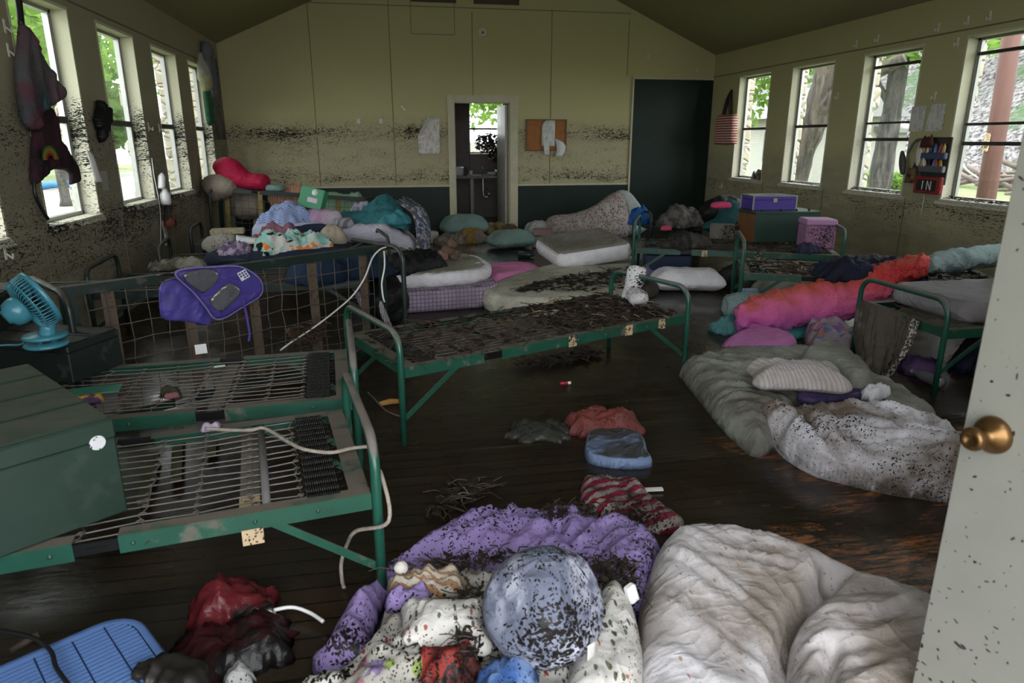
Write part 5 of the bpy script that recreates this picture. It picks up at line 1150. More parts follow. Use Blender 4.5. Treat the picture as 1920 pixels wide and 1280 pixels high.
# turquoise clip fan
M_fan = plain('turquoise plastic', (.05, .21, .275), .3, var=.1, fleck=.05); M_fan_d = plain('darker turquoise plastic', (.04, .17, .22), .35)
fq = at(88, 648, .594); f = thing('clip_fan', 'small turquoise clip fan standing on the dark trunk', 'fan', fq)
fx, fy, fz = fq
for z in (fz + .008, fz + .045):
    mb = MB(); mb.lathe([(0, -.008), (.082, -.008), (.088, 0), (.082, .008), (0, .008)], (fx, fy, z), 28)
    mb.build('clip_jaw', M_fan, f)
MB().tube([(fx + .03, fy, fz + .01), (fx + .03, fy, fz + .05)], .016, 10).tube([(fx - .01, fy - .03, fz + .01), (fx - .01, fy - .03, fz + .05)], .010, 8).build('spring_post', M_fan_d, f)
ax = (CR * .58 + CU * .60 + CF * .58); ax = Vector(ax).normalized(); hc = Vector((fx, fy, fz + .20)) - Vector(CR) * .012
MB().tube(spline([(fx + .01, fy, fz + .05), (fx + .02, fy, fz + .09), tuple(hc + Vector(CR) * .045 - Vector((0, 0, .095)))], 5), [.034 - .0008 * k for k in range(11)], 12).build('neck', M_fan, f)
mb = MB(); b_ = hc - ax * .035
mb.lathe([(.118, .045), (.124, .050), (.124, .064), (.118, .066), (.112, .060), (.110, .05)], b_, 36, ax)
Rq = Vector((0, 0, 1)).rotation_difference(ax).to_matrix()
for k in range(44):
    a = 2 * PI * k / 44; q = lambda r, h: tuple(b_ + Rq @ Vector((r * math.cos(a), r * math.sin(a), h)))
    mb.tube([q(.119, .05), q(.115, .01), q(.100, -.012), q(.05, -.02)], .0024, 5)
mb.lathe([(.112, .0), (.117, .003), (.112, .006)], b_, 30, ax); mb.build('grille', M_fan, f)
MB().lathe([(0, -.095), (.030, -.095), (.034, -.085), (.052, -.075), (.060, -.05), (.060, -.02), (.052, -.012), (0, -.012)], b_, 24, ax).build('motor_housing', M_fan, f)
mb = MB()
for k in range(3):
    a = k * 2 * PI / 3; P = [(.02, -.2, .012), (.10, -.5, .02), (.105, .35, .04), (.02, .35, .03)]
    mb.add([tuple(b_ + Rq @ Vector((r * math.cos(a + s), r * math.sin(a + s), h))) for r, s, h in P], [(0, 1, 2, 3)])
mb.build('blade', M_fan_d, f)
e = at(0, 640, .60); MB().tube(spline([(fx - .06, fy, fz + .05), (fx - .10, fy, fz + .012), (fx - .18, fy + .02, fz + .006), (fx - .26, fy - .0, fz + .006), (fx - .20, fy - .12, fz + .006), (fx - .14, fy - .20, fz - .10)], 8), .004, 8).build('power_cord', M_fan, f)

# rope over the nearest bed
rp = [(385, 803, .425), (430, 806, .42), (470, 806, .43), (497, 803, .425), (540, 828, .425), (570, 842, .43), (620, 848, .425), (660, 840, .425), (692, 838, .43), (706, 850, .43), (700, 872, .43)]
P = [at(*q) for q in rp] + [(-.045, 1.99, .44), (-.030, 1.90, .33)] + [at(668, 995, .24), at(650, 1022, .14), at(640, 1055, .06), at(641, 1085, .02), at(645, 1102, .012)]
MB().tube(spline(P, 6), .0065, 8).build('grubby_rope', M_rope, None, 'grubby white rope lying across the nearest left bed and hanging to the floor', 'rope')
crumple('torn_purple_scrap', *at(395, 800, .42)[:2], .41, .07, .04, .025, .1, fabric('lilac scrap', (.42, .33, .47), None, .4), 'torn lilac scrap tied at the far end of the bed rope', 'scrap', 121, res=.006, wl=.03)
# white cord over the tipped bed
a = rad(36.5); NB = Vector((math.sin(a), -math.cos(a), 0)); XB = Vector((math.cos(a), math.sin(a), 0)); CB = Vector((-.77, 4.14, .40))
def onB(x, y, off=.03):
    d = _ray(x, y); P_ = np.array(CB) + np.array(NB) * off; n0 = np.array(NB); t_ = ((P_ - CC) @ n0) / (d @ n0); return tuple(CC + d * t_)
MB().tube(spline([onB(724, 463, .05), onB(712, 468, .06), onB(698, 484, .05), onB(684, 520, .04), onB(662, 553, .04), onB(630, 582, .04), onB(588, 614, .04), onB(548, 640, .04), onB(525, 657, .04)], 6), .0055, 8).build('white_string', plain('white cord', (.60, .58, .56), .7, var=.2), None, 'white cord slanting down across the tipped bed', 'cord')
MB().tube(spline([onB(720, 470, .05), onB(721, 500, .05), onB(716, 530, .05), onB(718, 555, .06), onB(721, 566, .06)], 6), .0055, 8).build('white_string', M_white, None, 'white cord hanging straight down the post of the tipped bed', 'cord')
sweep('wet_sock', [(*onB(714, 565, .06), .01, .01), (*onB(717, 580, .06), .022, .02), (*onB(725, 600, .07), .026, .022), (*onB(734, 612, .08), .008, .008)], fabric('grey striped sock', (.36, .35, .34), pat_stripe((.4, .39, .38), (.05, .05, .05), 30, 'X', .6, 0, 4), .3), 'grey sock hanging at the end of the straight white cord', 'sock', folds=.004, wl=.04, seed=6)

# purple pouch hung over the tipped bed: clear pockets towards the room
F_pou = fabric('purple nylon', (.055, .04, .22), None, .22, .3, (.04, .035, .08), .45); F_pou2 = fabric('violet nylon', (.075, .06, .30), None, .25, .3, (.05, .04, .12), .5)
uyB = Vector((0, 0, 1)); Pf = CB + NB * .045
pou = soft('hanging_pouch', plane_pts(Pf, XB, uyB, (328, 514), (352, 503), (400, 500), (445, 499), (474, 512), (489, 530), (487, 553), (452, 576), (416, 597), (398, 594), (386, 577), (362, 548)), 0, .022, .02, F_pou,
           'purple organiser pouch with clear pockets draped over the tipped bed', 'pouch', res=.012, seed=131, M=plane_M(Pf, XB, uyB), folds=((.008, .12, 2.2, 4),), smooth_outline=4)
Pb = CB - NB * .03
soft('back_flap', plane_pts(Pb, XB, uyB, (302, 534), (330, 522), (362, 540), (396, 585), (392, 610), (350, 604), (308, 600), (300, 575)), -.01, .022, .02, F_pou2, res=.012, seed=132, M=plane_M(Pb, XB, uyB), folds=((.008, .12, 1.2, 4),), smooth_outline=4, parent=pou)
M_vinyl = plain('wet clear vinyl', (.10, .10, .115), .08, var=.4, fleck=.5, fs=1.2, spec=.9, coat=.4)
Pv = Pf + NB * .020
for q, sd in (([(340, 517), (366, 506), (402, 505), (410, 522), (386, 548), (370, 545)], 3), ([(398, 553), (425, 530), (441, 533), (452, 548), (425, 578), (408, 585), (392, 566)], 4)):
    soft('clear_pocket', plane_pts(Pv, XB, uyB, *q), 0, .012, .015, M_vinyl, res=.010, seed=133 + sd, M=plane_M(Pv, XB, uyB), folds=((.007, .05, 1.2 + sd, 2),), smooth_outline=3, parent=pou)
mb = MB(); lp = plane_pts(Pv, XB, uyB, (443, 512), (458, 504), (468, 518), (452, 527)); MM = plane_M(Pv + NB * .008, XB, uyB)
mb.add([tuple(MM @ Vector((x, y, 0))) for x, y in lp], [(0, 1, 2, 3)]); nl_ = mb.build('name_label', M_paper, pou)
mb = MB(); L4 = [Vector((x, y, 0)) for x, y in lp]
for i in range(3):
    for j in range(3 if i else 2):
        a_, b_ = (.10 + i * .3, .12 + j * .28); q = lambda s, t_: tuple(MM @ ((L4[0] * (1 - s) + L4[1] * s) * (1 - t_) + (L4[3] * (1 - s) + L4[2] * s) * t_ + Vector((0, 0, .002))))
        mb.add([q(a_, b_), q(a_ + .2, b_), q(a_ + .2, b_ + .2), q(a_, b_ + .2)], [(0, 1, 2, 3)])
mb.build('label_mark', F_pou, nl_)
bd = [Pf + XB * x + uyB * y + NB * .006 for x, y in spline(plane_pts(Pf, XB, uyB, (328, 514), (352, 503), (400, 500), (445, 499), (474, 512), (489, 530), (487, 553), (452, 576), (416, 597), (398, 594), (386, 577), (362, 548)), 4, True)]
MB().tube(bd, .006, 6, True).build('binding', fabric('lilac binding', (.20, .16, .42), None, .1), pou)
MB().tube(spline([onB(455, 562, .06), onB(462, 590, .05), onB(468, 625, .05), onB(466, 640, .05)], 5), .008, 6).build('strap', F_pou2, pou)
# leaves caught in the mesh, papers
M_straw2 = plain('wet straw', (.16, .105, .055), .7, var=.6)
def twigs(name, label, cat, area, n, zf, seed, L=(.04, .16), r=.0022, mats=None, leaf=.35, parent=None):
    """tangle of straw, twigs and leaf scraps over an area"""
    rng = random.Random(seed); mb = MB(); ms = mats or [M_twig, M_leaf, M_straw]
    O = [Vector((q[0], q[1], 0)) for q in area]
    for k in range(n):
        u, v = rng.random(), rng.random(); p = (O[0] * (1 - u) + O[1] * u) * (1 - v) + (O[3] * (1 - u) + O[2] * u) * v
        z = zf(p.x, p.y) + abs(rng.gauss(0, .008)); a_ = rng.uniform(0, 2 * PI); l = rng.uniform(*L)
        if rng.random() < leaf:
            mb.cur = 1; s = l * .3; d = Vector((math.cos(a_), math.sin(a_), rng.uniform(-.3, .5))); e_ = Vector((-d.y, d.x, rng.uniform(-.5, .5))) * .5; c_ = Vector((p.x, p.y, z + .004))
            mb.add([c_ - d * s, c_ + e_ * s, c_ + d * s, c_ - e_ * s], [(0, 1, 2, 3)])
        else:
            mb.cur = 2 if rng.random() < .16 else 0; b_ = a_ + rng.uniform(-.8, .8)
            m_ = (p.x + l / 2 * math.cos(a_), p.y + l / 2 * math.sin(a_), z + rng.uniform(0, .02))
            mb.tube([(p.x, p.y, z), m_, (m_[0] + l / 2 * math.cos(b_), m_[1] + l / 2 * math.sin(b_), z + rng.uniform(-.003, .012))], r * rng.uniform(.6, 1.4), 4, caps=False)
    return mb.build(name, ms, parent, label, cat, kind='stuff')
rot = lambda cx, cy, a, x, y: (cx + x * math.cos(a) - y * math.sin(a), cy + x * math.sin(a) + y * math.cos(a))
B3 = [rot(.80, 3.875, rad(22.5), x, y) for x, y in ((-.93, -.34), (.93, -.34), (.93, .34), (-.93, .34))]
twigs('straw_debris', 'straw, twigs and leaf litter matted over the middle bed springs', 'debris', B3, 620, lambda x, y: .395, 3, mats=[M_twig, M_leaf, M_straw2], leaf=.35)
B3b = [rot(.80, 3.875, rad(22.5), x, y) for x, y in ((.05, -.3), (.93, -.34), (.93, .36), (.2, .34))]
twigs('leaf_debris', 'dark leaf clumps on the right half of the middle bed', 'debris', B3b, 700, lambda x, y: .40, 4, (.05, .14), .003, leaf=.6)
twigs('leaf_debris', 'black leaf litter over the muddy floor mattress', 'debris', A(.17, (960, 548), (1010, 530), (1185, 500), (1170, 545)), 420, lambda x, y: .172, 5, (.05, .18), .003, [M_leaf, M_leaf, M_twig], .6)
twigs('leaf_debris', 'black leaf litter on the lilac comforter by the striped bag', 'debris', A(.13, (1010, 950), (1110, 942), (1120, 968), (1030, 972)), 130, lambda x, y: .125, 6, (.02, .07), .002, [M_leaf, M_leaf, M_twig], .6)
twigs('leaf_debris', 'black leaves piled between the round cushion and the white duvet', 'debris', A(.16, (1110, 1055), (1190, 1050), (1200, 1130), (1140, 1110)), 260, lambda x, y: .155, 7, (.02, .07), .002, [M_leaf, M_leaf, M_twig], .6)
twigs('leaf_debris', 'black twigs and leaves across the middle of the lilac comforter', 'debris', A(.15, (690, 1075), (900, 1062), (1060, 1040), (880, 1035)), 170, lambda x, y: .145, 8, (.02, .08), .002, [M_leaf, M_leaf, M_twig], .55)
twigs('leaf_debris', 'black leaf scraps between the bird-print pillow and the round cushion', 'debris', A(.15, (860, 1120), (905, 1110), (905, 1250), (850, 1260)), 200, lambda x, y: .165, 11, (.015, .06), .002, [M_leaf, M_leaf, M_twig], .65)
twigs('floor_debris', 'wet twigs and wrappers along the far edge of the lilac comforter', 'debris', A(0, (795, 975), (840, 905), (930, 905), (880, 950)), 200, lambda x, y: .006, 9, (.04, .12), .003, [M_twig, M_leaf, plain('pale wet scrap', (.14, .125, .10), .5, fleck=.5)], .75)
twigs('floor_debris', 'black soaked leaf heap on the floor under the middle bed', 'debris', A(0, (960, 690), (1100, 655), (1135, 668), (1040, 690)), 330, lambda x, y: .015, 10, (.03, .12), .004, [M_leaf, M_leaf, M_twig], .6)
for k, (a_, b_) in enumerate(WINS[1:]):
    twigs('sill_debris', 'leaf clumps on the sill of the %s right window' % ['nearest', 'second', 'third', 'farthest'][k], 'debris', [(XR + .0, a_ + .05, 0), (XR + .11, a_ + .05, 0), (XR + .11, b_ - .05, 0), (XR + .0, b_ - .05, 0)], [190, 160, 60, 40][k], lambda x, y: WZ0 + .024, 20 + k, (.03, .09), .003, [M_leaf, M_leaf, M_twig], .7)
twigs('bed_debris', 'straw and dead leaves on the low right-hand bed', 'debris', [rot(3.92, 5.06, rad(-24), x, y) for x, y in ((-.9, -.33), (.9, -.33), (.9, .33), (-.9, .33))], 520, lambda x, y: .40, 31, (.05, .2), .003, leaf=.4)
twigs('bed_debris', 'dead leaves on the camp bed under the green trunk', 'debris', [rot(3.53, 6.52, rad(-25), x, y) for x, y in ((-.9, -.33), (.9, -.33), (.9, .33), (-.9, .33))], 380, lambda x, y: .40, 32, (.05, .15), .003, [M_twig, M_leaf, M_leaf], .5)
twigs('leaf_debris', 'brown leaf tangle caught low in the tipped bed mesh', 'debris', [(-.62, 4.20), (-.42, 4.36), (-.40, 4.42), (-.60, 4.26)], 240, lambda x, y: .20 + .12 * abs(math.sin(x * 91)), 33, (.03, .10), .003, [M_twig, plain('brown leaf', (.08, .04, .02), .7), M_twig], .7)
soft('moss_clump', A(.40, (298, 733), (320, 727), (342, 735), (326, 745)), .385, .035, .025, plain('dark moss', (.035, .032, .015), .9, var=.6), 'dark moss clump on the springs of the second left bed', 'moss', res=.008, lump=.8, lumpwl=.05, jag=.02)
crumple('pink_petal_scrap', *at(322, 745, .40)[:2], .40, .06, .03, .02, .2, fabric('pink tissue scrap', (.22, .07, .09), None, .3), 'pink scrap beside the moss clump on the second left bed', 'scrap', 141, res=.006, wl=.03)
q = at(378, 663, .40); MB().box((q[0], q[1], .425), (.055, .004, .05), R3(.3) @ R3(-.5, 'X')).build('paper_scrap', M_paper, None, 'white folded paper scrap at the far rail of the second left bed', 'paper')
q = at(412, 688, .40); MB().box((q[0], q[1], .405), (.05, .02, .003), R3(.3)).build('paper_scrap', M_paper, None, 'small white paper shred on the springs of the second left bed', 'paper')
q = at(165, 748, .41); soft('yellow_pouch', rrect(q[0], q[1], .12, .06, .2, 4, .4), .395, .035, .03, fabric('yellow and purple pouch', (.5, .26, .03), pat_noise((.55, .29, .03), (.06, .03, .10), 9, .45, .5), .6), 'small yellow and purple pouch at the left of the second left bed', 'pouch', res=.008)
q = at(178, 728, .41); MB().box((q[0], q[1], .402), (.20, .10, .006), R3(.15)).build('green_folder', plain('sea green card', (.05, .20, .14), .6, fleck=.2), None, 'sea green card beside the yellow pouch on the second left bed', 'card')
# planks and bits under the nearest bed
for k, (x0, y0, x1, y1, lab) in enumerate([(330, 900, 335, 800, 'olive plank lying under the nearest left bed'), (268, 940, 290, 850, 'grey-green plank at the left under the nearest left bed'), (395, 850, 398, 812, 'short olive plank under the far side of the nearest bed')]):
    p0, p1 = at(x0, y0, .03), at(x1, y1, .03); MB().bar(p0, p1, .045, .02).build('loose_plank', plain('olive board', (.075, .075, .038), .7, fleck=.3), None, lab, 'plank')

# ---- back left pile
F_sacks = fabric('dusty beige sack', (.30, .255, .20), None, .25, .5, (.15, .12, .1)); 
nB6 = None
bA = Vector((-2.06, 9.42, .88)); bB = Vector((-.36, 8.95, .78)); xb6 = (bB - bA).normalized(); bk = Vector((.27, .96, 0)).normalized()
p_ = lambda s, back, z: tuple(bA + xb6 * s + bk * back + Vector((0, 0, z - .88)))
sweep('red_bolster', [(*p_(-.05, .16, 1.06), .03, .03), (*p_(-.01, .16, 1.08), .12, .14), (*p_(.12, .17, 1.07), .17, .175), (*p_(.27, .17, 1.00), .15, .125), (*p_(.38, .17, .965), .14, .10), (*p_(.50, .17, .965), .15, .105), (*p_(.59, .17, .965), .13, .095), (*p_(.62, .17, .965), .04, .04)], fabric('crimson cushion', (.42, .012, .055), None, .04, .15, (.2, .01, .03), .7), 'crimson peanut-shaped cushion on top of the corner bed', 'cushion', folds=.006, wl=.25, seed=151)
sweep('beige_sack', [(*p_(-.14, .05, .80), .04, .03), (*p_(-.10, .05, .84), .13, .16), (*p_(.06, .04, .88), .16, .16), (*p_(.20, .04, .86), .10, .10), (*p_(.24, .04, .85), .02, .02)], F_sacks, 'beige sack below the crimson cushion at the wall', 'sack', folds=.014, wl=.09, seed=152)
soft('mint_cushion', [p_(.60, .10, 0)[:2], p_(.80, .08, 0)[:2], p_(.82, .24, 0)[:2], p_(.62, .26, 0)[:2]], .82, .09, .06, F_mint, 'mint cushion right of the crimson cushion on the corner bed', 'cushion', belly=.5, res=.014)
sweep('beige_bolster', [(*p_(.02, .30, .66), .03, .03), (*p_(.08, .30, .66), .15, .17), (*p_(.25, .30, .64), .17, .19), (*p_(.42, .30, .62), .12, .13), (*p_(.46, .30, .62), .03, .03)], F_sacks, 'beige bolster behind the mesh of the corner bed', 'bolster', folds=.014, wl=.09, seed=153)
sweep('white_bundle', [(*p_(.30, .40, .42), .03, .03), (*p_(.34, .40, .42), .14, .14), (*p_(.70, .40, .42), .15, .14), (*p_(.76, .40, .42), .03, .03)], fabric('off-white bundle', (.36, .34, .32), None, .3, .5), 'off-white bundle low behind the mesh of the corner bed', 'bundle', folds=.012, wl=.08, seed=154)
sweep('peach_pillow', [(*p_(.58, .36, .66), .03, .03), (*p_(.61, .36, .68), .15, .17), (*p_(.75, .36, .74), .17, .20), (*p_(.92, .36, .77), .17, .18), (*p_(1.02, .36, .78), .14, .14), (*p_(1.05, .36, .78), .03, .03)], fabric('peach stripe pillow', (.46, .24, .16), pat_stripe((.50, .27, .18), (.36, .18, .12), 9, 'X', .5), .12, .3, (.3, .17, .12)), 'peach striped pillow behind the corner bed mesh', 'pillow', folds=.014, wl=.1, seed=155)
sweep('mint_duvet', [(*p_(1.22, .34, .64), .03, .03), (*p_(1.27, .34, .66), .16, .20), (*p_(1.55, .34, .68), .17, .19), (*p_(1.78, .34, .72), .14, .18), (*p_(1.86, .34, .76), .03, .04)], fabric('pale green duvet', (.26, .42, .28), None, .06, .3, (.17, .27, .19)), 'pale green duvet behind the corner bed, right of the green box', 'duvet', folds=.022, wl=.10, seed=156)
# sagging mattress on the third left bed
F_blue_sheet = fabric('pale blue sheet', (.40, .44, .58), None, .06, .25, (.27, .28, .34)); F_lmat = fabric('pale lilac ticking', (.44, .42, .50), None, .22, .5, (.24, .22, .24), patch=1.8)
msag = lambda x, y: np.where(x < .02, .41, .41 - .55 * (x - .02)) + 0 * y
mt = soft('sagging_mattress', [(-1.22, 7.36), (-.3, 7.30), (.02, 7.22), (.30, 7.20), (.36, 7.5), (.33, 7.95), (0, 8.02), (-.6, 8.1), (-1.20, 8.12), (-1.30, 7.75)], .41, .20, .09, F_lmat, 'sagging pale lilac mattress heaped with blankets on the third left bed', 'mattress', belly=.5, res=.02, seed=161, base=msag, folds=((.016, .10, 1.3, 3),), smooth_outline=4)
soft('pale_blue_sheet', [(-1.26, 7.33), (-.62, 7.28), (-.60, 7.7), (-.7, 8.0), (-1.22, 8.1), (-1.33, 7.72)], .40, .235, .10, F_blue_sheet, 'pale blue sheet tucked over the left end of the sagging mattress', 'sheet', belly=.5, res=.018, seed=162, folds=((.012, .09, .5, 3),))
F_knit = MT('blue knit'); _b = F_knit; _v = _b.warp(.03, 6); _w = _b.wave(20, 4, 'DIAGONAL', _v); F_knit.set(color=_b.mix(_w, (.10, .16, .40), (.42, .48, .66)), rough=.9, normal=_b.bump(_w, .6, .01)); F_knit = F_knit.m
crumple('blue_knit_blanket', -.98, 7.62, .60, .56, .44, .18, .1, F_knit, 'blue cable-knit blanket heaped on the pale blue sheet', 'blanket', 163, res=.014, wl=.12)
soft('pink_folded_blanket', [(-.78, 7.50), (-.50, 7.36), (-.40, 7.45), (-.62, 7.85), (-.80, 7.85)], .58, .17, .08, fabric('mauve pink blanket', (.34, .19, .33), pat_noise((.36, .20, .34), (.42, .34, .40), 4), .08, .2), 'mauve pink folded blanket right of the blue knit', 'blanket', res=.016, seed=164, folds=((.012, .06, -.8, 4),))
soft('grey_stripe_towel', [(-.52, 7.34), (-.36, 7.32), (-.30, 7.42), (-.5, 7.8), (-.58, 7.75)], .58, .10, .04, fabric('grey stripe towel', (.4, .38, .42), pat_stripe((.44, .42, .46), (.20, .18, .24), 9, 'X', .5, .9), .1), 'grey striped towel beside the mauve pink blanket', 'towel', res=.014, seed=165)
F_tealb = fabric('teal blanket', (.035, .155, .17), None, .10, .3, (.02, .085, .09))
soft('teal_blanket', [(-.46, 7.55), (-.10, 7.42), (.22, 7.40), (.30, 7.6), (.24, 7.9), (-.1, 8.0), (-.4, 7.9)], .56, .10, .08, F_tealb, 'teal blanket heaped on the right end of the sagging mattress', 'blanket', res=.014, seed=166, lump=.5, lumpwl=.2, folds=((.035, .11, .5, 3), (.02, .05, .2, 3)), domes=((.05, 7.75, .22, .20),), base=lambda x, y: np.where(x < .05, .585, .585 - .25 * (x - .05)))
crumple('lilac_pillowcase', -.22, 7.84, .62, .28, .2, .16, .6, fabric('pale lilac cotton', (.38, .36, .46), None, .1, .3), 'pale lilac pillowcase under the teal blanket', 'pillowcase', 167, res=.014)
crumple('teal_bundle', .12, 7.46, .60, .34, .22, .12, .1, fabric('bright teal towel', (.04, .22, .26), None, .05, .2), 'brighter teal towel bundled in front of the teal blanket', 'towel', 168, res=.012, wl=.07)
F_bplaid = fabric('blue and white plaid', (.3, .33, .42), lambda b: b.mix(b.math('GREATER_THAN', b.noise(16, 2, b.map((1, 1, .5))), .5), b.mix(b.math('GREATER_THAN', b.noise(23, 1), .52), (.42, .41, .44), (.05, .11, .28)), (.12, .10, .11)), .2, .3)
def plaidfn(u, v):
    Pp = spline([(.20, 7.85, .80), (.36, 7.62, .70), (.40, 7.40, .50), (.36, 7.12, .25), (.33, 6.98, .04)], 8); w = u * (len(Pp) - 1); i = min(int(w), len(Pp) - 2); p = Pp[i] * (1 - w + i) + Pp[i + 1] * (w - i)
    k = float(ridges(np.array(u * .4), np.array(v * .3), .07, .1, 4, 6)) * .035
    return (p[0] + (v - .5) * .16 + .04 * (1 - u), p[1] + (v - .5) * .22 + k, p[2] + k * .5 + .04 * math.sin(v * PI))
drape('plaid_blanket', plaidfn, 50, 26, F_bplaid, 'blue and white plaid blanket hanging off the end of the sagging mattress', 'blanket', thick=.012)
gx = thing('green_box', 'green cardboard box tilted on the blankets at the back left', 'box', (-.73, 7.72, .70)); Rg = R3(-.35) @ R3(.22, 'Y') @ R3(-.25, 'X'); gc = Vector((-.72, 7.72, .85))
M_gbox = plain('green card', (.05, .25, .12), .6, var=.1); MB().box(gc, (.26, .12, .22), Rg, .004).build('box_body', M_gbox, gx)
MB().box(gc + Rg @ Vector((.02, -.0615, -.02)), (.11, .002, .05), Rg).build('pink_label', plain('pink label', (.55, .42, .52), .6, var=.3), gx)
mb = MB(); mb.lathe([(0, 0), (.034, 0), (.034, .002), (0, .002)], gc + Rg @ Vector((.03, -.0612, .065)), 20, Rg @ Vector((0, -1, 0))); mb.build('oval_label', M_paper, gx)
# open suitcase with clothes
ang = rad(9); SC = lambda x, y: rot(-.98, 6.78, ang, x, y)
F_case = fabric('navy suitcase cloth', (.014, .022, .045), None, .12, .3, (.03, .03, .03))
su = thing('suitcase', 'open navy soft suitcase full of clothes on the second left bed from the wall hoop', 'suitcase', (-.98, 6.62, .405), ang)
soft('case_shell', [SC(-.52, -.40), SC(.52, -.40), SC(.60, .10), SC(-.35, .14), SC(-.62, -.30)], .405, .10, .05, F_case, res=.018, parent=su, folds=((.006, .15, .2, 3),), smooth_outline=3)
Pl = Vector((*SC(.08, .12), .45)); uxl = Vector((math.cos(ang), math.sin(ang), 0)); uyl = Vector((-math.sin(ang) * .45, math.cos(ang) * .45, .8)).normalized(); uyl = (uyl - uxl * uyl.dot(uxl)).normalized()
soft('case_lid', [(-.42, 0), (.46, 0), (.44, .20), (.2, .24), (-.36, .12)], -.02, .05, .03, F_case, res=.018, parent=su, M=plane_M(Pl, uxl, uyl), smooth_outline=3)
MB().tube([(*SC(-.5, -.405), .44), (*SC(.5, -.405), .44)], .007, 6).build('zip_edge', M_black, su)
F_dino = fabric('aqua animal print', (.3, .5, .45), lambda b: b.mix(b.math('GREATER_THAN', b.noise(8, 2, b.warp(.06, 9), .5), .60), b.mix(b.math('GREATER_THAN', b.noise(9, 1, b.map(loc=(5, 2, 1))), .56), b.mix(b.math('GREATER_THAN', b.noise(11, 1, b.map(loc=(1, 7, 3))), .60), (.30, .56, .50), (.012, .012, .012)), (.62, .60, .55)), (.78, .25, .04)), .05, .1)
q = SC(.12, -.24); crumple('aqua_print_blanket', q[0], q[1], .47, .70, .32, .16, ang + .1, F_dino, 'aqua blanket with orange and black print in the suitcase', 'blanket', 171, res=.012, wl=.1, amp=.035)
q = SC(.02, .02); crumple('mauve_sweater', q[0], q[1], .48, .40, .22, .20, ang, fabric('mauve knit', (.24, .10, .14), None, .08, .3, (.14, .06, .08)), 'mauve sweater at the back of the suitcase', 'sweater', 172, res=.014, wl=.09)
q = SC(-.25, .04); crumple('blue_red_garment', q[0], q[1], .48, .3, .18, .10, ang, fabric('blue and red cloth', (.05, .12, .3), pat_noise((.05, .13, .32), (.40, .04, .03), 6), .05), 'blue and red garment left of the mauve sweater', 'garment', 173, res=.014)
q = SC(-.38, -.30); crumple('purple_lace_top', q[0], q[1], .48, .30, .20, .10, ang, fabric('lilac lace', (.35, .25, .42), pat_noise((.42, .34, .48), (.12, .08, .16), 20), .1), 'lilac and white patterned top at the left of the suitcase', 'top', 174, res=.010, wl=.05)
q = SC(-.24, -.14); bxw = thing('white_card_box', 'flat white card box lying in the suitcase', 'box', (q[0], q[1], .55)); MB().box((q[0], q[1], .575), (.24, .14, .045), R3(ang + .15) @ R3(.2, 'Y'), .003).build('box_body', plain('white card', (.66, .68, .70), .6, var=.05), bxw); MB().box((q[0], q[1] - .02, .56), (.26, .18, .012), R3(ang + .15), .003).build('box_flap', M_paper, bxw)
q = SC(.50, -.02); soft('beige_pillow', rrect(q[0], q[1], .26, .30, ang, 5, .3), .43, .24, .10, fabric('beige gathered cotton', (.42, .36, .28), None, .06, .4, (.25, .2, .15)), 'beige gathered pillow at the right end of the suitcase', 'pillow', belly=.4, res=.014, seed=175, folds=((.014, .07, 1.2, 3),))
sweep('beige_shoulder_bag', [(-1.62, 6.72, .48, .03, .03), (-1.58, 6.72, .50, .08, .10), (-1.40, 6.74, .51, .09, .11), (-1.34, 6.74, .50, .03, .03)], fabric('muddy white canvas', (.30, .28, .24), None, .6, .5), 'muddy white canvas bag left of the suitcase', 'bag', folds=.012, wl=.09, seed=176)
MB().box((-1.44, 6.86, .63), (.30, .14, .05), R3(.1), .01).build('cream_carton', fabric('cream card', (.40, .35, .23), None, .55), None, 'cream carton on top of the muddy white canvas bag', 'carton')
crumple('grey_rags', -1.75, 6.30, .40, .45, .3, .07, .3, fabric('grey rags', (.12, .115, .09), pat_noise((.07, .065, .05), (.26, .25, .2), 8), .5), 'grey rags on the bed left of the suitcase', 'rag', 177, res=.016)
crumple('blue_quilt', -.35, 5.55, .40, .8, .40, .20, .5, fabric('dark blue quilt', (.012, .026, .055), None, .1, .2, (.02, .02, .03)), 'dark blue quilt behind the mesh of the tipped bed', 'quilt', 178, res=.022, wl=.12)

# ---- things on the floor
crumple('dark_green_shirt', *at(1010, 812, 0)[:2], 0, .32, .24, .05, -.15, fabric('dark green shirt', (.030, .034, .028), None, .2, .4, (.06, .05, .04), .35), 'dark wet shirt on the floor left of the red shirt', 'shirt', 181, res=.008, wl=.05, amp=.018)
crumple('red_shirt', *at(1133, 793, .03)[:2], 0, .38, .24, .09, -.05, fabric('red shirt', (.25, .055, .047), None, .5, .8, (.07, .028, .025), .6), 'crumpled red shirt on the floor behind the folded jeans', 'shirt', 182, res=.008, wl=.07, amp=.03)
F_jean = fabric('pale denim', (.16, .22, .36), lambda b: b.mix(b.math('MULTIPLY', b.mr(b.nz(), .8, .97), b.mr(b.noise(6, 3), .3, .5)), (.17, .24, .40), (.055, .055, .058)), .15, .3, (.06, .06, .06), .5)
soft('folded_jeans', A(.02, (1098, 855), (1100, 820), (1120, 812), (1170, 810), (1205, 822), (1215, 850), (1222, 868), (1180, 872), (1130, 868)), 0, .05, .02, F_jean, 'folded pale blue jeans on the floor before the red shirt', 'jeans', res=.008, seed=183, folds=((.008, .07, .3, 3),), smooth_outline=4)
F_stripe = fabric('maroon stripe', (.3, .02, .06), lambda b: b.mix(b.math('GREATER_THAN', b.wave(5.5, 2.5, 'Y', b.map(rot=(0, 0, -.25))), .5), (.33, .28, .25), (.24, .012, .045)), .8, 1.0, (.025, .014, .013), .45, sscale=3.5)
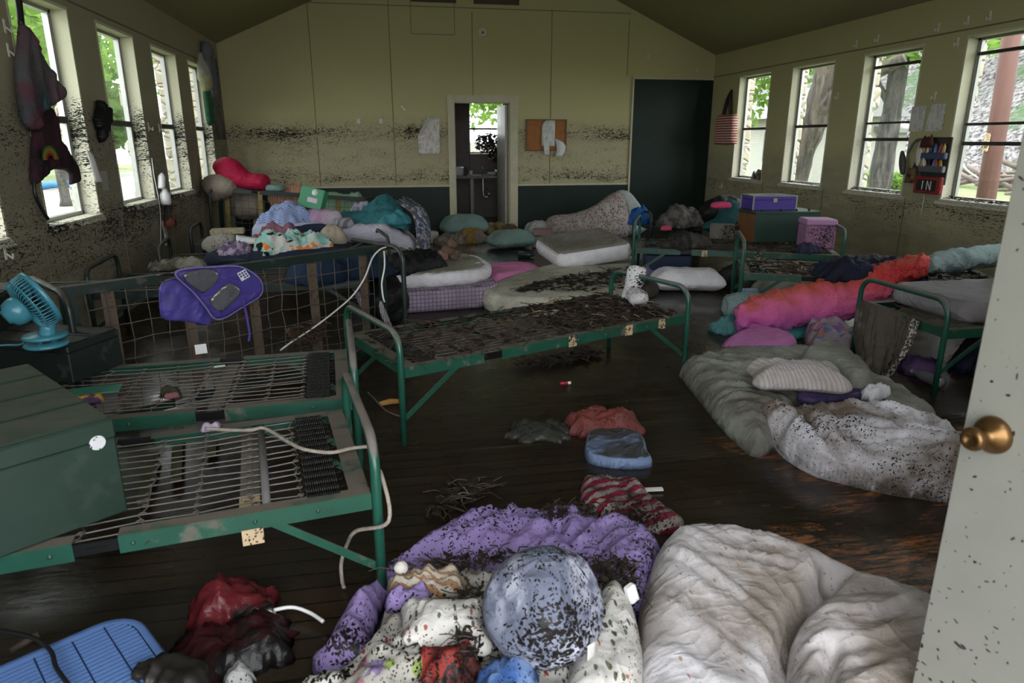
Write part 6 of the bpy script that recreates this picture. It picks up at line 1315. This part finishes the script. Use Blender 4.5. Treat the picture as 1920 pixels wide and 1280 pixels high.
soft('striped_bag', A(.04, (1090, 925), (1095, 890), (1140, 885), (1190, 890), (1215, 915), (1250, 945), (1285, 970), (1240, 985), (1180, 975), (1110, 945)), 0, .045, .05, F_stripe, 'maroon and cream striped bag flattened on the floor behind the lilac comforter', 'bag', res=.008, seed=184, lump=.5, lumpwl=.14, folds=((.02, .06, -.4, 3),))
q = at(1060, 718, .012); MB().tube([(q[0] - .035, q[1], .012), (q[0] + .015, q[1], .012)], .010, 10).build('lip_balm', plain('red tube', (.42, .02, .05), .4), None, 'red and white tube on the wet floor under the middle bed', 'tube')
MB().tube([(q[0] + .0155, q[1], .012), (q[0] + .035, q[1], .012)], .0095, 10).build('cap', M_white, bpy.data.objects['lip_balm'])
q0, q1 = at(712, 757, .02), at(752, 752, .02); MB().tube([q0, ((q0[0] + q1[0]) / 2, q0[1] + .02, .024), q1], [.014, .018, .012], 8).build('yellow_stick', plain('yellow peel', (.50, .26, .06), .6, var=.3), None, 'yellow stick on the floor at the middle bed leg', 'stick')
q0, q1 = at(1207, 915, .01), at(1240, 921, .01); MB().box(((q0[0] + q1[0]) / 2, (q0[1] + q1[1]) / 2, .012), (.09, .022, .008), R3(-.1)).build('paper_strip', M_paper, None, 'pale paper strip on the floor right of the striped bag', 'paper')
MB().tube(spline([at(690, 735, .03), at(700, 745, .03), at(725, 770, .01), at(755, 782, .008)], 6), .004, 6).build('grey_wire', M_wire, None, 'thin grey wire curling round the middle bed leg', 'wire')
crumple('maroon_bag', *at(438, 1140, .04)[:2], 0, .26, .20, .12, .3, fabric('maroon vinyl', (.05, .008, .010), pat_noise((.10, .012, .016), (.010, .008, .008), 7, .5, .6), .3, .3, (.008, .007, .006), .25), 'wet maroon bag on the dark floor left of the lilac comforter', 'bag', 191, res=.010, wl=.07)
crumple('dark_garment', *at(430, 1215, .02)[:2], 0, .36, .24, .07, .2, fabric('dark maroon garment', (.035, .008, .010), pat_noise((.03, .005, .007), (.007, .006, .006), 6), .3, .3, (.008, .007, .006), .35), 'soaked dark maroon garment between the blue fan and the lilac comforter', 'garment', 192, res=.012)
MB().tube(spline([at(470, 1165, .05), at(500, 1148, .05), at(545, 1138, .04), at(580, 1148, .03), at(606, 1165, .03)], 6), .006, 8).build('white_cable', M_white, None, 'white cable arching from the maroon bag to the lilac comforter', 'cable')
MB().tube(spline([at(470, 1123, .06), at(492, 1125, .06), at(512, 1142, .05), at(515, 1170, .03), at(505, 1190, .01), at(500, 1196, .006)], 6), .0045, 8).build('grey_cable', plain('grey cable', (.36, .35, .33), .5), None, 'grey cable looping over the right end of the maroon bag', 'cable')
crumple('white_sandal', *at(442, 1258, .03)[:2], 0, .08, .12, .05, .4, fabric('white straps', (.36, .36, .35), None, .5), 'muddy white sandal at the bottom edge beside the blue box fan', 'sandal', 193, res=.008)
# blue box fan lying on its back
M_bf = plain('cornflower blue plastic', (.105, .195, .43), .35, var=.1, fleck=.06); M_bfd = plain('dark blue plastic', (.010, .02, .06), .4)
zt = .12; o_ = [at(x, y, zt)[:2] for x, y in ((-40, 1262), (228, 1147), (386, 1250))]
e1 = Vector((o_[1][0] - o_[0][0], o_[1][1] - o_[0][1], 0)).normalized(); e2 = Vector((e1.y, -e1.x, 0)); cnr = Vector((o_[1][0] + .01, o_[1][1] + .01, 0))
Lf, Wf = .62, .56; cf = cnr - e1 * (Lf / 2 - .02) + e2 * (Wf / 2); af = math.atan2(e1.y, e1.x)
bf = thing('box_fan', 'cornflower blue box fan lying face up in the front left corner', 'fan', (cf.x, cf.y, 0), af)
def rr_pts(L, W, z, r): return [(x, y, z) for x, y in rrect(0, 0, L, W, 0, 7, r)]
mb = MB(); lo_, hi_ = rr_pts(Lf, Wf, .0, .18), rr_pts(Lf, Wf, zt - .012, .18); h2 = rr_pts(Lf - .02, Wf - .02, zt, .18); h3 = rr_pts(Lf - .05, Wf - .05, zt - .004, .17); k = len(lo_)
mb.add(lo_ + hi_ + h2 + h3, [(i + r_ * k, (i + 1) % k + r_ * k, (i + 1) % k + (r_ + 1) * k, i + (r_ + 1) * k) for r_ in range(3) for i in range(k)], True); mb.build('housing', M_bf, bf, local=True)
mb = MB().add([(p[0], p[1], zt - .03) for p in h3], [tuple(range(k))]); mb.build('back_plate', M_bfd, bf, local=True)
mb = MB(); ny = 30
for j in range(ny):
    y = -Wf / 2 + .03 + (Wf - .06) * j / (ny - 1); ed = max(0, abs(y) - (Wf / 2 - .12)); xl = Lf / 2 - .028 - ed * ed * 3.5
    mb.box((0, y, zt - .008), (2 * xl, .0095, .008), R3(.15, 'X'))
mb.build('grille', M_bf, bf, local=True)
mb = MB()
for x in (-.22, -.13, -.04, .05, .14, .22): mb.box((x, 0, zt - .0052), (.0035, Wf - .07, .004))  # dark strips stand for shaded gaps across the slats
mb.build('grille_gap', M_bfd, bf, local=True)
sweep('mud_clump', [(*at(250, 1268, zt)[:2], zt + .008, .02, .01), (*at(300, 1262, zt)[:2], zt + .012, .05, .02), (*at(350, 1275, zt)[:2], zt + .01, .05, .02), (*at(390, 1300, zt)[:2], zt + .006, .02, .01)], plain('black mud', (.016, .013, .011), .5, var=.5), 'black mud clump on the grille of the blue box fan', 'mud', folds=.02, wl=.05, seed=9)
MB().tube(spline([at(-10, 1180, .15), at(60, 1195, .15), at(95, 1220, .14), at(105, 1250, .14), at(130, 1285, .14)], 6), .006, 8).build('black_flex', M_black, None, 'black flex trailing over the left of the blue box fan', 'cable')
MB().tube([at(20, 1220, .03), at(74, 1188, .05)], [.010, .014], 8).build('grey_stick', M_twig, None, 'grey stick on the floor behind the blue box fan', 'stick')

# green trunk, purple box, pink box on the long right-hand bed
ar = rad(-4); tq = (4.18, 6.82)
def trunkR():
    t = thing('storage_trunk', 'dark green wooden trunk on the right-hand bed, purple box on its lid', 'trunk', (tq[0], tq[1] - .02, .405), ar)
    L, D, H = .70, .42, .33
    MB().box((0, 0, H / 2), (L, D, H - .03), None, .004).build('body', plain('deep green board', (.016, .045, .032), .5, var=.3, fleck=.12), t, local=True)
    tl_ = MB().box((0, 0, H - .008), (L + .02, D + .02, .018), None, .004).build('lid', plain('green lid', (.03, .07, .05), .4, fleck=.1), t, local=True)
    MB().box((-L / 2 - .002, 0, H / 2 - .01), (.006, D - .02, H - .04)).build('bare_wood_end', plain('bare orange wood', (.17, .07, .02), .6, var=.5, fleck=.25), t, local=True)
    for x in (-.26, -.05, .12, .26): MB().lathe([(0, 0), (.014, 0), (.012, .02), (0, .024)], (x, -.15, H + .001), 10).build('stud', M_black, tl_, local=True)
trunkR()
pz_ = .405 + .332; pb = thing('vanity_case', 'purple metal-edged case on the green trunk lid', 'case', (tq[0] - .06, tq[1] + .10, pz_), ar)
M_pv = plain('purple vinyl', (.075, .04, .30), .35, var=.2, fleck=.06); L, D, H = .48, .30, .145
MB().box((0, 0, H * .36), (L, D, H * .72), None, .004).build('body', M_pv, pb, local=True)
vl_ = MB().box((0, 0, H * .86), (L, D, H * .26), None, .004).build('lid', M_pv, pb, local=True); MB().box((0, 0, H + .001), (L - .06, D - .05, .003)).build('lid_panel', plain('muddy violet panel', (.17, .11, .26), .4, var=.5, fleck=.25), vl_, local=True)
mb = MB()
for sx in (-1, 1):
    for sy in (-1, 1): mb.box((sx * L / 2, sy * D / 2, H / 2), (.018, .018, H), None, .003)
    mb.box((sx * L / 2, 0, H), (.016, D, .016), None, .003); mb.box((0, sx * D / 2, H), (L, .016, .014), None, .003)
mb.build('metal_edging', M_alu, pb, local=True)
mb = MB().box((0, -D / 2 - .006, H * .70), (.045, .012, .05), None, .003); mb.build('clasp', M_metal, pb, local=True)
kx = at(1530, 462, .42); kb_ = thing('pink_box', 'muddy pink cube box right of the green trunk', 'box', (kx[0] + .02, kx[1] + .05, .405), -.25)
M_pk = plain('pink vinyl', (.46, .24, .42), .5, var=.1, fleck=.0); M_pkm = fabric('muddy pink vinyl', (.42, .20, .36), None, .75, .4, (.2, .12, .16), .5)
MB().box((0, 0, .115), (.29, .26, .23), None, .012).build('box_body', M_pkm, kb_, local=True); MB().box((0, 0, .262), (.30, .27, .06), None, .012).build('lid', M_pk, kb_, local=True)

# ------------------------------------------------------------------ on the walls
M_hook = plain('white hook plastic', (.60, .60, .52), .4, var=.05)
def hook_mb():
    mb = MB().box((0, 0, .0), (.026, .008, .085), None, .004); mb.tube(spline([(0, -.004, -.005), (0, -.022, -.022), (0, -.034, -.035), (0, -.038, -.02), (0, -.038, -.005)], 4), .006, 8); return mb
_hm = None
def hook(label, loc, wall, tilt=0):
    global _hm
    if _hm is None:
        o = hook_mb().build('wall_hook', M_hook, None, origin=None); _hm = o.data
    else: o = bpy.data.objects.new('wall_hook', _hm); COL.objects.link(o)
    o.location = loc; o.rotation_euler = (0, tilt, {'L': PI / 2, 'R': -PI / 2, 'B': 0}[wall]) if wall == 'B' else (tilt, 0, {'L': PI / 2, 'R': -PI / 2}[wall]); tag(o, label, 'hook', 'white adhesive wall hooks')
xl, xr = XL + .005, XR - .005
hook('white hook high on the left wall at the first window edge, upper of two', (xl, 5.13, 2.13), 'L'); hook('white hook on the left wall at the first window edge, lower of two', (xl, 5.12, 1.99), 'L')
hook('white hook between the second and third left windows, left of a pair', (xl, 7.69, 1.58), 'L'); hook('white hook between the second and third left windows, right of a pair', (xl, 8.04, 1.57), 'L'); hook('white hook below the sill at the far left edge of the photo', (xl, 4.60, .80), 'L')
for k, (y, z, lab) in enumerate([(7.77, 2.53, 'above the right window pier beside the second window from the door'), (7.41, 2.54, 'above the second right window from the door'), (6.53, 2.53, 'high above the paper sheets on the right wall'), (6.17, 2.54, 'above the far edge of the nearest right window'), (5.92, 2.54, 'above the middle of the nearest right window'), (6.25, 2.36, 'just left of the top corner of the nearest right window'), (6.43, 1.88, 'directly above the paper sheets on the right wall'), (8.0, 1.97, 'on the pier right of the third right window from the door'), (10.78, .73, 'low under the right window nearest the back wall')]): hook('white hook ' + lab, (xr, y, z), 'R', .1 * math.sin(k * 5))
hook('white hook on the back wall above the green panel left edge', (4.37, YB - .005, 2.74), 'B'); hook('white hook on the back wall above the green panel right corner', (5.24, YB - .005, 2.54), 'B')
# ceiling tab
nx_ = Vector((SL, 0, 1)).normalized(); zc = ZE + SL * (XR - 4.37); MB().box((4.37, 9.0, ZE + SL * (XR - 4.37) - .008), (.04, .12, .008), R3(math.atan(SL), 'Y')).build('ceiling_tab', M_hook, None, 'small white tab stuck to the right ceiling slope', 'tab')
sd = thing('smoke_detector', 'round cream smoke detector high on the back wall', 'detector', (1.66, YB - .03, 3.03)); MB().lathe([(0, 0), (.07, 0), (.075, .01), (.072, .03), (.055, .042), (0, .045)], (1.66, YB, 3.05), 28, (0, -1, 0)).build('housing', plain('cream plastic', (.60, .58, .45), .5), sd); MB().lathe([(0, 0), (.02, 0), (.016, .008), (0, .008)], (1.66, YB - .045, 3.04), 14, (0, -1, 0)).build('sensor_cap', M_seam, sd)
# calendar sheet curling off the back wall
def M_writing(name, cols, ls=40):
    b = MT(name); x, y, z = b.xyz(); ln = b.math('GREATER_THAN', b.wave(ls, 0, 'Z'), .72); wr = b.math('GREATER_THAN', b.noise(60, 2, b.map((1, 1, .15))), .50); blk = b.math('GREATER_THAN', b.noise(7, 1, b.map((1, 1, 2.2))), .44)
    m = b.math('MULTIPLY', b.math('MULTIPLY', ln, wr), blk); c = b.mix(m, (.60, .59, .55), cols); c = b.mix(b.flecks(.25, .8), c, MUD); b.set(color=c, rough=.8); return b.m
M_cal = M_writing('printed sheet', (.30, .06, .05), 18); M_cal2 = M_writing('typed sheet', (.22, .22, .22), 30)
cal = thing('wall_calendar', 'curling printed paper sheet on the back wall left of the doorway', 'poster', (.78, YB - .02, 1.25))
drape('sheet', lambda u, v: ((.61 + u * .35) * 1 + (.02 * (1 - v) * (.5 - u)), YB - .012 - .02 * math.sin(u * 2.5) * (1 - v), 1.24 + v * (.55 if u > .45 else .28 + .60 * u)), 14, 14, M_cal, parent=cal, thick=.002)
drape('curled_corner', lambda u, v: (.63 + .21 * u + .02 * v, YB - .03 - .045 * math.sin(v * PI) - .01, 1.52 + u * .28 + v * (.035 + .05 * (1 - u))), 10, 10, M_paper, parent=cal, thick=.002)
for x, lab in ((-.29, 'small white card on the back wall, left of a pair'), (.05, 'small white card on the back wall, right of a pair')): MB().box((x, YB - .003, 1.735), (.045, .004, .07)).build('wall_card', M_paper, None, lab, 'card')
MB().box((.40, YB - .003, 1.93), (.02, .004, .09), R3(-.7, 'Y')).build('tape_strip', M_hook, None, 'slanting tape strip above the curling paper sheet', 'tape')
cb = thing('cork_board', 'cork notice board right of the doorway on the back wall', 'notice board', (2.69, YB - .02, 1.28))
M_cork = plain('cork', (.33, .13, .035), .85, var=.35); MB().box((2.69, YB - .012, 1.53), (.64, .016, .46)).build('cork_panel', M_cork, cb)
mb = MB()
for x, z, w, h in ((2.69, 1.767, .68, .022), (2.69, 1.293, .68, .022), (2.361, 1.53, .022, .47), (3.019, 1.53, .022, .47)): mb.box((x, YB - .016, z), (w, .03, h))
mb.build('board_frame', plain('brown frame', (.16, .075, .03), .6), cb)
drape('pinned_sheet', lambda u, v: (2.61 + u * .22, YB - .035 - .01 * math.sin(u * 3), 1.36 + v * (.40 if u > .3 else .33 + .25 * u)), 10, 8, M_cal2, 'creased white sheet pinned at the top of the cork board', 'paper', thick=.002)
drape('torn_sheet', lambda u, v: (2.61 + .05 * (1 - v) + u * (.08 + .03 * v) - .0, YB - .045 - .02 * math.sin(v * 3), 1.22 + v * .26), 6, 12, M_cal2, 'torn strip of white paper hanging below the pinned sheet', 'paper', thick=.002)
drape('torn_sheet', lambda u, v: (2.84 + u * .17 * (1 - .45 * abs(v - .7)) + .02 * math.sin(v * 4), YB - .045 - .03 * math.sin(u * PI), 1.20 + v * (.28 - .06 * u)), 10, 12, M_paper, 'crumpled white paper at the lower right of the cork board', 'paper', thick=.002)
# striped tote
tt = thing('tote_bag', 'red and white striped tote bag hanging on the right wall', 'bag', (XR - .05, 10.74, 1.38))
M_tote = MT('red striped canvas'); M_tote.set(color=M_tote.mix(M_tote.math('GREATER_THAN', M_tote.wave(8.2, 0, 'Z'), .5), (.50, .45, .38), (.34, .03, .03)), rough=.9); M_tote = M_tote.m
soft('bag_body', [(-.30, .0), (0, -.01), (.36, .02), (.33, .25), (.30, .46), (0, .47), (-.27, .48), (-.28, .25)], 0, .09, .05, M_tote, M=plane_M((XR - .01, 10.74, 1.38), (0, -1, 0), (0, 0, 1)), parent=tt, smooth_outline=1, res=.02, folds=((.012, .15, 1.4, 3),))
for o in (-.035, -.07): MB().tube(spline([(XR + o, 10.60, 1.85), (XR + o, 10.64, 2.06), (XR - .02, 10.69, 2.21), (XR + o, 10.74, 2.06), (XR + o, 10.82, 1.85)], 6), .016, 6).build('strap', plain('dark strap', (.03, .015, .02), .8), tt)
# paper sheets, shoes and organiser on the right wall
for y0, y1, z0, z1, lab in ((6.52, 6.72, 1.54, 1.79, 'typed paper sheet on the right wall, left of the pair'), (6.26, 6.50, 1.54, 1.80, 'typed paper sheet on the right wall, right of the pair')):
    mb = MB(); X = XR - .006; mb.add([(X, y1, z0), (X, y0, z0), (X, y0, z1), (X, y1 - (.0 if y0 > 6.4 else .05), z1)], [(0, 1, 2, 3)]); mb.build('paper_sheet', M_cal2, None, lab, 'paper', solid=.002)
yt = lambda px_, pz__: atx(px_, pz__, XR - .05)
sole = lambda y, z, tl: [(y + .043 * math.cos(a) * (1 - .25 * math.sin(a * 1)) * (1.0 if math.sin(a) > -.2 else .85) - .0, z + .13 * math.sin(a)) for a in [k * 2 * PI / 14 for k in range(14)]]
soft('flip_flop', [(-(y), z) for y, z in sole(0, .0, 0)], 0, .025, .02, plain('pale rubber sole', (.60, .58, .54), .7, fleck=.15), 'pale flip-flop sole hanging on the right wall', 'shoe', M=plane_M((XR - .05, 6.45, 1.32), (0, -1, 0), (0, 0, 1)), res=.008)
soft('flip_flop', [(-(y), z) for y, z in sole(0, .0, 0)], 0, .03, .02, plain('dark grey rubber', (.07, .068, .06), .6, fleck=.15), 'dark flip-flop hanging beside the pale sole', 'shoe', M=plane_M((XR - .06, 6.66, 1.22), Vector((0, -1, .25)).normalized(), Vector((0, .25, 1)).normalized()), res=.008)
MB().tube(spline([(XR - .05, 6.62, 1.32), (XR - .04, 6.56, 1.44), (XR - .03, 6.48, 1.455), (XR - .04, 6.43, 1.40)], 6), .012, 8).build('shoe_strap', plain('grey webbing', (.10, .10, .09), .7), None, 'grey strap joining the two hanging flip-flops', 'strap')
og = thing('wall_organiser', 'hanging toiletry organiser stuffed with bottles on the right wall', 'organiser', (XR - .04, 6.26, .96))
M_or = fabric('dark mesh', (.03, .03, .035), None, .2); M_rd = fabric('red pocket', (.28, .018, .02), None, .15)
MB().box((XR - .012, 6.27, 1.25), (.012, .34, .46)).build('backing', M_or, og)
for z, m in ((1.30, plain('navy pocket', (.04, .06, .13), .6, fleck=.3)), (1.17, plain('grey pocket', (.10, .10, .11), .5, fleck=.3))): MB().box((XR - .045, 6.27, z), (.05, .33, .07), None, .01).build('pocket', m, og)
pk = MB().box((XR - .05, 6.27, 1.01), (.05, .36, .17), None, .012).build('red_pocket', M_rd, og); mb = MB().box((XR - .079, 6.27, 1.01), (.006, .25, .11)); dw_ = mb.build('dark_window', M_black, pk)
mb = MB(); X = XR - .084; y0 = 6.20
for a_, b_ in (((6.31, .965), (6.31, 1.055)), ((6.25, .965), (6.25, 1.055)), ((6.25, 1.055), (6.20, .965)), ((6.20, .965), (6.20, 1.055))): mb.bar((X, a_[0], a_[1]), (X, b_[0], b_[1]), .004, .014, (1, 0, 0))
mb.build('letter_mark', M_white, pk)
cols = [('yellow', (.48, .30, .03)), ('white', (.6, .6, .6)), ('black', (.02, .02, .02)), ('blue', (.10, .22, .45)), ('red', (.35, .04, .04)), ('mustard', (.30, .20, .03))]
rng = random.Random(4)
for k in range(12):
    cn, cc_ = cols[k % 6]; row = k // 6; y = 6.40 - .05 * (k % 6); z = (1.31, 1.17)[row]
    MB().lathe([(0, 0), (.017, 0), (.018, .01), (.018, .08), (.008, .095), (.008, .11), (0, .11)], (XR - .05, y, z), 10, (rng.uniform(-.2, .1), rng.uniform(-.25, .25), 1)).build('toiletry_bottle', plain(cn + ' plastic', cc_, .35, fleck=.2), None, '%s toiletry bottle in the %s pocket of the wall organiser' % (cn, ('upper', 'lower')[row]), 'bottle', 'toiletries in the wall organiser')
crumple('dark_pouch', XR - .08, 6.34, 1.38, .06, .16, .10, 0, fabric('dark red pouch', (.08, .012, .015), None, .2), 'dark red pouch at the top of the wall organiser', 'pouch', 201, res=.010)
crumple('hanging_purse', XR - .05, 6.52, 1.02, .06, .14, .16, 0, fabric('tan and black purse', (.12, .08, .04), pat_noise((.18, .12, .05), (.02, .02, .02), 12), .2), 'tan and black purse hanging left of the red pocket', 'purse', 202, res=.010)
MB().tube([(XR - .012, 6.34, .95), (XR - .012, 6.345, .70)], .004, 6).build('pull_string', M_white, None, 'thin white cord hanging under the wall organiser', 'cord')
crumple('grey_shoe', XR + .05, 9.75, WZ0 + .02, .12, .26, .12, 0, fabric('grey shoe', (.13, .12, .12), pat_noise((.07, .065, .06), (.40, .38, .36), 9), .2), 'grey shoe on the sill of the right window nearest the back', 'shoe', 203, res=.012)
# left wall: tie-dye cloak and apron over the first window
F_tie = fabric('tie-dye fleece', (.2, .14, .18), lambda b: b.mix(b.mr(b.noise(3.2, 2), .42, .62), b.mix(b.mr(b.noise(2.2, 2, b.map(loc=(4, 2, 7))), .4, .6), (.13, .11, .12), (.045, .09, .10)), (.15, .04, .065)), .12, .4, (.06, .05, .05))  # colours lowered to carry the shade of a backlit towel
F_apr = fabric('maroon print', (.05, .016, .026), pat_noise((.05, .016, .026), (.02, .011, .016), 4), .25, .4, (.03, .02, .02))  # apron colours lowered too, for its backlit shade
PW = (XL + .045, 5.3, 1.0); UXw = (0, 1, 0); UYw = (0, 0, 1); Mw = plane_M(PW, UXw, UYw)
def wp(X, *q): return [(atx(x, y, X)[1] - 5.3, atx(x, y, X)[2] - 1.0) for x, y in q]
ck = soft('tie_dye_towel', wp(XL + .05, (36, 46), (46, 50), (60, 85), (90, 135), (116, 178), (100, 195), (72, 215), (66, 245), (50, 240), (36, 200), (28, 130), (32, 80)), 0, .06, .05, F_tie, 'tie-dye hooded towel hanging over the first left window', 'towel', res=.02, seed=211, M=Mw, folds=((.03, .14, 1.45, 4),), smooth_outline=3)
ap = soft('patterned_apron', wp(XL + .04, (70, 222), (88, 200), (100, 205), (112, 260), (140, 300), (150, 330), (150, 342), (136, 345), (134, 322), (100, 318), (84, 335), (66, 345), (64, 300)), -.03, .05, .04, F_apr, 'maroon patterned apron hanging below the tie-dye towel', 'apron', res=.02, seed=212, M=Mw, folds=((.02, .12, 1.5, 4),), smooth_outline=3)
rb = MB(); yc_, zc_ = atx(97, 282, XL + .1)[1:]
for k, c_ in enumerate(((.40, .02, .02), (.50, .20, .02), (.50, .40, .04), (.08, .30, .06))): 
    mb = MB(); r0, r1 = .035 + .022 * k, .057 + .022 * k; mb.add([(XL + .085, yc_ + r * math.cos(a), zc_ - .06 + r * math.sin(a) * .75) for r in (r0, r1) for a in [PI * j / 10 for j in range(11)]], [(j, j + 1, j + 12, j + 11) for j in range(10)]); mb.build('rainbow_stripe', fabric('rainbow %d' % k, tuple(q * .6 for q in c_), None, .1, .1), ap)
MB().tube(spline([atx(32, -40, XL + .03), atx(36, 10, XL + .03), atx(40, 48, XL + .04)], 4), .022, 6).build('hood_strap', M_black, ck)
MB().tube(spline([atx(64, 330, XL + .03), atx(66, 365, XL + .03), atx(80, 395, XL + .03), atx(90, 410, XL + .03)], 5), .012, 6).build('hem_strap', M_black, ap)
soft('black_garland', wp(XL + .03, (184, 188), (196, 196), (203, 215), (198, 240), (194, 262), (186, 262), (182, 240), (177, 225), (180, 205)), 0, .06, .03, F_black, 'black tangled garland hanging between the first and second left windows', 'garland', res=.010, M=plane_M((XL + .02, 5.3, 1.0), UXw, UYw), smooth_outline=3, jag=.035, seed=221, folds=((.02, .05, 1.4, 2),))
drape('torn_paper', lambda u, v: (XL + .02 + .02 * math.sin(u * 3), 6.02 + u * .12 + .08 * (1 - v), 1.13 + v * (.26 - .10 * u) + (.0 if u < .5 else .0)), 8, 10, M_paper, 'torn white paper strip hanging beside the first left window', 'paper', thick=.002)
MB().box((XL + .006, 6.33, 1.13), (.004, .14, .16)).build('taped_paper', plain('faded paper', (.30, .28, .24), .8, fleck=.2), None, 'faded square paper on the left pier below the torn strip', 'paper')
hb = thing('hanging_bottles', 'white bottles on a cord hanging below the second left window', 'bottle', (XL + .06, 7.66, .62))
MB().tube(spline([(XL + .02, 7.60, 1.28), (XL + .03, 7.56, 1.10), (XL + .03, 7.60, .80), (XL + .02, 7.50, .45)], 6), .0035, 6).build('cord', M_white, hb)
MB().lathe([(0, 0), (.045, .0), (.05, .02), (.05, .10), (.03, .13), (.02, .16), (0, .16)], (XL + .07, 7.68, .82), 16, (.05, -.05, 1)).build('bottle', M_white, hb)
MB().lathe([(0, 0), (.032, .0), (.034, .02), (.034, .12), (.015, .15), (0, .16)], (XL + .06, 7.64, .98), 16, (.1, .15, 1)).build('bottle', M_white, hb)
crumple('orange_black_pouch', XL + .08, 7.70, .60, .09, .14, .20, 0, fabric('black and orange pouch', (.05, .03, .02), pat_noise((.02, .02, .02), (.34, .10, .05), 8), .3), 'black and orange pouch under the hanging white bottles', 'pouch', 222, res=.012)
drape('white_rag', lambda u, v: (XL + .02 + .015 * math.sin(u * 6), 7.62 + u * .14 + .02 * math.sin(v * 5), .40 + v * .26), 8, 10, F_white, 'white spotted rag hanging low on the left wall', 'rag', thick=.003)
# clothes and pictures in the back left corner
sweep('white_bag_hanging', [(XL + .08, 9.93, 2.52, .02, .02), (XL + .08, 9.96, 2.40, .05, .07), (XL + .09, 9.99, 2.22, .08, .10), (XL + .09, 10.0, 2.14, .03, .03)], fabric('grey-white cotton', (.38, .37, .32), None, .1), 'grey-white cotton bag hanging over the last left window', 'bag', folds=.01, wl=.08, seed=5)
soft('sun_hat', [(-.12, 0), (.10, .02), (.13, .14), (0, .24), (-.13, .18)], 0, .10, .07, fabric('cream cap', (.52, .50, .30), None, .05), 'cream sun hat hanging over the last left window', 'hat', M=plane_M((XL + .06, 10.0, 2.06), (0, 1, 0), (0, 0, 1)), res=.014)
soft('green_cloth', [(-.09, 0), (.06, -.06), (.12, .02), (.10, .36), (-.10, .38)], 0, .06, .04, fabric('bottle green cloth', (.015, .13, .07), None, .05), 'bottle green cloth hanging below the cream sun hat', 'cloth', M=plane_M((XL + .05, 10.06, 1.70), (0, 1, 0), (0, 0, 1)), res=.014, folds=((.02, .07, 1.3, 3),))
soft('grey_jacket', [(-.12, .05), (.08, 0), (.16, .25), (.10, .62), (-.10, .66), (-.16, .3)], 0, .10, .06, fabric('blue-grey jacket', (.14, .15, .19), pat_noise((.15, .16, .2), (.30, .03, .04), 3, .6, .62), .1), 'blue-grey jacket hanging in the back left corner', 'jacket', M=plane_M((XL + .03, 10.42, 2.02), (0, 1, 0), (0, 0, 1)), res=.018, folds=((.02, .1, 1.4, 3),))
mb = MB().box((XL + .008, 10.92, 2.02), (.006, .72, 1.12)); mb.build('photo_collage', plain('dark photo sheet', (.13, .12, .12), .5, var=.9, fleck=.9, fs=.35), None, 'tattered photo collage hanging in the back left corner', 'poster')
